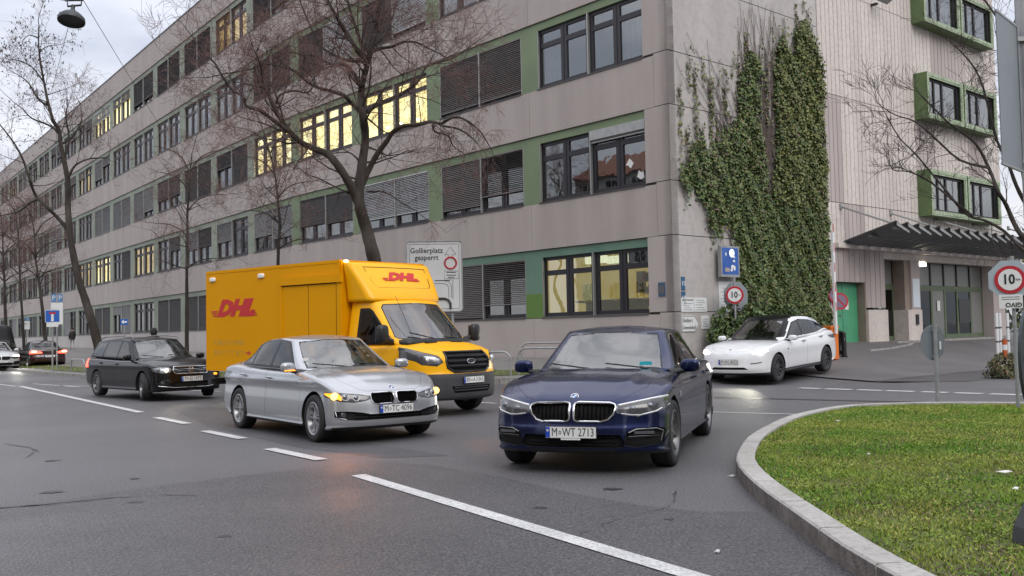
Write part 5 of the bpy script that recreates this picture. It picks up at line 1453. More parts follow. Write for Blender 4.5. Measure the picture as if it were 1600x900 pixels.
# ---- white electric crossover
HT = [(.56, .775), (.62, .745), (.78, .735), (.90, .80), (.90, .86), (.80, .86), (.62, .815)]
def exT(root, bs, gs):
    for s_ in (1, -1):
        xx = surf_x(bs, s_*.74, .79); inst('headlight_bulb', blob((xx+.005, s_*.73, .79), (.07, .2, .075), 2.2, 14, 8).mesh('headlight_bulb', H_on, 60), root)
        ring_on(root, bs, [(s_*.56, .515), (s_*.72, .53), (s_*.80, .55)], .010, M_black, 'intake_trim', .002, close=False)
        inst('side_camera', blob((-.55, surf_y(bs, -.55, .80, s_), .80), (.07, .02, .03), 2.5, 10, 6).mesh('side_camera', M_black, 60), root)
        spot(root, (surf_x(bs, s_*.73, .79)+.08, s_*.73, .78), (1, s_*.0, -.10), (1, .97, .78), 170, 60)
    plate(root, surf_x(bs, 0, .56)+.012, .56, 'M\u25e6RG 8423', 0)
    inst('emblem', MB().prism([(-.028, .0), (.028, .0), (.022, -.012), (.006, -.012), (0, -.055), (-.006, -.012), (-.022, -.012)], -.002, .004, 'x').mesh('emblem', M_rimM), root, (surf_x(bs, 0, .84)+.004, 0, .87)).rotation_euler = (0, -.9, 0)
ST = dict(name='white_car', FO=.85, RO=1.01, WB=2.89, hw=.96, r=.355, track=1.636, ww=.25,
    ztop=[(-3.9, .80), (-3.86, 1.0), (-3.75, 1.14), (-3.4, 1.19), (-2.7, 1.14), (-1.2, 1.06), (-.5, 1.05), (-.1, 1.045), (.3, 1.01), (.55, .97), (.72, .91), (.81, .845), (.85, .77)],
    drop=[(-3.9, .10), (-3, .05), (-1, .05), (0, .06), (.5, .07), (.8, .05)],
    plan=[(-3.9, .86), (-3.4, .93), (-2.9, .96), (-1.5, .945), (0, .955), (.3, .945), (.6, .91), (.85, .87)],
    side=[(.15, .93), (.3, .965), (.45, .985), (.62, .99), (.80, 1.0), (.88, .99), (.96, .965), (1.05, .94), (1.15, .91)],
    zbot=[(-3.9, .4), (-3.4, .28), (-3.1, .22), (-.5, .22), (.3, .20), (.6, .21), (.85, .23)],
    dxf=[(.2, -.08), (.28, -.01), (.38, .02), (.5, .0), (.62, -.02), (.75, -.06), (.85, -.12), (.95, -.16)],
    dxr=[(.3, -.12), (.45, 0), (.6, 0), (.85, -.05), (1.08, -.05), (1.2, -.10)], Rf=.48, ncorner=2.3, cp=3.5,
    gh=dict(xf0=-.22, xf1=-1.22, xr1=-3.3, xr0=-3.87, wb=.84, wt=.62, bowf=.28, bowr=.22, crown=.06,
        belt=[(-3.8, 1.16), (-2.9, 1.09), (-2, 1.04), (-.9, 1.02), (-.2, .995)], zroof=[(-.8, 1.52), (-1.2, 1.59), (-1.7, 1.624), (-2.2, 1.61), (-2.7, 1.55), (-3.1, 1.48), (-3.5, 1.385), (-3.85, 1.25)],
        taper=[(-3.8, .80), (-3, .93), (-2.4, 1), (-1.4, 1), (-.9, .98), (-.2, .92)]),
    cuts=[
     ('part', 'bonnet', [(.60, -.55), (.70, -.40), (.75, 0), (.70, .40), (.60, .55), (.3, .72), (-.35, .80), (-.3, .6), (-.18, 0), (-.3, -.6), (-.35, -.80), (.3, -.72)], 'top', None, dict(centre=True)),
     ('part', 'headlight', HT, 'front', 9, dict(inset=.008, bmi=5, depth=.002)),
     ('hole', '', [(-.52, .37), (.52, .37), (.42, .43), (-.42, .43)], 'front', 3, dict(vec=(-.04, 0, 0), centre=True)),
     ('dye', '', [(-.95, .14), (.95, .14), (.95, .285), (-.95, .285)], 'front', 1, dict(centre=True)),
     ('dye', '', [(-2.55, .18), (-.38, .18), (-.38, .32), (-2.55, .32)], 'side', 1)]
     +DOORS4(-.55, -1.70, -2.38, -2.95, 1.10, .33)+[
     ('part', 'tail_light', [(.4, .95), (.92, .90), (.92, 1.0), (.4, 1.02)], 'rear', 13, dict(inset=.006, bmi=5))],
    dlo_trim=[(5, [(-.72, 1.045), (-1.35, 1.47), (-1.8, 1.54), (-2.4, 1.50), (-2.95, 1.40), (-3.40, 1.26), (-3.38, 1.20)])],
    side_glass=[[(-.88, 1.085), (-1.37, 1.445), (-1.68, 1.50), (-1.68, 1.085)], [(-1.75, 1.085), (-1.75, 1.51), (-2.35, 1.50), (-2.72, 1.43), (-2.72, 1.13)], [(-2.77, 1.135), (-2.77, 1.41), (-3.0, 1.34), (-3.24, 1.21)]],
    shield=[(0, 1.04), (.64, 1.055), (.52, 1.53), (0, 1.575)], backlight=[(0, 1.22), (.58, 1.22), (.5, 1.40), (0, 1.44)],
    wheel=(10, M_rimD, 'single'), handles=[(-1.52, .95), (-2.62, 1.0)], mirror=(-.72, 1.07, (.15, .22, .14)), mirror_y=1.01, extra=exT,
    paint=M_whitep, mirrormat=M_whitep, roofmat=M_gloss, lampmat=H_on, handlemat=M_guide)
# ---- black estate
KM = [(-.38, .60), (.38, .60), (.43, .68), (.40, .765), (-.40, .765), (-.43, .68)]
HM = [(.45, .70), (.50, .625), (.68, .615), (.83, .66), (.85, .74), (.72, .765), (.50, .765)]
def exM(root, bs, gs):
    ring_on(root, bs, KM, .012, M_chr, 'grille_ring', .003)
    bars(root, bs, -.40, .40, .61, .76, 4, M_chr, 'grille_bars', False, .012, .009)
    xx = surf_x(bs, 0, .69); inst('emblem', MB().tube([(xx+.0, .055*math.cos(a_*pi/10), .69+.055*math.sin(a_*pi/10)) for a_ in range(20)], .006, 5, close=True).tube([(xx, 0, .69), (xx, 0, .745)], .005, 4).tube([(xx, 0, .69), (xx, .048, .662)], .005, 4).tube([(xx, 0, .69), (xx, -.048, .662)], .005, 4).mesh('emblem', M_chr, 60), root)
    for s_ in (1, -1):
        for cy, cz, rr, m_ in ((.57, .69, .045, H_warm if s_ < 0 else H_warm), (.72, .70, .035, M_refl)):
            xx = surf_x(bs, s_*cy, cz); inst('headlight_bulb', blob((xx-.005, s_*cy, cz), (.05, rr*2, rr*2), 2, 12, 8).mesh('headlight_bulb', m_, 60), root)
        xx = surf_x(bs, s_*.68, .40); inst('fog_lamp', MB().lathe([(0, .01), (.04, .006), (.045, -.01)], 16, (xx-.0, s_*.66, .40), 'x').mesh('fog_lamp', M_refl, 40), root)
        inst('roof_rail', MB().tube([(-1.15, s_*.565, 1.425), (-1.3, s_*.565, 1.475), (-2.0, s_*.57, 1.50), (-2.9, s_*.56, 1.49), (-3.3, s_*.54, 1.44)], .014, 6).mesh('roof_rail', M_rimM, 60), root)
        spot(root, (surf_x(bs, s_*.57, .69)+.08, s_*.57, .68), (1, 0, -.12), (1, .85, .6), 14, 60)
    ring_on(root, bs, [(-.75, .33), (-.4, .285), (.4, .285), (.75, .33)], .008, M_chr, 'bumper_trim', .0, close=False)
    plate(root, surf_x(bs, 0, .47)+.012, .48, 'M\u25e6EJ 1973', 0)
SM = dict(name='black_estate_car', FO=.77, RO=1.03, WB=2.76, hw=.885, r=.318, track=1.54, ww=.22,
    ztop=[(-3.8, .75), (-3.78, .90), (-3.7, 1.0), (-3.2, 1.0), (-2.5, .985), (-1.2, .96), (-.5, .965), (-.1, .95), (.3, .91), (.52, .865), (.66, .82), (.74, .79), (.77, .72)],
    drop=[(-3.8, .05), (-3, .05), (-1, .05), (0, .06), (.5, .07), (.75, .05)],
    plan=[(-3.8, .82), (-3.4, .865), (-2.8, .885), (-1.5, .875), (0, .885), (.3, .875), (.55, .855), (.77, .83)],
    side=[(.15, .94), (.3, .97), (.45, .985), (.58, .985), (.70, .985), (.78, 1.0), (.84, .975), (.9, .95), (1.0, .91)],
    zbot=[(-3.8, .34), (-3.4, .25), (-3.1, .2), (-.5, .2), (.3, .18), (.55, .19), (.77, .21)],
    dxf=[(.18, -.07), (.26, .0), (.36, .02), (.48, .0), (.6, -.02), (.74, -.05), (.85, -.10)],
    dxr=[(.3, -.1), (.45, 0), (.6, 0), (.85, -.02), (1.0, -.03)], Rf=.36, ncorner=2.8, cp=4,
    gh=dict(xf0=-.42, xf1=-1.10, xr1=-3.45, xr0=-3.72, wb=.775, wt=.60, bowf=.20, bowr=.10, crown=.045,
        belt=[(-3.8, .99), (-2.9, .98), (-2, .955), (-.9, .935), (-.4, .93)], zroof=[(-.8, 1.38), (-1.2, 1.44), (-1.8, 1.462), (-2.6, 1.455), (-3.2, 1.42), (-3.6, 1.37)],
        taper=[(-3.8, .93), (-2.9, .98), (-2.3, 1), (-1.4, 1), (-.9, .99), (-.4, .95)]),
    cuts=[
     ('part', 'bonnet', [(.58, -.50), (.64, -.38), (.67, 0), (.64, .38), (.58, .50), (.3, .66), (-.45, .74), (-.42, .6), (-.34, 0), (-.42, -.6), (-.45, -.74), (.3, -.66)], 'top', None, dict(centre=True)),
     ('hole', '', KM, 'front', 3, dict(vec=(-.04, 0, 0), centre=True)),
     ('part', 'headlight', HM, 'front', 6, dict(inset=.008, bmi=5, depth=.003)),
     ('hole', '', [(-.40, .32), (.40, .32), (.44, .42), (-.44, .42)], 'front', 3, dict(vec=(-.04, 0, 0), centre=True)),
     ('hole', '', [(.54, .36), (.76, .37), (.78, .44), (.54, .44)], 'front', 3, dict(vec=(-.02, 0, 0)))]
     +DOORS4(-.48, -1.70, -2.30, -2.78, .98)+[
     ('part', 'tail_light', [(.62, .72), (.90, .72), (.90, .95), (.62, .95)], 'rear', 13, dict(inset=.006, bmi=5))],
    dlo_trim=[(5, [(-.80, .95), (-1.32, 1.36), (-1.8, 1.415), (-2.7, 1.405), (-3.2, 1.36), (-3.46, 1.12), (-3.45, .985)])],
    side_glass=[[(-.92, .98), (-1.34, 1.335), (-1.67, 1.375), (-1.67, .98)], [(-1.73, .98), (-1.73, 1.38), (-2.55, 1.375), (-2.62, .99)], [(-2.67, .99), (-2.60, 1.37), (-3.15, 1.325), (-3.38, 1.12), (-3.38, 1.01)]],
    shield=[(0, .95), (.66, .965), (.53, 1.36), (0, 1.40)], backlight=[(0, 1.02), (.6, 1.02), (.5, 1.34), (0, 1.37)],
    wheel=(7, M_rimM, 'single'), handles=[(-1.5, .83), (-2.5, .85)], mirror=(-.70, .985, (.13, .2, .14)), mirror_y=.925, extra=exM,
    paint=M_blackp, mirrormat=M_blackp, roofmat=M_blackp, tail=T_on, steer=-.25)
SA_GROUP = 'cars on the road in front of the office building'
for S_, a_, b_ in ((S5, 1.04, 1.02), (S3, 1.05, 1.03), (ST, 1.04, .93), (SM, 1.03, 1.01)): lift(S_, a_, b_)
shiftz(S3, .04)
c5 = make_car(S5); place(c5, .86, 10.86, math.cos(math.radians(-108.2)), math.sin(math.radians(-108.2)), 0, 0, 'dark blue saloon car with twin chrome-ringed grille, nearest to the grass island', 'car', SA_GROUP)
c3 = make_car(S3); place(c3, -2.12, 14.12, math.cos(math.radians(-53.3)), math.sin(math.radians(-53.3)), 0.0, 0, 'silver saloon car with orange indicators lit, in front of the yellow van', 'car', SA_GROUP)
ct = make_car(ST); place(ct, 6.16, 25.63, math.cos(math.radians(-131.5)), math.sin(math.radians(-131.5)), .05, .0435, 'white crossover car with black roof and bright headlights beside the ivy', 'car', SA_GROUP)
c3.scale = (1.015,)*3
for y_, x_ in ((-.80, .62), (.80, .62)): spot(c3, (x_+.12, y_, .66), (.9, y_*.5-.2, -.22), (1, .30, .06), 11, 75, r=.05)  # added orange spots throw the lit indicators' glow onto the road
cm = make_car(SM); place(cm, -8.35, 23.9, math.cos(math.radians(-46)), math.sin(math.radians(-46)), .03, 0, 'black estate car with silver grille behind the rear of the yellow van', 'car', SA_GROUP)
# ---- yellow parcel van with box body
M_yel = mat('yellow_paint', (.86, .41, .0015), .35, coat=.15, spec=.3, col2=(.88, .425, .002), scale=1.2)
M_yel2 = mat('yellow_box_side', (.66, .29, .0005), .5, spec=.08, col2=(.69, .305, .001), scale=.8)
M_grybmp = mat('grey_bumper', (.04, .04, .044), .7, spec=.3, col2=(.055, .055, .06), scale=2)
M_redl = mat('logo_red', (.52, .02, .02), .5)
M_faint = mat('faint_green_print', (.50, .27, .012), .6)
KT = [(-.40, .80), (.40, .80), (.53, .88), (.55, 1.00), (.50, 1.16), (-.50, 1.16), (-.55, 1.00), (-.53, .88)]
HTk = [(.60, .98), (.72, .91), (.92, .94), (1.0, 1.06), (1.02, 1.22), (.98, 1.27), (.86, 1.17), (.66, 1.10)]
def make_truck():
    root = empty('delivery_van')
    S = dict(FO=.98, RO=1.42, WB=0.0, hw=1.02, r=.345,
        ztop=[(-1.4, 1.34), (-.6, 1.34), (0, 1.36), (.25, 1.34), (.5, 1.29), (.72, 1.235), (.86, 1.18), (.94, 1.12), (.98, 1.04)],
        drop=[(-1, .02), (0, .06), (.5, .09), (.9, .07)],
        plan=[(-1.4, 1.02), (-.4, 1.02), (.1, 1.005), (.5, .965), (.98, .90)],
        side=[(.25, .95), (.4, .985), (.55, .995), (.8, 1.0), (1.0, 1.0), (1.15, .99), (1.35, .965)],
        zbot=[(-1.4, .34), (-.5, .34), (.5, .30), (.98, .30)],
        dxf=[(.28, -.06), (.36, .02), (.50, .04), (.72, .03), (.8, -.01), (1.0, -.03), (1.1, -.06), (1.25, -.12)],
        dxr=[(.3, 0), (1.3, 0)], Rf=.50, Rr=.03, ncorner=2.35, cp=3, rt=.09)
    mats = [M_yel, M_black, M_gap, M_well, G_cars, M_gloss, M_refl, M_chr, M_lampd, M_drl, M_yel, M_seat, M_grybmp, M_refl, G_shield, M_refl]
    bs = body_shell(S, mats)
    bs.dye([(-1.2, .2), (1.2, .2), (1.2, .775), (-1.2, .775)], Y_, Z_, lambda c, n: c.x > .52, 12)
    bs.dye([(-.95, -.86), (-.05, -.86), (.12, -.5), (.18, 0), (.12, .5), (-.05, .86), (-.95, .86)], X_, Y_, lambda c, n: n.z > .3, 11)
    for fl_, vec in ((lambda c, n: c.y > .68, (0, -.3, 0)), (lambda c, n: c.y < -.68, (0, .3, 0))):
        bs.dye(circ(0, .36, .46, 28), X_, Z_, fL(.2) if vec[1] < 0 else fR(.2), 1)
        bs.hole(circ(0, .36, .41, 28), X_, Z_, fl_, vec, 3)
    F = lambda c, n: n.x > .05 and c.x > .1
    bs.hole(KT, Y_, Z_, F, (-.05, 0, 0), 3)
    bs.hole([(-.44, .43), (.44, .43), (.50, .55), (-.50, .55)], Y_, Z_, F, (-.04, 0, 0), 3)
    nb = bs.part([(.70, -.56), (.78, -.3), (.81, 0), (.78, .3), (.70, .56), (.5, .70), (.2, .86), (.30, .4), (.34, 0), (.30, -.4), (.2, -.86), (.5, -.70)], X_, Y_, lambda c, n: n.z > .3, None, .005, 2)
    if nb: inst('bonnet', bs.mesh('bonnet', nb), root)
    for s_ in (1, -1):
        P = [(s_*a, b) for a, b in HTk]
        bs.dye(P, Y_, Z_, F, 8)
        bs.dye([(s_*a, b) for a, b in [(.68, .96), (.84, .96), (.90, 1.04), (.88, 1.10), (.74, 1.09), (.66, 1.04)]], Y_, Z_, F, 15)
        nb = bs.part(P, Y_, Z_, F, None, .008, 5, .004)
        if nb: inst('headlight', bs.mesh('headlight', nb), root)
        for cy, cz, rr in ((.74, 1.03, .045), (.84, 1.035, .04)):
            xx = surf_x(bs, s_*cy, cz); inst('headlight_bulb', blob((xx-.01, s_*cy, cz), (.05, rr*2.2, rr*2), 2, 12, 8).mesh('headlight_bulb', mat('clear_lamp', (.85, .86, .88), .15, metal=.3, coat=1), 60), root)
        nb = bs.part([(-1.24, .42), (-.40, .42), (-.36, .80), (.08, .84), (.10, 1.5), (-1.24, 1.5)], X_, Z_, fL(.2) if s_ > 0 else fR(.2), None, .006, 2)
        if nb:
            d_ = inst('door', bs.mesh('door', nb), root)
            sub('door_handle', blob((-1.08, s_*1.025, 1.22), (.16, .04, .05), 2.6, 12, 8).mesh('door_handle', M_black, 60), d_)
    inst('body', bs.mesh('body'), root)
    ring_on(root, bs, KT, .022, M_black, 'grille_surround', .0)
    bars(root, bs, -.50, .50, .86, 1.12, 3, M_gloss, 'grille_bars', False, .01, .03)
    bars(root, bs, -.44, .44, .45, .54, 2, M_black, 'intake_bars', False, .01, .015)
    xx = surf_x(bs, 0, .99)
    e_ = inst('emblem', MB().tube([(xx+.012, .10*math.cos(a_*pi/10), .99+.042*math.sin(a_*pi/10)) for a_ in range(20)], .006, 5, close=True).mesh('emblem', M_chr, 60), root)
    sub('emblem_face', MB().disc((xx+.010, 0, .99), .095, 24, 'x', ry=.04).mesh('emblem_face', M_rimD), e_)
    plate(root, surf_x(bs, 0, .64)+.02, .655, 'BN\u25e6\u25e6A 3154 E', 0)
    for y0, y1 in ((.16, .42), (-.50, -.24)):
        inst('bonnet_vent', MB().obox((.30, (y0+y1)/2, 1.335), (.07, y1-y0, .02), Matrix.Rotation(.06, 3, 'Y')).mesh('bonnet_vent', M_black), root)
    G = dict(xf0=.24, xf1=-.56, xr1=-1.40, xr0=-1.41, wb=.97, wt=.83, bowf=.24, bowr=.0001, crown=.03, fil=.03,
        belt=[(-1.3, 1.28), (.3, 1.28)], zroof=[(-1.3, 2.16), (-.5, 2.16)], taper=[(-1.3, 1.03), (-.5, 1.0), (.0, .97), (.3, .94)], pf=1.0)
    gs = green_shell(dict(gh=G), mats)
    for s_ in (1, -1):
        fl_ = fL(.25) if s_ > 0 else fR(.25)
        gs.dye([(-.05, 1.30), (-.12, 1.38), (-.70, 1.93), (-.82, 1.99), (-1.08, 1.99), (-1.08, 1.30)], X_, Z_, fl_, 5)
        for P in ([(-.16, 1.35), (-.44, 1.63), (-.44, 1.35)], [(-.48, 1.35), (-.48, 1.68), (-.74, 1.92), (-.84, 1.95), (-1.04, 1.95), (-1.04, 1.35)]):
            nb = gs.part(P, X_, Z_, fl_, 4, .008, 1, .004)
            if nb: inst('side_window', gs.mesh('side_window', nb), root)
    P = [(0, 1.39), (.82, 1.40), (.875, 1.44), (.765, 2.0), (.71, 2.06), (0, 2.085)]; P = P+[(-a, b) for a, b in P][::-1]
    nb = gs.part(P, Y_, Z_, lambda c, n: n.x > .25, 14, .022, 5, .004)
    if nb: inst('windscreen', gs.mesh('windscreen', nb), root)
    inst('cabin', gs.mesh('cabin'), root)
    G2 = dict(xf0=-.60, xf1=-1.08, xr1=-1.43, xr0=-1.43, wb=.93, wt=1.04, bowf=.16, bowr=.0001, crown=.02, fil=.07,
        belt=[(-1.4, 2.12), (.3, 2.12)], zroof=[(-1.3, 2.90), (-1.0, 2.87), (-.8, 2.84)], taper=[(-1.4, 1.02), (-.9, 1.0), (-.6, .985)], pf=1.35)
    fs_ = green_shell(dict(gh=G2), mats)
    Pp = [(-.74, 2.46), (-.66, 2.38), (.66, 2.38), (.74, 2.46), (.80, 2.79), (-.80, 2.79)]
    nb = fs_.part(Pp, Y_, Z_, lambda c, n: n.x > .25, None, .012, 2, .008)
    if nb: inst('fairing_panel', fs_.mesh('fairing_panel', nb), root)
    inst('roof_fairing', fs_.mesh('roof_fairing'), root)
    # lettering laid on the fairing
    def logo(parent, origin, right, up, size, nm='logo', bend=None):
        me = text_mesh('DHL', size=size, bold=size*.07, shear=.4, depth=.002, xs=1.5)
        M4 = plane_mat((0, 0, 0), (1, 0, 0), (0, 1, 0))
        bm = bmesh.new(); bm.from_mesh(me)
        R, U = Vector(right).normalized(), Vector(up).normalized()
        w_ = size*2.5
        for sg in (-1, 1):
            for j in range(3):
                yy = -size*.34+j*size*.105; a = sg*(size*1.40+(-.04 if sg > 0 else 0)*size); b = sg*size*(1.95 - (.12*j if sg > 0 else .12*(2-j)))
                x0, x1 = min(a, b), max(a, b); sh = yy*.35
                vs = [bm.verts.new((x+sh, y, z)) for z in (.0, .003) for x, y in ((x0, yy), (x1, yy), (x1, yy+size*.06), (x0, yy+size*.06))]
                bm.faces.new(vs[4:8]); bm.faces.new(vs[0:4][::-1])
                for q in range(4): bm.faces.new((vs[q], vs[(q+1) % 4], vs[4+(q+1) % 4], vs[4+q]))
        n = R.cross(U)
        for v in bm.verts:
            off = bend(v.co.x, v.co.y) if bend else 0
            v.co = Vector(origin)+R*v.co.x+U*v.co.y+n*(v.co.z+off)
        me2 = bpy.data.meshes.new(nm); bm.to_mesh(me2); bm.free(); me2.materials.append(M_redl)
        return inst(nm, me2, parent)
    def fx(y, z):
        h = fs_.bvh.ray_cast(Vector((3, y, z)), Vector((-1, 0, 0))); return h[0].x if h[0] is not None else -1
    x0_ = fx(0, 2.60)
    logo(root, (x0_, 0, 2.60), (0, 1, 0), (fx(0, 2.70)-fx(0, 2.50), 0, .2), .25, bend=lambda x, y: (fx(x, 2.60)-x0_)*.93+.006)
    # box
    bx0, bx1, hb, zb, zt = -6.12, -1.42, 1.09, .74, 2.93
    bm = bmesh.new(); bmesh.ops.create_cube(bm, size=1)
    for v in bm.verts: v.co = Vector(((bx0+bx1)/2+v.co.x*(bx1-bx0), v.co.y*2*hb, (zb+zt)/2+v.co.z*(zt-zb)))
    bmesh.ops.bevel(bm, geom=bm.edges[:], offset=.025, segments=2, affect='EDGES')
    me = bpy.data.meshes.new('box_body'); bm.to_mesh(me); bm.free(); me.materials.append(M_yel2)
    box = inst('box_body', me, root)
    for s_ in (-1, 1):
        y = s_*hb; o_ = lambda a: y+s_*a
        def bxs(nm, x0, x1, z0, z1, t, m=M_yel2, par=root):
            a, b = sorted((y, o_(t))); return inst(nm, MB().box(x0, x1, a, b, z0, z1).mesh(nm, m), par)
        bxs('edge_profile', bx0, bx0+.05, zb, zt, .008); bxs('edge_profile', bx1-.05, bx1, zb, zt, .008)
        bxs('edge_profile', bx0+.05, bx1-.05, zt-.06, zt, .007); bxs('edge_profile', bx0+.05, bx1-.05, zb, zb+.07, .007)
        if s_ < 0:
            bxs('door_track', -3.30, -1.33, 2.50, 2.66, .05)
            bxs('door_post', -3.34, -3.25, .82, 2.50, .03)
            bxs('door_post', -1.50, -1.36, .82, 2.50, .02)
            d1_ = bxs('sliding_door', -3.25, -2.40, .84, 2.48, .012); d2_ = bxs('sliding_door', -2.38, -1.53, .84, 2.48, .012)
            bxs('door_seam', -2.40, -2.38, .84, 2.48, .005, M_gap); bxs('door_seam', -1.53, -1.515, .84, 2.48, .005, M_gap); bxs('door_seam', -3.25, -1.52, 2.482, 2.5, .02, M_gap)
            logo(root, (-5.0, y-.003, 2.08), (1, 0, 0), (0, 0, 1), .46)
            r_ = random.Random(9)
            fp_ = MB()
            for z_, x_a, x_b in ((1.30, -5.8, -4.6), (1.08, -5.8, -4.65)):
                x = x_a
                while x < x_b:
                    w_ = r_.uniform(.035, .075)
                    fp_.box(x, x+w_*.35, y-.003, y-.001, z_, z_+.11); fp_.box(x+w_*.35, x+w_, y-.003, y-.001, z_+r_.choice((0, .045, .09)), z_+.11-r_.choice((0, .0, .05)))
                    x += w_+(.02 if r_.random() > .2 else .07)
            fo = inst('faded_slogan', fp_.mesh('faded_slogan', M_faint), root)
            fo['kind'] = 'stuff'
            fp2 = MB().prism([(-4.58, 1.12), (-4.48, 1.12), (-4.48, 1.08), (-4.40, 1.135), (-4.48, 1.19), (-4.48, 1.15), (-4.58, 1.15)], y-.003, y-.001, 'y')
            inst('printed_arrow', fp2.mesh('printed_arrow', M_redl), root)
            for x_ in (-5.85, -4.0): inst('marker_lamp', blob((x_, y-.01, 2.74), (.22, .05, .1), 4, 12, 8).mesh('marker_lamp', mat('marker_lamp_white', (.8, .76, .7), .3), 60), root)
            inst('side_marker', blob((-5.8, y+.02, .68), (.1, .05, .05), 3, 12, 8).mesh('side_marker', A_or, 60), root)
    inst('marker_lamp', blob((-1.20, .98, 2.72), (.06, .06, .12), 3, 12, 8).mesh('marker_lamp', mat('marker_red', (.5, .02, .01), .3, emit=(1, .05, .02), estr=.6), 60), root)
    inst('marker_lamp', blob((-1.34, -1.0, 2.9), (.08, .10, .04), 3, 12, 8).mesh('marker_lamp', emis('roof_marker', (1, .85, .5), 4), 60), root)
    # chassis
    ch = MB().box(bx0+.05, -1.0, -.42, -.32, .5, .74).box(bx0+.05, -1.0, .32, .42, .5, .74).box(-4.3, -1.6, -.9, .9, .42, .73).box(-5.3, -4.5, -.95, .95, .5, .72)
    inst('chassis', ch.mesh('chassis', M_black), root)
    inst('rear_bumper', MB().box(bx0-.1, bx0+.02, -1.0, 1.0, .42, .56).mesh('rear_bumper', M_grybmp), root)
    inst('side_guard', MB().box(-3.1, -1.4, -1.05, -1.0, .45, .52).box(-3.1, -1.4, 1.0, 1.05, .45, .52).mesh('side_guard', M_black), root)
    for i, xw in enumerate((0, -3.75)):
        for s_ in (1, -1): add_wheel(root, xw, s_*(.90 if i == 0 else .86), .355, .225, 6, M_rimD, 'van', steer=0)
    seats(root, G, xs=(-.85,), z0=1.05)
    inst('dashboard', blob((-.02, 0, 1.32), (.5, 1.75, .18), 5, 16, 8).mesh('dashboard', M_black, 60), root)
    sw = MB().tube([(-.32+.12*math.sin(a_*pi/10), .42+.2*math.cos(a_*pi/10), 1.42+.15*math.sin(a_*pi/10)) for a_ in range(20)], .016, 6, close=True)
    inst('steering_wheel', sw.mesh('steering_wheel', M_black, 60), root)
    inst('wiper', MB().tube([(.18, -.15, 1.40), (.0, -.62, 1.52)], .012, 5).tube([(.16, .55, 1.40), (.20, .05, 1.43)], .012, 5).mesh('wiper', M_black), root)
    inst('aerial', MB().tube([(.12, -.62, 1.38), (-.35, -.64, 2.2)], .005, 5).mesh('aerial', M_black), root)
    for s_ in (1, -1):
        o = inst('door_mirror', blob((-.08, s_*1.20, 1.50), (.16, .22, .34), 3.5, 14, 10).mesh('door_mirror', M_black, 60), root)
        sub('mirror_arm', MB().tube([(-.10, s_*1.12, 1.42), (-.12, s_*.95, 1.36)], [.04, .06], 8).mesh('mirror_arm', M_black, 60), o)
        sub('mirror_glass', MB().box(-.17, -.162, s_*1.20-.09, s_*1.20+.09, 1.36, 1.64).mesh('mirror_glass', M_refl), o)
    return root
tr = make_truck(); place(tr, -1.50, 18.15, math.cos(math.radians(-41.3)), math.sin(math.radians(-41.3)), .0, .006, 'yellow parcel delivery van with tall box body and red lettering', 'van', SA_GROUP)
tr.scale = (1.0,)*3
# ---- cars far down the street
def exR(root, bs, gs):
    for s_ in (1, -1):
        xx = surf_x(bs, s_*.68, .90, -1); inst('brake_lamp', blob((xx, s_*.68, .90), (.06, .34, .09), 3, 12, 8).mesh('brake_lamp', T_core, 60), root)
        inst('tail_lamp', blob((xx+.05, s_*.62, .885), (.06, .55, .15), 3, 12, 8).mesh('tail_lamp', T_on, 60), root)
    plate(root, surf_x(bs, 0, .66, -1)-.012, .66, 'M\u25e6L 512', 0, rz=pi)
S3b = {k: v for k, v in S3.items()}
S3b.update(name='parked_car', paint=M_redd, mirrormat=M_redd, roofmat=M_redd, extra=exR, tail=T_on, amber=M_refl, mirror_ind=None, seatmat=M_seat)
cb = make_car(S3b); place(cb, -27.65, 55.6, -.60, .80, .0, 0, 'dark saloon car seen from behind with its red brake lights glowing', 'car', SA_GROUP)
def exW(root, bs, gs):
    for s_ in (1, -1):
        for cy in (.62, .78):
            xx = surf_x(bs, s_*cy, .74); inst('headlight_bulb', blob((xx, s_*cy, .74), (.08, .15, .1), 2.2, 12, 8).mesh('headlight_bulb', H_on, 60), root)
        spot(root, (1.0, s_*.7, .73), (1, 0, -.10), (1, .97, .85), 110, 60)
    plate(root, surf_x(bs, 0, .46)+.012, .46, 'M\u25e6KA 67', 0)
S5b = {k: v for k, v in S5.items()}
S5b.update(paint=M_silp, mirrormat=M_silp, roofmat=M_silp, extra=exW)
M_silp2 = mat('pale_silver_paint', (.5, .51, .52), .3, metal=.4, coat=.8); S5b['paint'] = S5b['mirrormat'] = S5b['roofmat'] = M_silp2
cw = make_car(S5b); place(cw, -27.1, 50.6, .62, -.785, .0, 0, 'pale silver car with dazzling headlights at the left edge of the street', 'car', SA_GROUP)
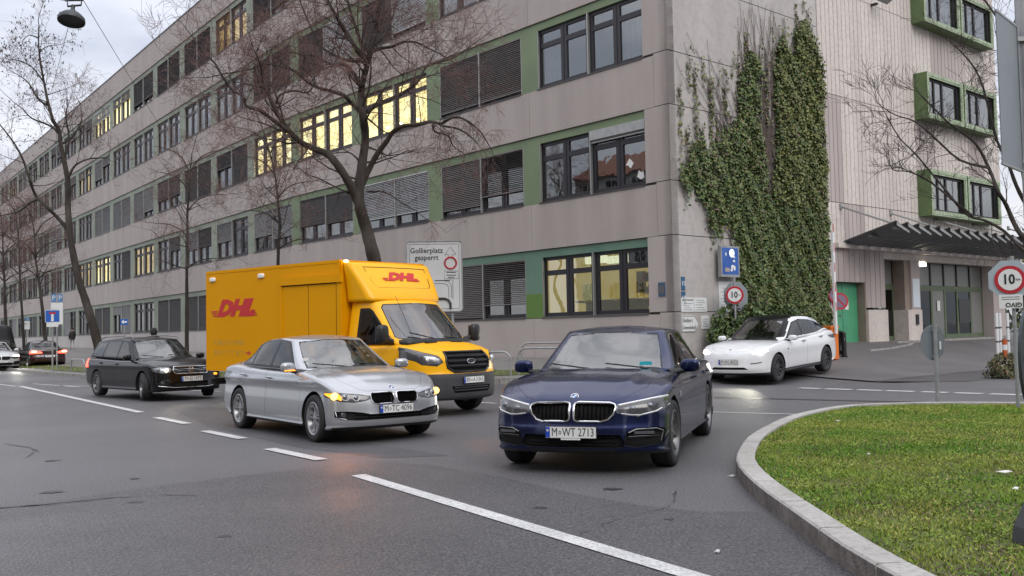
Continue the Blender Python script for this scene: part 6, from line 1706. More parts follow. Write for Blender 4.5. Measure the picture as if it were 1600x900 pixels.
def make_van():
    root = empty('panel_van')
    S = dict(FO=.95, RO=1.0, WB=3.4, hw=1.0, ztop=[(-4.4, 2.35), (-4.3, 2.45), (-1.2, 2.5), (-.75, 2.42), (.15, 1.45), (.5, 1.32), (.85, 1.2), (.95, 1.05)],
        drop=[(-4, .05), (0, .1)], plan=[(-4.4, .95), (-3, 1.0), (0, .98), (.95, .88)], side=[(.3, .97), (.8, 1), (1.2, .98), (2.5, .86)],
        zbot=[(-4.4, .35), (.95, .3)], dxf=[(.3, -.05), (.6, .02), (1.1, -.05)], dxr=[(.3, 0), (2.4, -.05)], rt=.12)
    mats = [M_blackp, M_black, M_gap, M_well, G_cars, M_gloss, M_refl]
    bs = body_shell(S, mats)
    for xw in (0, -3.4):
        for sg in (1, -1): bs.hole(circ(xw, .36, .42, 20), X_, Z_, (lambda c, n, sg=sg: c.y*sg > .68), (0, -.28*sg, 0), 3)
    for sg in (1, -1):
        nb = bs.part([(-.0, 1.45), (-.55, 2.05), (-1.3, 2.1), (-1.3, 1.45)], X_, Z_, fL(.2) if sg > 0 else fR(.2), 5, .01, 1, .004)
        if nb: inst('side_window', bs.mesh('side_window', nb), root)
        nb = bs.part([(sg*.55, .85), (sg*.85, .88), (sg*.88, 1.05), (sg*.6, 1.0)], Y_, Z_, lambda c, n: n.x > .05, 6, .01, 1, .004)
        if nb: inst('headlight', bs.mesh('headlight', nb), root)
    nb = bs.part([(-.78, 1.52), (.78, 1.52), (.70, 2.28), (-.70, 2.28)], Y_, Z_, lambda c, n: n.x > .2 and c.z > 1.4, 5, .02, 1, .004)
    if nb: inst('windscreen', bs.mesh('windscreen', nb), root)
    inst('body', bs.mesh('body'), root)
    for xw in (0, -3.4):
        for sg in (1, -1): add_wheel(root, xw, sg*.86, .36, .22, 6, M_rimD, 'van')
    return root
vn = make_van(); place(vn, -30.6, 57.0, .62, -.785, 0, 0, 'black high-roofed van behind the pale silver car at the left edge', 'van', SA_GROUP)
# ---- more black SUV-like car roof behind is not visible; unseen buildings across the street are added for reflections
# ---------------------------------------------------------------- signs, posts and small street things
M_galv = mat('galvanised_steel', (.30, .31, .32), .45, metal=.6, col2=(.38, .39, .40), scale=5)
M_back = mat('sign_back_grey', (.21, .235, .26), .5, metal=.3, col2=(.25, .275, .30), scale=1.5)
M_white = mat('sign_white', (.66, .67, .67), .45)
M_red = mat('sign_red', (.42, .015, .03), .45)
M_sblue = mat('sign_blue', (.01, .10, .42), .45)
M_blk = mat('sign_black', (.015, .015, .015), .5)
def frame_to(loc, face):
    """matrix of a sign standing at loc, its front looking along face (xy); local x right as seen from the front, z up"""
    n = Vector((face[0], face[1], 0)).normalized(); r = Vector((0, 0, 1)).cross(n)
    return Matrix(((r.x, -n.x, 0, loc[0]), (r.y, -n.y, 0, loc[1]), (0, 0, 1, loc[2]), (0, 0, 0, 1)))
def sgn(name, loc, face, label, cat='sign', group=None):
    """root empty of a sign: local +x right, -y towards the reader, +z up"""
    o = empty(name); o.matrix_world = frame_to(loc, face); return tag(o, label, cat, group)
def post(root, h, r=.03, x=0, y=.04, z0=0, nm='post'): return inst(nm, MB().tube([(x, y, z0), (x, y, h)], r, 10).lathe([(0, h), (r*1.1, h), (r*1.1, h-.04)], 10, (x, y, 0), 'z').mesh(nm, M_galv, 50), root)
def stext(root, txt, x, z, size, m=M_blk, y=-.006, **k):
    me = text_mesh(txt, size=size, **k); me.transform(plane_mat((x, y, z), (1, 0, 0), (0, 0, 1))); me.materials.append(m); return inst('lettering', me, root)
def disc(root, nm, z, r, m, y0=-.004, y1=0, x=0, n=32): return inst(nm, MB().prism([(x+r*math.cos(2*pi*i/n), z+r*math.sin(2*pi*i/n)) for i in range(n)], y0, y1, 'y').mesh(nm, m), root)
def rect(root, nm, x0, x1, z0, z1, m, y0=-.004, y1=0): return inst(nm, MB().box(x0, x1, y0, y1, z0, z1).mesh(nm, m), root)
def rrect(x0, x1, z0, z1, r, n=5):
    P = []
    for cx, cz, a0 in ((x1-r, z1-r, 0), (x0+r, z1-r, 90), (x0+r, z0+r, 180), (x1-r, z0+r, 270)):
        for i in range(n+1): a = math.radians(a0+90*i/n); P.append((cx+r*math.cos(a), cz+r*math.sin(a)))
    return P
def speed10(root, zc, r, km=True, y=0):
    disc(root, 'red_disc', zc, r, M_red, y-.012, y); disc(root, 'white_disc', zc, r*.76, M_white, y-.015, y-.0125)
    stext(root, '10', -.02 if km else 0, zc, r*.98, y=y-.018, bold=.006, xs=.85)
    if km: stext(root, 'km', r*.52, zc+.0, r*.22, y=y-.018)
def octo(root, zc, r, m, y0, y1):
    return inst('octagon_plate', MB().prism([(r*math.cos(pi/8+i*pi/4), zc+r*math.sin(pi/8+i*pi/4)) for i in range(8)], y0, y1, 'y').mesh('octagon_plate', m), root)
# big diversion board behind the van
Yb = 27.5
p = at(679, 432, Yb)
g_ = gz(p.x, p.y)
dv = sgn('diversion_sign', (p.x, p.y, g_), (.10, -1), 'large white diversion board about a closed square, rising behind the yellow van', 'road sign')
zc = p.z-g_; W2, H2 = .80, 1.02
inst('board', MB().prism(rrect(-W2, W2, zc-H2, zc+H2, .09), 0, .03, 'y').mesh('board', M_back), dv)
inst('board_rim', MB().tube([(a, -.004, b) for a, b in rrect(-W2+.01, W2-.01, zc-H2+.01, zc+H2-.01, .09)], .02, 6, close=True).mesh('board_rim', M_galv, 60), dv)
inst('board_face', MB().prism(rrect(-W2+.03, W2-.03, zc-H2+.03, zc+H2-.03, .08), -.004, -.001, 'y').mesh('board_face', mat('board_white', (.50, .51, .51), .5, col2=(.56, .57, .57), scale=1.2)), dv)
inst('inner_border', MB().tube([(a, -.006, b) for a, b in rrect(-W2+.09, W2-.09, zc-H2+.09, zc+H2-.09, .03)], .006, 4, close=True).mesh('inner_border', M_blk), dv)
stext(dv, 'Gollierplatz', -.22, zc+.74, .215, bold=.003, xs=.93); stext(dv, 'gesperrt', -.22, zc+.54, .215, bold=.003, xs=.93)
def outl(pts, closed=True, r=.007): return inst('arrow_outline', MB().tube([(a, -.006, zc+b) for a, b in pts], r, 4, close=closed).mesh('arrow_outline', M_blk), dv)
outl([(.30, .62), (.47, .85), (.63, .62), (.52, .62), (.52, .56)], False); outl([(.30, .62), (.415, .62), (.415, .56)], False)
inst('ban_ring', MB().tube([(.465+.165*math.cos(i*pi/16), -.008, zc+.38+.165*math.sin(i*pi/16)) for i in range(32)], .026, 6, close=True).mesh('ban_ring', M_red, 60), dv)
outl([(.28, .15), (.28, -.07), (.68, -.07), (.68, .15)])
for z_ in (.11, .03, -.03):
    rr_ = rect(dv, 'small_print', .34+.04*(z_ < 0), .62-.05*(z_ < 0), zc+z_-.012, zc+z_+.012, M_rimD, -.007, -.005)
outl([(.52, -.08), (.52, -.66)], False); outl([(.44, -.08), (.44, -.12), (.1, -.12), (.0, -.12)], False, .012)
outl([(0, -.12), (.28, -.12), (.42, -.17), (.48, -.3), (.48, -.62)], False); outl([(0, -.2), (.24, -.2), (.36, -.24), (.40, -.34), (.40, -.62)], False)
inst('black_arrow', MB().tube([(0.0, -.012, zc-.64), (.28, -.012, zc-.64), (.38, -.012, zc-.68), (.44, -.012, zc-.78), (.44, -.012, zc-.94)], .042, 4).mesh('black_arrow', M_blk), dv)
for x_ in (-.5, .5): post(dv, zc+H2-.1, .04, x_, .07)
rect(dv, 'clamp_rail', -.7, .7, zc+.5, zc+.55, M_galv, .03, .05); rect(dv, 'clamp_rail', -.7, .7, zc-.6, zc-.55, M_galv, .03, .05)
# speed sign by the ivy, with the back of an octagonal plate behind it
p = at(1148, 461, 28.6); g_ = gz(p.x, p.y)
sp = sgn('speed_limit_sign', (p.x, p.y, g_), (-.28, -.96), 'round 10 km speed limit sign on a grey octagon in front of the ivy', 'road sign')
sp_o = octo(sp, p.z-g_, .46, M_back, .0, .03); sp_o.location = (.02, .36, -.02); sp_o.rotation_euler = (0, 0, .7)
speed10(sp, p.z-g_, .262, True, -.01); post(sp, p.z-g_+.55, .035)
# the same limit again at the right edge
p = at(1578, 437, 15.4)
s2 = sgn('speed_limit_sign', (p.x, p.y, .1), (-.45, -.9), 'round 10 km limit sign on a pale octagon at the right edge', 'road sign')
octo(s2, p.z-.1, .335, mat('octagon_pale', (.36, .42, .47), .45, metal=.2), .0, .02); speed10(s2, p.z-.1, .225, True, -.004)
rect(s2, 'supplementary_plate', -.17, .17, p.z-.1-.46, p.z-.1-.24, M_white, -.01, .0)
t_ = stext(s2, 'GIVO', .04, p.z-.1-.40, .1, y=-.014, bold=.002); t_.data.transform(Matrix.Translation((.04, 0, p.z-.5))@Matrix.Rotation(pi, 4, 'Y')@Matrix.Translation((-.04, 0, -(p.z-.5))))
for z_ in (.275, .31): rect(s2, 'small_print', -.13, .13, p.z-.1-z_-.008, p.z-.1-z_, M_rimD, -.0125, -.0105)
post(s2, p.z+.28, .03, .04, .05)
# back of a round sign on the lawn
p = at(1457, 550, 16.1)
s3 = sgn('round_sign', (gp(1465, 640)[0], gp(1465, 640)[1]+.0, .1), (.25, .97), 'grey back of a round sign on the far edge of the lawn', 'road sign')
zc3 = 1.06
inst('disc_plate', MB().prism([(.035+.20*math.cos(2*pi*i/32), zc3+.31*math.sin(2*pi*i/32)) for i in range(32)], -.012, 0, 'y').mesh('disc_plate', mat('round_sign_back', (.17, .195, .22), .5, metal=.3, col2=(.2, .225, .25), scale=3)), s3)
post(s3, 1.36, .034, 0, .045); rect(s3, 'sticker', -.10, -.07, zc3-.12, zc3+.02, M_white, .0, .004)
rect(s3, 'bracket', -.05, .05, zc3+.2, zc3+.24, M_galv, .0, .05); rect(s3, 'bracket', -.05, .05, zc3-.26, zc3-.22, M_galv, .0, .05)
# tall board seen from behind at the upper right, on its mast
Ym = 8.6
pm = at(1592, 100, Ym)
ms = sgn('tall_sign', (pm.x+.02, Ym, .1), (0, 1), 'grey back of a tall road sign on a mast, upper right', 'road sign')
inst('mast', MB().tube([(0, .06, 0), (0, .06, 5.5)], .062, 16).mesh('mast', M_galv, 50), ms)
ms.rotation_mode = 'XYZ'
z0_, z1_ = at(1560, 262, Ym-.3).z-.1, at(1560, 35, Ym-.3).z-.1
bo = MB(); ang = math.radians(48)
def bp_(u, y): return (.10+u*math.cos(ang), .06+.06-u*math.sin(ang)*-1+y)
def board(u0, u1, y0, y1, a, b, nm, m):
    mb = MB(); q = [bp_(u0, y0), bp_(u1, y0), bp_(u1, y1), bp_(u0, y1)]
    mb.prism(q, a, b, 'z'); return inst(nm, mb.mesh(nm, m), ms)
board(0, .62, 0, .018, z0_, z1_, 'board', M_back)
board(-.01, .63, -.006, .026, z1_, z1_+.02, 'board_edge', M_galv); board(-.01, .63, -.006, .026, z0_-.02, z0_, 'board_edge', M_galv); board(-.012, .0, -.006, .026, z0_, z1_, 'board_edge', M_galv)
for z_ in (z0_+.08, z1_-.1): inst('clamp', MB().tube([(0, .06, z_-.025), (0, .06, z_+.025)], .075, 14).box(.02, .16, .10, .14, z_-.02, z_+.02).mesh('clamp', M_galv, 50), ms)
# dark oval sign back low at the right edge and its heavy foot
Yo = 6.6
po = at(1600, 560, Yo)
ov = sgn('portable_sign', (po.x+.06, Yo, .1), (-.75, .66), 'dark back of a portable round sign cut by the right edge', 'road sign')
inst('disc_plate', MB().prism([(.30*math.cos(2*pi*i/40), po.z-.1+.36*math.sin(2*pi*i/40)) for i in range(40)], -.02, 0, 'y').mesh('disc_plate', mat('dark_sign_back', (.045, .055, .06), .5, metal=.2)), ov)
post(ov, 1.85, .028, 0, .04); rect(ov, 'bracket', -.2, .2, po.z-.1-.01, po.z-.1+.02, M_frame, .0, .03)
disc(ov, 'round_sticker', po.z-.1-.02, .035, M_white, .0, .003, x=.17)
pf = gpz(1625, 830, .13)
ft = MB(); ft.add([(-.35, -.12, 0), (.35, -.12, 0), (.35, .12, 0), (-.35, .12, 0), (-.22, -.08, .10), (.22, -.08, .10), (.22, .08, .10), (-.22, .08, .10)], [(0, 1, 2, 3), (4, 5, 6, 7), (0, 1, 5, 4), (1, 2, 6, 5), (2, 3, 7, 6), (3, 0, 4, 7)])
fo = MB(); fo.add([(-.30, -.07, .10), (.30, -.07, .10), (.30, .07, .10), (-.30, .07, .10), (-.33, -.07, -.1), (.33, -.07, -.1), (.33, .07, -.1), (-.33, .07, -.1), (-.20, -.06, .30), (.20, -.06, .30), (.20, .06, .30), (-.20, .06, .30)], [(0, 1, 9, 8), (1, 2, 10, 9), (2, 3, 11, 10), (3, 0, 8, 11), (8, 9, 10, 11), (0, 4, 5, 1), (1, 5, 6, 2), (2, 6, 7, 3), (3, 7, 4, 0)])
f_ = fo.build('sign_foot', mat('recycled_plastic', (.05, .05, .055), .7), None, (at(1664, 800, 6.05).x, 6.05, .12), .1); tag(f_, 'dark grey weighted plastic sign foot on the lawn at the right edge', 'sign foot')
# no stopping discs on the pillar near the green door
def wall_sign(s, d, z): q = C+DR*s+NR*d; return (q.x, q.y, z)
for k, (s_, z_, r_, lab) in enumerate(((8.48, 2.62, .30, 'round no stopping sign on the pillar, upper left of two'), (8.85, 2.33, .30, 'round no stopping sign at the green door, lower of two'))):
    o = sgn('no_stopping_sign', wall_sign(s_, .12+.05*k, z_), tuple(NR) if k == 0 else (NR.x-.6, NR.y-.0), lab, 'road sign', 'no stopping signs by the green door')
    disc(o, 'red_disc', 0, r_, M_red, -.012, 0); disc(o, 'blue_disc', 0, r_*.78, mat('sign_blue_grey', (.18, .14, .2), .5), -.015, -.0125)
    inst('red_bar', MB().obox((0, -.017, 0), (r_*1.7, .003, r_*.17), Matrix.Rotation(pi/4, 3, 'Y')).mesh('red_bar', M_red), o)
o = sgn('post_box_panel', wall_sign(8.5, .1, 1.6), tuple(NR), 'small pale intercom panel on the pillar left of the green door', 'panel'); rect(o, 'panel_plate', -.17, .17, -.28, .28, M_base, -.05, 0); rect(o, 'slot', -.015, .015, -.08, .08, M_blk, -.054, -.05)
# barrier: upright boom on an orange housing
pb = Vector((9.95, 30.3)); gb = gz(pb.x, pb.y)
br = empty('barrier', (pb.x, pb.y, gb), rz_of(-DR), 'parking barrier with raised white and red boom on an orange housing beside the ivy', 'barrier')
inst('housing', MB().box(-.22, .22, -.2, .2, 0, .98).box(-.24, .24, -.22, .22, .98, 1.05).mesh('housing', mat('barrier_orange', (.62, .14, .01), .45, col2=(.7, .17, .015), scale=2)), br)
bm_ = MB(); zz = .9; k = 0
while zz < 5.0:
    bm_.box(-.02, .14, -.235, -.205, zz, zz+(.45 if k % 2 == 0 else .3), k % 2); zz += .45 if k % 2 == 0 else .3; k += 1
inst('boom', MB().box(-.05, .05, .225, .285, .8, 4.05).mesh('boom', M_white), br)
for i in range(5): inst('red_stripe', MB().box(-.022, .022, .286, .289, 1.5+i*.62, 1.5+i*.62+.28).mesh('red_stripe', M_red), br)
# litter bin with flap lid, bollard
pb = Vector((10.25, 31.0)); gb = gz(pb.x, pb.y)
bn = empty('wheelie_bin', (pb.x, pb.y, gb), rz_of(-DR)+.1, 'black wheeled bin standing in front of the green door', 'bin'); bn.scale = (.72, .72, .72)
inst('bin_body', MB().add([(-.26, -.3, .08), (.26, -.3, .08), (.26, .3, .08), (-.26, .3, .08), (-.32, -.36, 1.0), (.32, -.36, 1.0), (.32, .36, 1.0), (-.32, .36, 1.0)], [(0, 1, 2, 3), (4, 5, 6, 7), (0, 1, 5, 4), (1, 2, 6, 5), (2, 3, 7, 6), (3, 0, 4, 7)]).mesh('bin_body', M_black), bn)
inst('lid', MB().box(-.35, .35, -.4, .4, 1.0, 1.06).box(-.3, .3, -.3, .3, 1.06, 1.10).mesh('lid', M_black), bn)
for x_ in (-.24, .24): inst('wheel', MB().tube([(x_-.03, .3, .1), (x_+.03, .3, .1)], .1, 14).mesh('wheel', M_tyre, 50), bn)
pb = Vector((10.62, 30.9)); gb = gz(pb.x, pb.y)
bo_ = empty('bollard', (pb.x, pb.y, gb), 0, 'dark cylindrical bollard right of the black bin', 'bollard'); bo_.scale = (.8, .8, .72)
inst('bollard_body', MB().lathe([(0, 1.12), (.08, 1.1), (.1, 1.04), (.1, .98), (.085, .97), (.085, .93), (.1, .92), (.1, .05), (.14, .03), (.14, 0)], 18, (0, 0, 0), 'z').mesh('bollard_body', M_black, 40), bo_)
inst('keyhole_plate', MB().box(-.02, .02, -.106, -.1, .7, .85).mesh('keyhole_plate', M_refl), bo_)
# wall signs on the corner
def wsign(nm, s0, s1, z0, z1, m, lab, d=.02, group=None, cat='sign'):
    o = sgn(nm, wall_sign((s0+s1)/2, .16 if nm == 'advert_lightbox' else .002, z0), tuple(NR), lab, cat, group); w_ = (s1-s0)/2
    rect(o, 'plate', -w_, w_, 0, z1-z0, m, -d, 0); return o, w_, z1-z0
def lines(o, w_, zs_, y, m=M_rimM, sh=.8, hh=.014):
    for i, z_ in enumerate(zs_): rect(o, 'small_print', -w_*sh*(1-.25*(i % 2)), w_*sh*(1-.3*(i % 3)), z_, z_+hh, m, y-.002, y)
lb, w_, h_ = wsign('advert_lightbox', 1.93, 2.86, 3.04, 4.0, M_galv, 'blue advertising lightbox on the wall at the edge of the ivy', .12, cat='lightbox')
rect(lb, 'wall_bracket', -.1, .1, .4, .8, M_galv, .0, .15); rect(lb, 'poster', -w_+.06, w_-.06, .08, h_-.06, mat('poster_blue', (.008, .045, .22), .3, emit=(.01, .07, .32), estr=.18, col2=(.02, .09, .32), scale=2), -.125, -.12)
disc(lb, 'poster_glow', h_*.77, .13, mat('poster_moon', (.7, .75, .8), .4, emit=(.8, .85, 1), estr=.6), -.128, -.1255, x=.08)
for (x_, z_, a_, b_) in ((.10, .32, .16, .12), (.18, .5, .12, .08), (.05, .22, .12, .1), (.2, .28, .1, .16), (.2, .62, .1, .06), (-.22, .7, .07, .12)): inst('poster_shape', MB().prism([(x_+a_/2*math.cos(q*pi/5), z_+b_/2*math.sin(q*pi/5)) for q in range(10)], -.128, -.1255, 'y').mesh('poster_shape', M_plate), lb)
rect(lb, 'poster_caption', -.28, -.05, .16, .28, mat('poster_caption_c', (.35, .3, .25), .5), -.128, -.1255)
o, w_, h_ = wsign('notice_sheet', 2.12, 2.95, 1.98, 2.92, M_white, 'white framed notice sheet on the wall under the blue lightbox'); lines(o, w_, [.2, .3, .4, .5, .6, .72], -.02)
o, w_, h_ = wsign('house_number_plate', .33, .50, 2.62, 3.02, mat('plate_teal', (.02, .09, .19), .4), 'small blue plate near the corner, upper of two'); stext(o, '10', 0, .2, .2, M_white, -.023)
o, w_, h_ = wsign('house_number_plate', .33, .50, 2.18, 2.58, mat('plate_teal_low', (.02, .09, .19), .4), 'small blue plate near the corner, lower of two'); stext(o, '19', 0, .2, .2, M_white, -.023)
o, w_, h_ = wsign('private_property_sign', .30, .88, 1.98, 2.40-.0, M_white, 'white text panel on the wall, left of the pair under the blue plates'); stext(o, 'PRIVATGRUND', 0, h_-.07, .075, M_blk, -.023); lines(o, w_, [.05, .11, .17, .24], -.02)
o, w_, h_ = wsign('parking_rules_sign', .90, 1.50, 1.98, 2.40, M_white, 'white text panel on the wall, right of the pair under the blue plates'); lines(o, w_, [.05, .12, .2, .27, .34], -.02)
o = sgn('arrow_sign', wall_sign(.30, .002, 1.38), tuple(NR), 'white arrow-shaped sign pointing right to the trading yard entrance', 'sign')
inst('arrow_plate', MB().prism([(0, 0), (.60, 0), (.80, .24), (.60, .48), (0, .48)], -.02, 0, 'y').mesh('arrow_plate', M_white), o)
inst('arrow_border', MB().tube([(.015, -.022, .015), (.595, -.022, .015), (.78, -.022, .24), (.595, -.022, .465), (.015, -.022, .465)], .006, 4, close=True).mesh('arrow_border', M_blk), o)
stext(o, 'Einfahrt', .27, .34, .17, y=-.023, xs=.85); stext(o, 'Gewerbehof', .33, .13, .16, y=-.023, xs=.75)
o, w_, h_ = wsign('small_notice', 1.22, 1.60, 1.46, 1.86, M_white, 'small white square notice right of the arrow sign'); lines(o, w_, [.08, .15, .22, .29], -.02)
q = C+D1*.45+N1*.002
o = sgn('street_plate', (q.x, q.y, 2.45), tuple(N1), 'small dark blue plate on the street front close to the building corner', 'sign'); rect(o, 'plate', -.13, .13, 0, .42, mat('plate_navy', (.05, .09, .16), .4), -.02, 0); rect(o, 'plate_rim', -.10, .10, .1, .32, M_rimM, -.023, -.02)
# tube railings on the verge
def hoop(x, y, rz, w_, h_, lab):
    P = []
    r = .22
    for a in range(6): t = a/5*pi/2; P.append((-w_/2+r-r*math.cos(t), 0, h_-r+r*math.sin(t)))
    P = [(-w_/2, 0, -.05)]+P+[(-p_[0], 0, p_[2]) for p_ in P[::-1]]+[(w_/2, 0, -.05)]
    o = MB().tube(P, .028, 8).build('tube_railing', M_galv, None, (x, y, gz(x, y)+.1), rz, smooth=60); tag(o, lab, 'railing', 'tube railings on the verge'); return o
q1 = at(800, 592, 27.3); q2 = at(806, 590, 27.2)
hoop(q1.x-1.05, 27.5, -.25, 2.1, .72, 'bent steel tube railing whose end shows just right of the yellow van')
hoop(q2.x+1.0, 27.1, -.25, 1.9, .72, 'bent steel tube railing left of the blue car mirror, nearer one')
hoop(q2.x+1.2, 28.3, -.25, 2.1, .78, 'bent steel tube railing left of the blue car mirror, farther one')
hoop(-19.2, 42.4, -.85, 1.8, .55, 'low bent steel tube on the grass verge beside the dark car')
# signs along the left
def bl_sign(px, pyc, Y, lab, wpx, hpx, m, extra=None, post_to=600, nm='street_sign', cat='road sign'):
    p = at(px, pyc, Y); g = gz(p.x, p.y)
    o = sgn(nm, (p.x, p.y, g), (-p.x*.6, -p.y), lab, cat); W_ = wpx/1500*Y/2; H_ = hpx/1500*Y/2; zc = p.z-g
    rect(o, 'plate', -W_, W_, zc-H_, zc+H_, m, -.01, 0); post(o, zc+H_+.05, .035)
    if extra: extra(o, zc, W_, H_)
    return o
def dead(o, zc, W_, H_):
    rect(o, 'symbol_stem', -W_*.18, W_*.18, zc-H_*.9, zc+H_*.35, M_white, -.015, -.011); rect(o, 'symbol_bar', -W_*.5, W_*.5, zc+H_*.35, zc+H_*.7, M_red, -.015, -.011)
    rect(o, 'supplementary_plate', -W_*.85, W_*.85, zc-H_*1.85, zc-H_*1.1, M_white, -.01, 0); rect(o, 'rim', -W_*1.06, W_*1.06, zc-H_*1.06, zc+H_*1.06, M_white, -.004, .004)
bl_sign(82, 494, 42.5, 'blue dead end sign with white plate below, on the tip of the grass verge', 20, 18, M_sblue, dead, nm='dead_end_sign')
def park(o, zc, W_, H_):
    for s_ in (-1, 1): rect(o, 'blue_plate', s_*W_*.55-W_*.42, s_*W_*.55+W_*.42, zc+H_*1.05, zc+H_*1.8, mat('sign_blue_pale', (.08, .2, .38), .5), -.01, 0); stext(o, 'P', s_*W_*.55, zc+H_*1.43, H_*.6, M_white, -.015)
    rect(o, 'arrow_mark', -W_*.5, W_*.3, zc+H_*.2, zc+H_*.35, M_rimM, -.013, -.01)
bl_sign(89, 490, 47, 'tall white parking plate under two blue signs behind the dead end sign', 17, 34, M_white, park, nm='parking_sign')
bl_sign(41, 508, 60, 'white parking plate with two small blue signs above, farther left behind the cars', 10, 13, M_white, park, nm='parking_sign')
def arr(o, zc, W_, H_): inst('arrow_mark', MB().prism([(-W_*.8, zc), (-W_*.1, zc+H_*.8), (-W_*.1, zc+H_*.3), (W_*.8, zc+H_*.3), (W_*.8, zc-H_*.3), (-W_*.1, zc-H_*.3), (-W_*.1, zc-H_*.8)], -.014, -.011, 'y').mesh('arrow_mark', M_white), o)
bl_sign(194, 503, 46, 'small blue arrow sign above the roof of the black estate car', 11, 9, M_sblue, arr, nm='arrow_road_sign')
# hanging street lamp on its wires
pl = at(112, 28, 17.0)
hl = empty('hanging_street_lamp', (pl.x, pl.y, pl.z), .2, 'dark bell-shaped street lamp hanging from wires against the sky', 'street lamp')
inst('lamp_shade', MB().lathe([(.0, .17), (.05, .16), (.07, .10), (.16, .07), (.225, .0), (.235, -.05), (.232, -.075), (.215, -.075), (.20, -.03), (.0, .0)], 32, (0, 0, 0), 'z').mesh('lamp_shade', mat('lamp_shade_metal', (.055, .06, .062), .5, metal=.4), 40), hl)
inst('lamp_holder', MB().tube([(0, 0, .15), (0, 0, .26)], .035, 10).tube([(-.1, 0, .24), (.14, 0, .26)], .018, 8).tube([(-.1, 0, .24), (-.12, 0, .36), (.02, 0, .4), (.14, 0, .38), (.14, 0, .26)], .012, 6).tube([(-.16, 0, .36), (.17, 0, .36)], .016, 6).mesh('lamp_holder', M_frame, 50), hl)
def wire(a, b, sag, nm='span_wire'):
    P = [Vector(a).lerp(Vector(b), t/16)-Vector((0, 0, sag*4*(t/16)*(1-t/16))) for t in range(17)]
    return inst(nm, MB().tube([p_-pl for p_ in P], .006, 4).mesh(nm, M_frame), hl)
hl.rotation_euler = (-.25, 0, 0)
fx_ = B+D2*14; e_far = Vector((fx_.x, fx_.y, ROOF-1.2))
wire(pl+Vector((.17, 0, .36)), e_far, .12); wire(pl+Vector((-.16, 0, .36)), pl+Vector((-14, -10, 1.2)), .5)
wire(pl+Vector((0, 0, .2)), at(75, 55, 22), .05, 'supply_cable')
# beacons and posts at the right by the entrance
def bcn(px, y0p, Y, lab, m, w_=.09, top=.0, h_=1.6):
    p = at(px, 500, Y); g = gz(p.x, p.y)
    o = empty('marker_post', (p.x, p.y, g), 0, lab, 'post', 'posts beside the entrance'); inst('post_body', MB().prism([(math.cos(i*pi/4)*w_, math.sin(i*pi/4)*w_) for i in range(8)], 0, h_).mesh('post_body', m, 30), o)
    return o
o = bcn(1568, 0, 27.0, 'orange and white barrier post beside the grass tuft at the right', mat('post_orange', (.42, .09, .02), .6), .07, h_=1.0)
for z_ in (.3, .7): inst('white_band', MB().prism([(math.cos(i*pi/4)*.072, math.sin(i*pi/4)*.072) for i in range(8)], z_, z_+.15).mesh('white_band', M_white), o)
for j, px in enumerate((1557, 1562, 1574)):
    o = bcn(px, 0, 27.5+j*.5, 'thin white post, %s of the three beside the orange one' % ('leftmost', 'middle one', 'rightmost')[j], M_white, .045, h_=1.75)
    for z_ in (.5, .9, 1.3): inst('dark_band', MB().prism([(math.cos(i*pi/4)*.047, math.sin(i*pi/4)*.047) for i in range(8)], z_, z_+.05).mesh('dark_band', M_rimM), o)
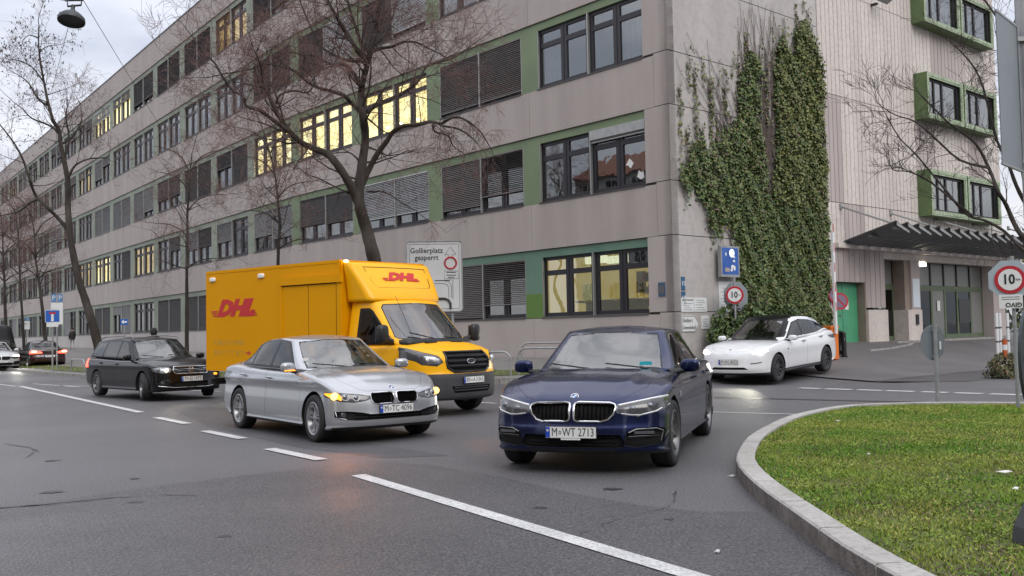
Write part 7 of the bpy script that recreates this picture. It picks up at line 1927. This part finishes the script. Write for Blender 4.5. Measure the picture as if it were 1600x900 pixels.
# ---------------------------------------------------------------- people
M_skin = mat('skin', (.42, .25, .18), .6)
M_jack = mat('dark_jacket', (.018, .018, .02), .85)
M_trou = mat('pale_trousers', (.32, .31, .32), .8)
M_dtrou = mat('dark_trousers', (.03, .03, .035), .85)
M_hair = mat('dark_hair', (.015, .012, .01), .7)
def person(loc, rz, lab, trou, stride=.28, bag=False):
    J = {'pel': (0, 0, .95, .125, .15), 'wst': (0, 0, 1.08, .12, .14), 'chest': (.0, 0, 1.30, .13, .17), 'neck': (.01, 0, 1.48, .06, .06), 'head0': (.02, 0, 1.56, .075, .07), 'head1': (.02, 0, 1.66, .10, .082), 'head2': (.015, 0, 1.74, .06, .06),
         'hipL': (0, .09, .90, .09, .09), 'kneeL': (stride*.55, .10, .50, .06, .06), 'anL': (stride*.5, .10, .09, .04, .04), 'toeL': (stride*.5+.15, .11, .04, .035, .035),
         'hipR': (0, -.09, .90, .09, .09), 'kneeR': (-stride*.1, -.10, .49, .06, .06), 'anR': (-stride*1.1, -.10, .14, .04, .04), 'toeR': (-stride*1.1+.12, -.11, .05, .035, .035),
         'shL': (0, .19, 1.40, .06, .06), 'elL': (-.08, .25, 1.14, .047, .047), 'wrL': (.06, .24, .94, .032, .032), 'haL': (.10, .24, .87, .03, .022),
         'shR': (0, -.19, 1.40, .06, .06), 'elR': (-.02, -.25, 1.14, .047, .047), 'wrR': (.14, -.22, .98, .032, .032), 'haR': (.19, -.21, .93, .03, .022)}
    for s_, k in ((1, 'L'), (-1, 'R')):
        b = J['ha'+k]
        for f in range(4): J['f%s%d' % (k, f)] = (b[0]+.02+.01*f, b[1]+s_*(-.03+.02*f), b[2]-.075-.008*(1-abs(f-1.5)), .009, .009)
        J['t%s' % k] = (b[0]+.05, b[1]-s_*.04, b[2]-.03, .010, .010)
    E_ = [('pel', 'wst'), ('wst', 'chest'), ('chest', 'neck'), ('neck', 'head0'), ('head0', 'head1'), ('head1', 'head2')]
    for k in 'LR':
        E_ += [('pel', 'hip'+k), ('hip'+k, 'knee'+k), ('knee'+k, 'an'+k), ('an'+k, 'toe'+k), ('chest', 'sh'+k), ('sh'+k, 'el'+k), ('el'+k, 'wr'+k), ('wr'+k, 'ha'+k), ('ha'+k, 't'+k)]+[('ha'+k, 'f%s%d' % (k, f)) for f in range(4)]
    names = list(J); me = bpy.data.meshes.new('person_body'); me.from_pydata([J[n][:3] for n in names], [(names.index(a), names.index(b)) for a, b in E_], [])
    o = bpy.data.objects.new('tmp', me); COL.objects.link(o)
    sk = o.modifiers.new('s', 'SKIN'); sk.use_smooth_shade = True
    for i, n in enumerate(names): me.skin_vertices[0].data[i].radius = J[n][3:5]; me.skin_vertices[0].data[i].use_root = (n == 'pel')
    o.modifiers.new('d', 'SUBSURF').levels = 1
    ev = bpy.data.meshes.new_from_object(o.evaluated_get(bpy.context.evaluated_depsgraph_get())); bpy.data.objects.remove(o)
    ev.materials.clear()
    for m in (M_jack, trou, M_skin, M_tyre): ev.materials.append(m)
    for p_ in ev.polygons:
        c = p_.center
        p_.material_index = 3 if c.z < .10 else (1 if c.z < .88 and abs(c.y) < .19 else (2 if c.z > 1.52 or (c.z < .95 and abs(c.y) > .19) else 0)); p_.use_smooth = True
    root = empty('person', loc, rz, lab, 'person')
    inst('body', ev, root)
    inst('hood' if bag else 'hair', blob((-.02 if bag else .0, 0, 1.64 if bag else 1.71), (.30, .28, .36) if bag else (.21, .19, .2), 2.3, 14, 10).mesh('hair', M_hair, 60), root)
    inst('nose', blob((.125, 0, 1.64), (.03, .025, .04), 2, 8, 6).mesh('nose', M_skin, 60), root)
    inst('jacket', MB().lathe([(.20, .84), (.215, .95), (.19, 1.12), (.20, 1.30), (.17, 1.42), (.08, 1.49)], 20, (0, 0, 0), 'z').mesh('jacket', M_jack, 60), root)
    if bag: inst('backpack', blob((-.24, 0, 1.28), (.2, .34, .46), 3.2, 14, 10).mesh('backpack', M_black, 60), root)
    return root
p = at(113, 545, 77.5); person((p.x, p.y, gz(p.x, p.y)+.1), math.atan2(.8, -.6), 'pedestrian in a dark jacket and pale trousers walking away along the white wall', M_trou, .25)
p = at(240, 540, 41); person((p.x, p.y, gz(p.x, p.y)+.1), math.atan2(.8, -.6), 'person in dark hood and backpack seen just above the roof of the black estate car', M_dtrou, .2, True)
# ---------------------------------------------------------------- houses across the street (behind the viewer, unseen, added for reflections in paint and glass) and beyond the far corner
M_hs = [mat('added_house_cream', (.42, .38, .30), .85), mat('plaster_grey', (.30, .30, .29), .85), mat('added_house_ochre', (.40, .29, .16), .85)]
M_tile = mat('roof_tiles', (.20, .08, .05), .8)
def house(x, y, rz, wd, dp, ht, m, lab, storeys=5):
    root = empty('apartment_house', (x, y, 0), rz, lab, 'building')
    inst('wall', MB().box(-wd/2, wd/2, 0, dp, -.3, ht).mesh('wall', m), root)
    inst('roof', MB().prism([(-.4, ht), (dp+.4, ht), (dp/2, ht+3.2)], -wd/2-.2, wd/2+.2, 'x').mesh('roof', M_tile), root)
    wm = MB().box(-.6, .6, -.04, .05, 0, 1.6).mesh('window', M_gloss); fm_ = MB().box(-.7, .7, -.07, -.0, -.12, -.0).box(-.05, .05, -.06, .0, 0, 1.6).mesh('frame', M_white)
    n = int(wd/3)
    for k in range(storeys):
        for i in range(n):
            o = inst('window', wm, root, (-wd/2+wd*(i+.5)/n, 0, 1.2+k*ht/storeys)); sub('frame', fm_, o)
    return root
house(-12, -16, pi, 26, 12, 17, M_hs[0], 'cream plastered apartment house added unseen across the street behind the viewer')
house(16, -19, pi, 24, 12, 19, M_hs[1], 'grey plastered apartment house added unseen across the street behind the viewer')
house(-38, -2, pi-.75, 24, 12, 18, M_hs[2], 'ochre apartment house added unseen across the street to the left of the viewer')
house(39, -4, pi+.9, 24, 12, 18, M_hs[0], 'cream apartment house added unseen beyond the traffic island to the right of the viewer')
house(-58, 26, pi-.95, 26, 12, 17, M_hs[1], 'grey apartment house added unseen farther down the opposite side of the street')
q = C+DR*52; house(q.x+7, q.y+6, rz_of(NR)-pi/2+pi/2-.9, 22, 10, 10.5, M_hs[1], 'grey house standing beyond the end of the office building', 3)
# ---------------------------------------------------------------- trees
M_bark = mat('dark_bark', (.028, .023, .019), .95, col2=(.052, .043, .036), scale=5, stretch=(1, 1, .3), bump=.8, bscale=18, pos=True)
M_twig = mat('twig_brown', (.038, .026, .023), .9)
M_twigr = mat('twig_reddish', (.20, .115, .10), .9, col2=(.13, .08, .072), scale=.6, pos=True)
M_pod = mat('seed_pod', (.075, .05, .04), .9)
class Tree:
    def __init__(s, seed, bark=None): s.mr = .0036; s.r = random.Random(seed); s.limb = MB(); s.T = []; s.P = []; s.fine = []
    def path(s, pts, n=7): s.limb.tube([p for p, _ in pts], [r for _, r in pts], n)
    def twigs(s, p, d, L, r, lev, droop=0, up=.25, seg=4, spread=.8, pods=0):
        r = min(r, .03)
        pts = [p.copy()]; d = d.normalized(); rr = [r]
        for i in range(seg):
            d = (d+Vector((s.r.gauss(0, .16), s.r.gauss(0, .16), s.r.gauss(0, .14)+up*.12-droop*.12))).normalized()
            p = p+d*(L/seg); pts.append(p.copy()); rr.append(max(s.mr, r*(1-(i+1)/seg*.75)))
        (s.T if lev > 1 or r > .006 else s.fine).append((pts, rr))
        if lev > 0:
            n = s.r.randint(3, 5) if lev > 1 else s.r.randint(3, 6)
            for k in range(n):
                t = s.r.uniform(.25, 1) if k else 1
                i = min(seg-1, int(t*seg)); q = pts[i].lerp(pts[i+1], t*seg-i if t < 1 else 1)
                ax = Vector((s.r.gauss(0, 1), s.r.gauss(0, 1), s.r.gauss(0, 1)+up)).normalized()
                dd = (pts[i+1]-pts[i]).normalized()
                nd = (dd*(1-spread*.45)+ax*spread).normalized()
                s.twigs(q, nd, L*s.r.uniform(.45, .75), max(s.mr, rr[i]*.55), lev-1, droop, up, max(3, seg-1) if lev > 1 else 3, spread, pods)
        elif pods and s.r.random() < pods:
            for k in range(s.r.randint(1, 4)): s.P.append(pts[-1]+Vector((s.r.gauss(0, .05), s.r.gauss(0, .05), s.r.gauss(-.03, .05))))
    def limbs(s, pix, Y, r0, r1, n=7, dep=0, spawn=0, L=1.6, lev=2, sp0=.3, **k):
        """a limb through the given picture points, at distance Y and swinging by dep in depth"""
        m = len(pix); P = []
        for i, (x, y) in enumerate(pix):
            t = i/(m-1); P.append((at(x, y, Y+dep*t+.25*math.sin(t*5+x)*(t > 0)), lerp(r0, r1, t**.8)))
        # smooth it
        Q = []
        for i in range(m-1):
            a = P[max(0, i-1)][0]; b = P[i][0]; c = P[i+1][0]; d = P[min(m-1, i+2)][0]
            for j in range(3):
                t = j/3; q = .5*((2*b)+(c-a)*t+(2*a-5*b+4*c-d)*t*t+(-a+3*b-3*c+d)*t**3)
                Q.append((q, lerp(P[i][1], P[i+1][1], t)*(1+.06*math.sin(i*3+j*2))))
        Q.append(P[-1]); s.path(Q, n)
        tot = len(Q)-1
        for j in range(spawn):
            t = sp0+(1-sp0)*(j+s.r.random())/max(1, spawn); i = min(tot-1, int(t*tot))
            dd = (Q[i+1][0]-Q[i][0]).normalized(); ax = Vector((s.r.gauss(0, 1), s.r.gauss(0, 1), s.r.gauss(.25, 1))).normalized()
            s.twigs(Q[i][0], (dd*.5+ax*.9), L*s.r.uniform(.5, 1.15), max(.008, Q[i][1]*.4), lev, **k)
        s.twigs(Q[-1][0], (Q[-1][0]-Q[-2][0]), L, Q[-1][1], lev, **k)
    def done(s, name, lab, base, mt=M_twigr, group='bare street trees'):
        root = empty(name, base, 0, lab, 'tree', group)
        b = Vector(base)
        for v in range(len(s.limb.v)): s.limb.v[v] = tuple(Vector(s.limb.v[v])-b)
        s.limb.build('trunk', M_bark, root, smooth=70)
        for nm, TT, k, m in (('branches', s.T, 4, M_twig), ('twigs', s.fine, 3, mt)):
            if not TT: continue
            V, F_ = [], []; off = 0
            for pts, rr in TT:
                P = np.array([tuple(q-b) for q in pts]); R_ = np.array(rr)[:, None]
                D = np.diff(P, axis=0); D = np.vstack([D, D[-1:]]); D /= np.linalg.norm(D, axis=1)[:, None]+1e-9
                u = np.cross(D, [0.3, .2, .93]); u /= np.linalg.norm(u, axis=1)[:, None]+1e-9; w_ = np.cross(D, u)
                ring = [P+R_*(u*math.cos(2*pi*j/k)+w_*math.sin(2*pi*j/k)) for j in range(k)]
                V.append(np.stack(ring, 1).reshape(-1, 3)); n = len(P)
                for i in range(n-1):
                    for j in range(k): F_.append((off+i*k+j, off+i*k+(j+1) % k, off+(i+1)*k+(j+1) % k, off+(i+1)*k+j))
                off += n*k
            o = inst(nm, np_mesh(nm, np.vstack(V), F_, [m]), root); o['kind'] = 'stuff'
        if s.P:
            V, F_ = [], []
            for i, q in enumerate(s.P):
                q = q-b; a = s.r.uniform(0, pi); l = s.r.uniform(.03, .07); w_ = l*.4; t = Vector((math.cos(a)*.6, math.sin(a)*.6, -.6+s.r.uniform(-.6, .6))).normalized()*l; u = Vector((-math.sin(a), math.cos(a), s.r.uniform(-.5, .5)))*w_
                V += [tuple(q-t), tuple(q+u), tuple(q+t), tuple(q-u)]; F_.append((4*i, 4*i+1, 4*i+2, 4*i+3))
            o = inst('seed_pods', np_mesh('seed_pods', V, F_, [M_pod]), root); o['kind'] = 'stuff'
        return root
# big tree behind the van
t = Tree(11); Y = 25.5
base = at(600, 568, Y); base.z = gz(base.x, base.y)
t.limbs([(603, 566), (598, 500), (592, 440), (582, 395), (573, 360), (563, 325), (561, 295), (566, 255), (571, 215), (567, 180), (563, 150), (570, 115), (580, 80), (588, 40), (592, 0), (596, -40)], Y, .235, .03, 10, spawn=26, L=2.0, lev=3, sp0=.42)
kw = dict(droop=.1, up=.2)
t.limbs([(561, 318), (545, 285), (525, 255), (510, 240), (490, 232), (470, 222), (455, 208), (440, 188), (428, 168), (418, 145), (410, 128)], Y, .13, .03, 8, dep=-2.0, spawn=14, L=1.7, lev=3, sp0=.45, **kw)
t.limbs([(452, 205), (430, 190), (405, 172), (385, 166), (380, 150), (362, 140), (345, 115), (335, 98), (322, 88)], Y-1.6, .06, .018, 6, dep=-.5, spawn=9, L=1.3, lev=3, **kw)
t.limbs([(432, 162), (438, 148), (460, 142), (480, 145), (490, 130), (487, 110)], Y-1.7, .035, .014, 5, spawn=5, L=1.0, lev=3, **kw)
t.limbs([(565, 178), (548, 160), (538, 150), (520, 143), (500, 138), (480, 128), (462, 112), (440, 104), (415, 100), (392, 108), (372, 112)], Y, .065, .018, 7, dep=-1.5, spawn=14, L=1.6, lev=3, **kw)
t.limbs([(566, 135), (552, 115), (540, 102), (515, 100), (495, 88), (470, 85), (445, 80), (425, 70)], Y, .07, .016, 6, dep=1.5, spawn=13, L=1.7, lev=3, **kw)
t.limbs([(572, 100), (556, 75), (540, 50), (525, 25), (512, 0), (505, -20)], Y, .08, .03, 7, dep=-1, spawn=12, L=1.9, lev=3, **kw)
t.limbs([(566, 95), (545, 95), (520, 85), (500, 70), (480, 30), (470, 5)], Y, .05, .02, 6, dep=1, spawn=9, L=1.7, lev=3, **kw)
t.limbs([(572, 95), (560, 55), (548, 20), (540, -15)], Y, .06, .03, 6, dep=.6, spawn=8, L=1.7, lev=3, **kw)
t.limbs([(565, 290), (578, 262), (590, 240), (605, 220), (614, 206), (630, 197), (650, 195), (672, 190), (690, 193), (700, 187), (716, 183), (735, 192), (752, 207)], Y, .09, .02, 7, dep=-1.6, spawn=8, L=1.0, lev=3, sp0=.5, droop=.9, up=-.3)
t.limbs([(676, 195), (680, 206), (700, 212), (708, 228), (722, 238)], Y-1.1, .035, .012, 5, spawn=6, L=.9, lev=2, droop=1, up=-.3)
t.limbs([(688, 196), (720, 203), (740, 218), (752, 232)], Y-1.2, .03, .01, 5, spawn=5, L=.8, lev=2, droop=1, up=-.3)
t.limbs([(573, 175), (590, 163), (610, 155), (635, 142), (655, 125), (665, 105), (685, 97), (705, 92), (722, 82)], Y, .07, .018, 6, dep=1.5, spawn=11, L=1.5, lev=3, **kw)
t.limbs([(575, 85), (592, 76), (612, 73), (630, 66), (650, 66), (668, 75)], Y, .06, .02, 6, dep=-1, spawn=9, L=1.6, lev=3, **kw)
t.limbs([(582, 72), (600, 55), (612, 30), (620, 5)], Y, .05, .02, 6, dep=1, spawn=9, L=1.6, lev=3, **kw)
t.limbs([(560, 250), (545, 238), (520, 240)], Y, .03, .012, 5, spawn=3, L=1.0, lev=2, **kw)
t.limbs([(575, 300), (600, 300), (625, 315), (650, 330)], Y, .03, .010, 5, dep=-.8, spawn=5, L=1.0, lev=2, droop=.6, up=-.2)
t.limbs([(553, 305), (530, 295), (500, 280), (478, 272)], Y, .03, .012, 5, dep=-1, spawn=5, L=1.2, lev=3, **kw)
t.done('bare_tree', 'large bare tree with reddish twigs rising behind the yellow van', tuple(base))
# leaning tree on the left
t = Tree(5); Y = 40
base = at(156, 560, Y); base.z = gz(base.x, base.y)
t.limbs([(158, 560), (150, 525), (142, 497), (134, 470), (124, 440), (115, 400), (109, 360), (106, 320), (107, 290), (101, 255), (95, 225), (92, 205), (82, 185), (75, 160), (68, 125), (62, 90), (60, 60), (61, 42)], Y, .21, .02, 9, spawn=16, L=1.5, lev=2, sp0=.55, pods=.5)
t.limbs([(106, 358), (90, 340), (72, 322), (56, 306), (46, 280), (38, 255), (26, 230), (12, 210), (0, 195)], Y, .09, .025, 7, dep=-1, spawn=7, L=1.4, lev=2, pods=.4)
t.limbs([(90, 205), (75, 195), (50, 185), (35, 170), (22, 160)], Y, .06, .015, 6, spawn=7, L=1.3, lev=2, pods=.6)
t.limbs([(76, 165), (60, 155), (45, 130), (30, 118)], Y, .05, .015, 6, spawn=7, L=1.2, lev=2, pods=.7)
t.limbs([(68, 128), (50, 105), (30, 95), (10, 92)], Y, .04, .012, 6, spawn=7, L=1.2, lev=2, pods=.8)
t.limbs([(62, 80), (75, 72), (90, 70)], Y, .03, .01, 5, spawn=3, L=.9, lev=2, pods=.8)
t.limbs([(61, 60), (45, 55), (35, 65)], Y, .03, .01, 5, spawn=3, L=.9, lev=2, pods=.8)
t.limbs([(104, 240), (108, 215), (103, 185), (105, 168)], Y, .06, .02, 6, spawn=6, L=1.3, lev=3)
t.limbs([(108, 275), (118, 258), (140, 248), (165, 246), (172, 238)], Y, .06, .015, 6, spawn=6, L=1.3, lev=2)
t.limbs([(96, 225), (112, 215), (125, 195), (128, 180)], Y, .05, .015, 6, spawn=7, L=1.2, lev=3)
t.limbs([(62, 310), (45, 318), (30, 330), (10, 335)], Y, .05, .02, 6, spawn=6, L=1.5, lev=3)
t.done('bare_tree', 'leaning bare tree with sparse seed pods against the sky at the left', tuple(base))
def small(px0, py0, pts, Y, r, lab, seed, spawn=22, L=1.5, lev=3, sp0=.4):
    t = Tree(seed); base = at(px0, py0, Y); base.z = gz(base.x, base.y)
    t.limbs([(px0, py0)]+pts, Y, r, .02, 7, spawn=spawn, L=L, lev=lev, sp0=sp0, droop=.1, up=.15)
    for q in range(6):
        k = int(len(pts)*(.35+.1*q)); k = min(k, len(pts)-1); x, y = pts[k]
        sg = -1 if q % 2 else 1
        t.limbs([(x, y), (x+sg*14, y-10-3*q), (x+sg*32, y-16-4*q), (x+sg*50, y-16-5*q)], Y, r*.35, .012, 5, dep=random.Random(seed+q).uniform(-1.5, 1.5), spawn=5, L=L*.8, lev=2)
    return t.done('bare_tree', lab, tuple(base))
small(292, 565, [(292, 520), (292, 470), (292, 420), (293, 370), (293, 330), (296, 300), (297, 270), (300, 240)], 38, .095, 'thin straight bare tree just left of the yellow van', 21)
small(430, 565, [(432, 500), (434, 440), (435, 390), (437, 350), (434, 310), (430, 275), (422, 240), (415, 215)], 33, .085, 'thin bare tree with spreading twigs rising above the box of the yellow van', 22)
small(10, 570, [(10, 530), (8, 480), (7, 440), (5, 400), (4, 370), (2, 340)], 62, .15, 'bare tree at the far left edge of the street', 23, L=2.4)
small(38, 570, [(37, 530), (34, 480), (31, 430), (30, 390), (28, 360), (25, 335)], 60, .11, 'bare tree second from the left edge, behind the parked cars', 24, L=2.2)
small(75, 565, [(70, 520), (66, 480), (60, 435), (55, 400), (54, 370), (50, 340)], 56, .14, 'bare tree between the parking signs on the left', 25, L=2.0)
# branches reaching in from the right
t = Tree(31); Y = 20
base = at(1640, 640, Y); base.z = gz(base.x, base.y)
t.limbs([(1640, 640), (1642, 520), (1640, 420), (1632, 340), (1636, 250), (1640, 120), (1650, 0)], Y, .20, .08, 9)
K2 = dict(droop=.0, up=.2, spread=.6)
t.limbs([(1634, 395), (1600, 372), (1585, 350), (1572, 320), (1560, 300), (1545, 262), (1525, 225), (1500, 205), (1480, 190), (1462, 172), (1440, 150)], Y, .062, .012, 7, dep=-.5, spawn=11, L=.8, lev=2, sp0=.25, **K2)
t.limbs([(1630, 350), (1605, 322), (1588, 290), (1575, 255), (1558, 220), (1545, 170), (1530, 120), (1510, 90), (1490, 70)], Y, .052, .012, 7, dep=.5, spawn=11, L=.8, lev=2, sp0=.25, **K2)
t.limbs([(1632, 405), (1600, 392), (1570, 362), (1540, 345), (1510, 335), (1480, 300), (1455, 270), (1430, 240), (1405, 215), (1385, 180)], Y, .045, .009, 6, dep=-.8, spawn=12, L=.8, lev=2, sp0=.2, **K2)
t.limbs([(1520, 338), (1480, 305), (1450, 282), (1420, 268), (1395, 265), (1385, 240)], Y-.5, .03, .008, 5, spawn=9, L=.7, lev=2, **K2)
t.limbs([(1545, 262), (1500, 250), (1460, 215), (1430, 190), (1400, 180), (1375, 165)], Y-.3, .03, .008, 5, spawn=11, L=.7, lev=2, **K2)
t.limbs([(1640, 200), (1610, 140), (1590, 80), (1560, 30), (1530, -10)], Y, .05, .015, 6, spawn=10, L=.9, lev=2, **K2)
t.limbs([(1630, 330), (1600, 280), (1590, 200), (1580, 140), (1565, 80)], Y, .05, .012, 6, spawn=8, L=.8, lev=2, **K2)
t.done('bare_tree', 'bare tree whose dark branches reach in from the right edge over the canopy', tuple(base), M_twig)
# ---------------------------------------------------------------- ivy on the side wall
M_iv = [mat('ivy_green', (.085, .13, .038), .6, col2=(.125, .175, .055), scale=.8, pos=True), mat('ivy_dark', (.042, .072, .028), .6, col2=(.06, .095, .036), scale=.9, pos=True), mat('ivy_olive', (.18, .19, .06), .65, col2=(.135, .15, .048), scale=1.1, pos=True), mat('ivy_brown', (.16, .12, .09), .8)]
M_stem = mat('ivy_stem', (.09, .07, .06), .9)
A_ = [(1.35, 7.2), (.8, 6.6), (.35, 6.3), (.5, 5.9), (1.01, 5.7), (1.25, 5.25), (1.9, 4.75), (2.7, 4.45), (3.1, 4.2), (3.15, 3.6), (3.16, 2.48), (3.5, 1.6), (5.1, 1.6), (5.0, 6.14), (4.5, 7.0), (4.45, 8.0), (4.6, 9.6), (4.3, 10.1), (3.98, 10.3), (3.6, 9.9), (3.4, 9.3), (3.25, 8.35), (2.7, 7.7), (2.15, 7.3)]
B_ = [(5.45, 9.9), (5.9, 10.9), (6.4, 10.7), (6.9, 11.7), (7.4, 11.9), (7.9, 11.3), (8.24, 11.2), (8.22, 7.73), (8.32, 5.13), (8.15, 1.5), (4.62, 1.4), (5.05, 5.6), (5.3, 6.3), (5.55, 8.68)]
S_ = [(.2, 6.52), (.3, 8.2), (.36, 8.88), (1.01, 9.5), (1.74, 9.9), (2.5, 9.3), (3.0, 9.2), (3.32, 11.0), (4.1, 11.0), (4.78, 10.4), (5.6, 11.0), (6.97, 12.6), (8.25, 12.4), (8.2, 10.36), (5.2, 10.0), (5.1, 7.5), (4.8, 7.0), (3.05, 5.99), (1.2, 5.5)]
Rv = np.random.RandomState(3)
iv = empty('ivy', (C.x, C.y, 0), 0, 'thick dark green ivy climbing the side wall in two tall columns', 'climbing plant')
def wpt(s, d, z): return np.stack([DR.x*s+NR.x*d, DR.y*s+NR.y*d, z], 1)
# stems wandering up
st = MB()
for i in range(150):
    s_ = Rv.uniform(3.2, 8.0); z_ = 1.2; P = []; tgt = Rv.uniform(.3, 8.2) if i % 2 else s_; zt_ = Rv.uniform(7.5, 10.5) if tgt < 3.5 else Rv.uniform(9.5, 12.3)
    n = 26
    for k in range(n):
        t_ = k/(n-1); P.append((lerp(s_, tgt, t_**1.1)+.12*math.sin(k*.9+i)+Rv.normal(0, .03), lerp(z_, zt_, t_)))
    st.tube([(DR.x*a+NR.x*.035, DR.y*a+NR.y*.035, b) for a, b in P], [.022*(1-.8*k/n) for k in range(n)], 4)
o = inst('stems', st.mesh('stems', M_stem), iv); o['kind'] = 'stuff'
def leaves(poly, n, dmin, dmax, size, mix, soft=None, name='leaves'):
    xs = [p[0] for p in poly]; ys = [p[1] for p in poly]
    s_ = Rv.uniform(min(xs)-.1, max(xs)+.1, n); z_ = Rv.uniform(min(ys)-.1, max(ys)+.2, n)
    s2 = s_+.08*np.sin(z_*2.3)+.05*np.sin(z_*6.1+s_*3)+Rv.normal(0, .09, n); z2 = z_+.3*np.sin(s_*4.1)+.12*np.sin(s_*11.7)+Rv.normal(0, .22, n)
    k = inpoly(s2, z2, poly)
    if soft is not None: k &= soft(s_, z_)
    s_, z_ = s_[k], z_[k]; s_ = np.minimum(s_, 8.36); n = len(s_)
    bump_ = .06*np.sin(s_*4.3+z_*1.7)*np.sin(z_*3.9+s_)+.03*np.sin(s_*9+5*z_)
    d_ = np.maximum(.03, Rv.uniform(dmin, dmax, n)+bump_)
    c = wpt(s_, d_, z_)
    sz = size*Rv.uniform(.6, 1.35, n)
    yaw = Rv.normal(0, .75, n); pit = Rv.uniform(-.2, 1.1, n); rol = Rv.uniform(-pi, pi, n)*.4
    nn = np.stack([NR.x*np.cos(yaw)-NR.y*np.sin(yaw), NR.x*np.sin(yaw)+NR.y*np.cos(yaw), np.zeros(n)], 1)
    nn = nn*np.cos(pit)[:, None]+np.array([0, 0, 1.])*np.sin(pit)[:, None]
    u = np.cross(nn, [0, 0, 1.]); u /= np.linalg.norm(u, axis=1)[:, None]; v_ = np.cross(nn, u)
    cr2, sr2 = np.cos(rol)[:, None], np.sin(rol)[:, None]; u, v_ = u*cr2+v_*sr2, v_*cr2-u*sr2
    S = sz[:, None]
    pts = [c-v_*S*.55, c+u*S*.5-v_*S*.05-nn*S*.1, c+v_*S*.55, c-u*S*.5-v_*S*.05-nn*S*.1]
    V = np.stack(pts, 1).reshape(-1, 3); Fq = np.arange(4*n).reshape(-1, 4)
    o = inst(name, np_mesh(name, V, Fq, M_iv, Rv.choice(4, n, p=mix)), iv); o['kind'] = 'stuff'
leaves(A_, 56000, .03, .17, .088, (.45, .28, .2, .07), lambda s, z: Rv.uniform(0, 1, len(s)) < np.clip(1.15-.33*np.clip(z-5.2, 0, 9)*np.clip((4.0-s)/1.2, 0, 1)-.12*np.clip(z-6.5, 0, 9), .10, 1))
leaves(B_, 100000, .03, .2, .085, (.40, .30, .24, .06), lambda s, z: Rv.uniform(0, 1, len(s)) < np.clip(1.0-.35*np.clip(z-9.8, 0, 9), .12, 1))
leaves(B_, 16000, .1, .28, .085, (.1, .05, .8, .05), lambda s, z: z > 5.5)
leaves(S_, 22000, .03, .12, .08, (.15, .1, .25, .5), lambda s, z: (np.sin(s*8+z*1.3)+np.sin(s*17-z*.8) > .35))
hv = MB()
# shrub at the foot of the wall
def shrub(name, x, y, rx, ry, h_, n, size, lab, mats_, mix, cat='bush', seedy=0, gap=0, z0=None):
    R2 = np.random.RandomState(seedy); th = R2.uniform(0, 2*pi, n); u_ = R2.uniform(0, 1, n); rr_ = R2.uniform(.45, 1.0, n)**.6
    z_ = h_*u_; prof = np.sqrt(np.clip(1-(u_*1.02-.35)**2/.5, .05, 1)); lump = 1+.22*np.sin(th*3+u_*5)+.15*np.sin(th*7+u_*9)
    c = np.stack([rx*np.cos(th)*rr_*prof*lump, ry*np.sin(th)*rr_*prof*lump, z_*(1+.12*np.sin(th*4))], 1)
    d = c/np.array([rx, ry, h_])+R2.normal(0, .5, (n, 3)); d[:, 2] += .2; d /= np.linalg.norm(d, axis=1)[:, None]
    u = np.cross(d, [.1, .2, 1]); u /= np.linalg.norm(u, axis=1)[:, None]; v_ = np.cross(d, u); S = (size*R2.uniform(.6, 1.3, n))[:, None]
    V = np.stack([c-v_*S*.6, c+u*S*.45, c+v_*S*.6, c-u*S*.45], 1).reshape(-1, 3)
    g = gz(x, y) if z0 is None else z0
    root = empty(name, (x, y, g), 0, lab, cat)
    o = inst('foliage', np_mesh('foliage', V, np.arange(4*n).reshape(-1, 4), mats_, R2.choice(len(mats_), n, p=mix)), root); o['kind'] = 'stuff'
    sm = MB()
    for k in range(9): a = k*2*pi/9; sm.tube([(0, 0, -.1), (rx*.3*math.cos(a), ry*.3*math.sin(a), h_*.4), (rx*.6*math.cos(a), ry*.6*math.sin(a), h_*.8)], [.03, .02, .008], 5)
    inst('stem', sm.mesh('stem', M_bark), root)
    return root
q = C+DR*2.0+NR*.9; shrub('wall_shrub', q.x, q.y, 1.05, .6, 1.65, 7000, .10, 'low dark evergreen bush at the foot of the wall behind the white car', M_iv[:3], (.45, .45, .1), seedy=1)
q = C+DR*4.2+NR*.7; shrub('wall_shrub', q.x, q.y, 1.2, .5, 1.5, 5000, .10, 'dark bush under the ivy hidden partly by the white car', M_iv[:3], (.45, .5, .05), seedy=2)
p = at(1572, 572, 25.5); M_dry = [mat('dry_leaves', (.14, .10, .05), .8), mat('dull_leaves', (.07, .09, .04), .8)]
shrub('low_shrub', p.x, p.y, .5, .4, .62, 2200, .055, 'brownish low shrub around the orange post at the right', M_dry, (.5, .5), seedy=3)
# trees in leaf far beyond the right corner
for j, (s_, d_, h_, lab) in enumerate(((44, -3, 9, 'dark bushy tree beyond the end of the building'), (56, 3, 8, 'second dark tree farther right beyond the building'))):
    q = C+DR*s_+NR*d_; shrub('garden_tree', q.x, q.y, 4.5, 4.5, h_, 9000, .35, lab, M_iv[:3], (.4, .5, .1), 'tree', seedy=10+j)
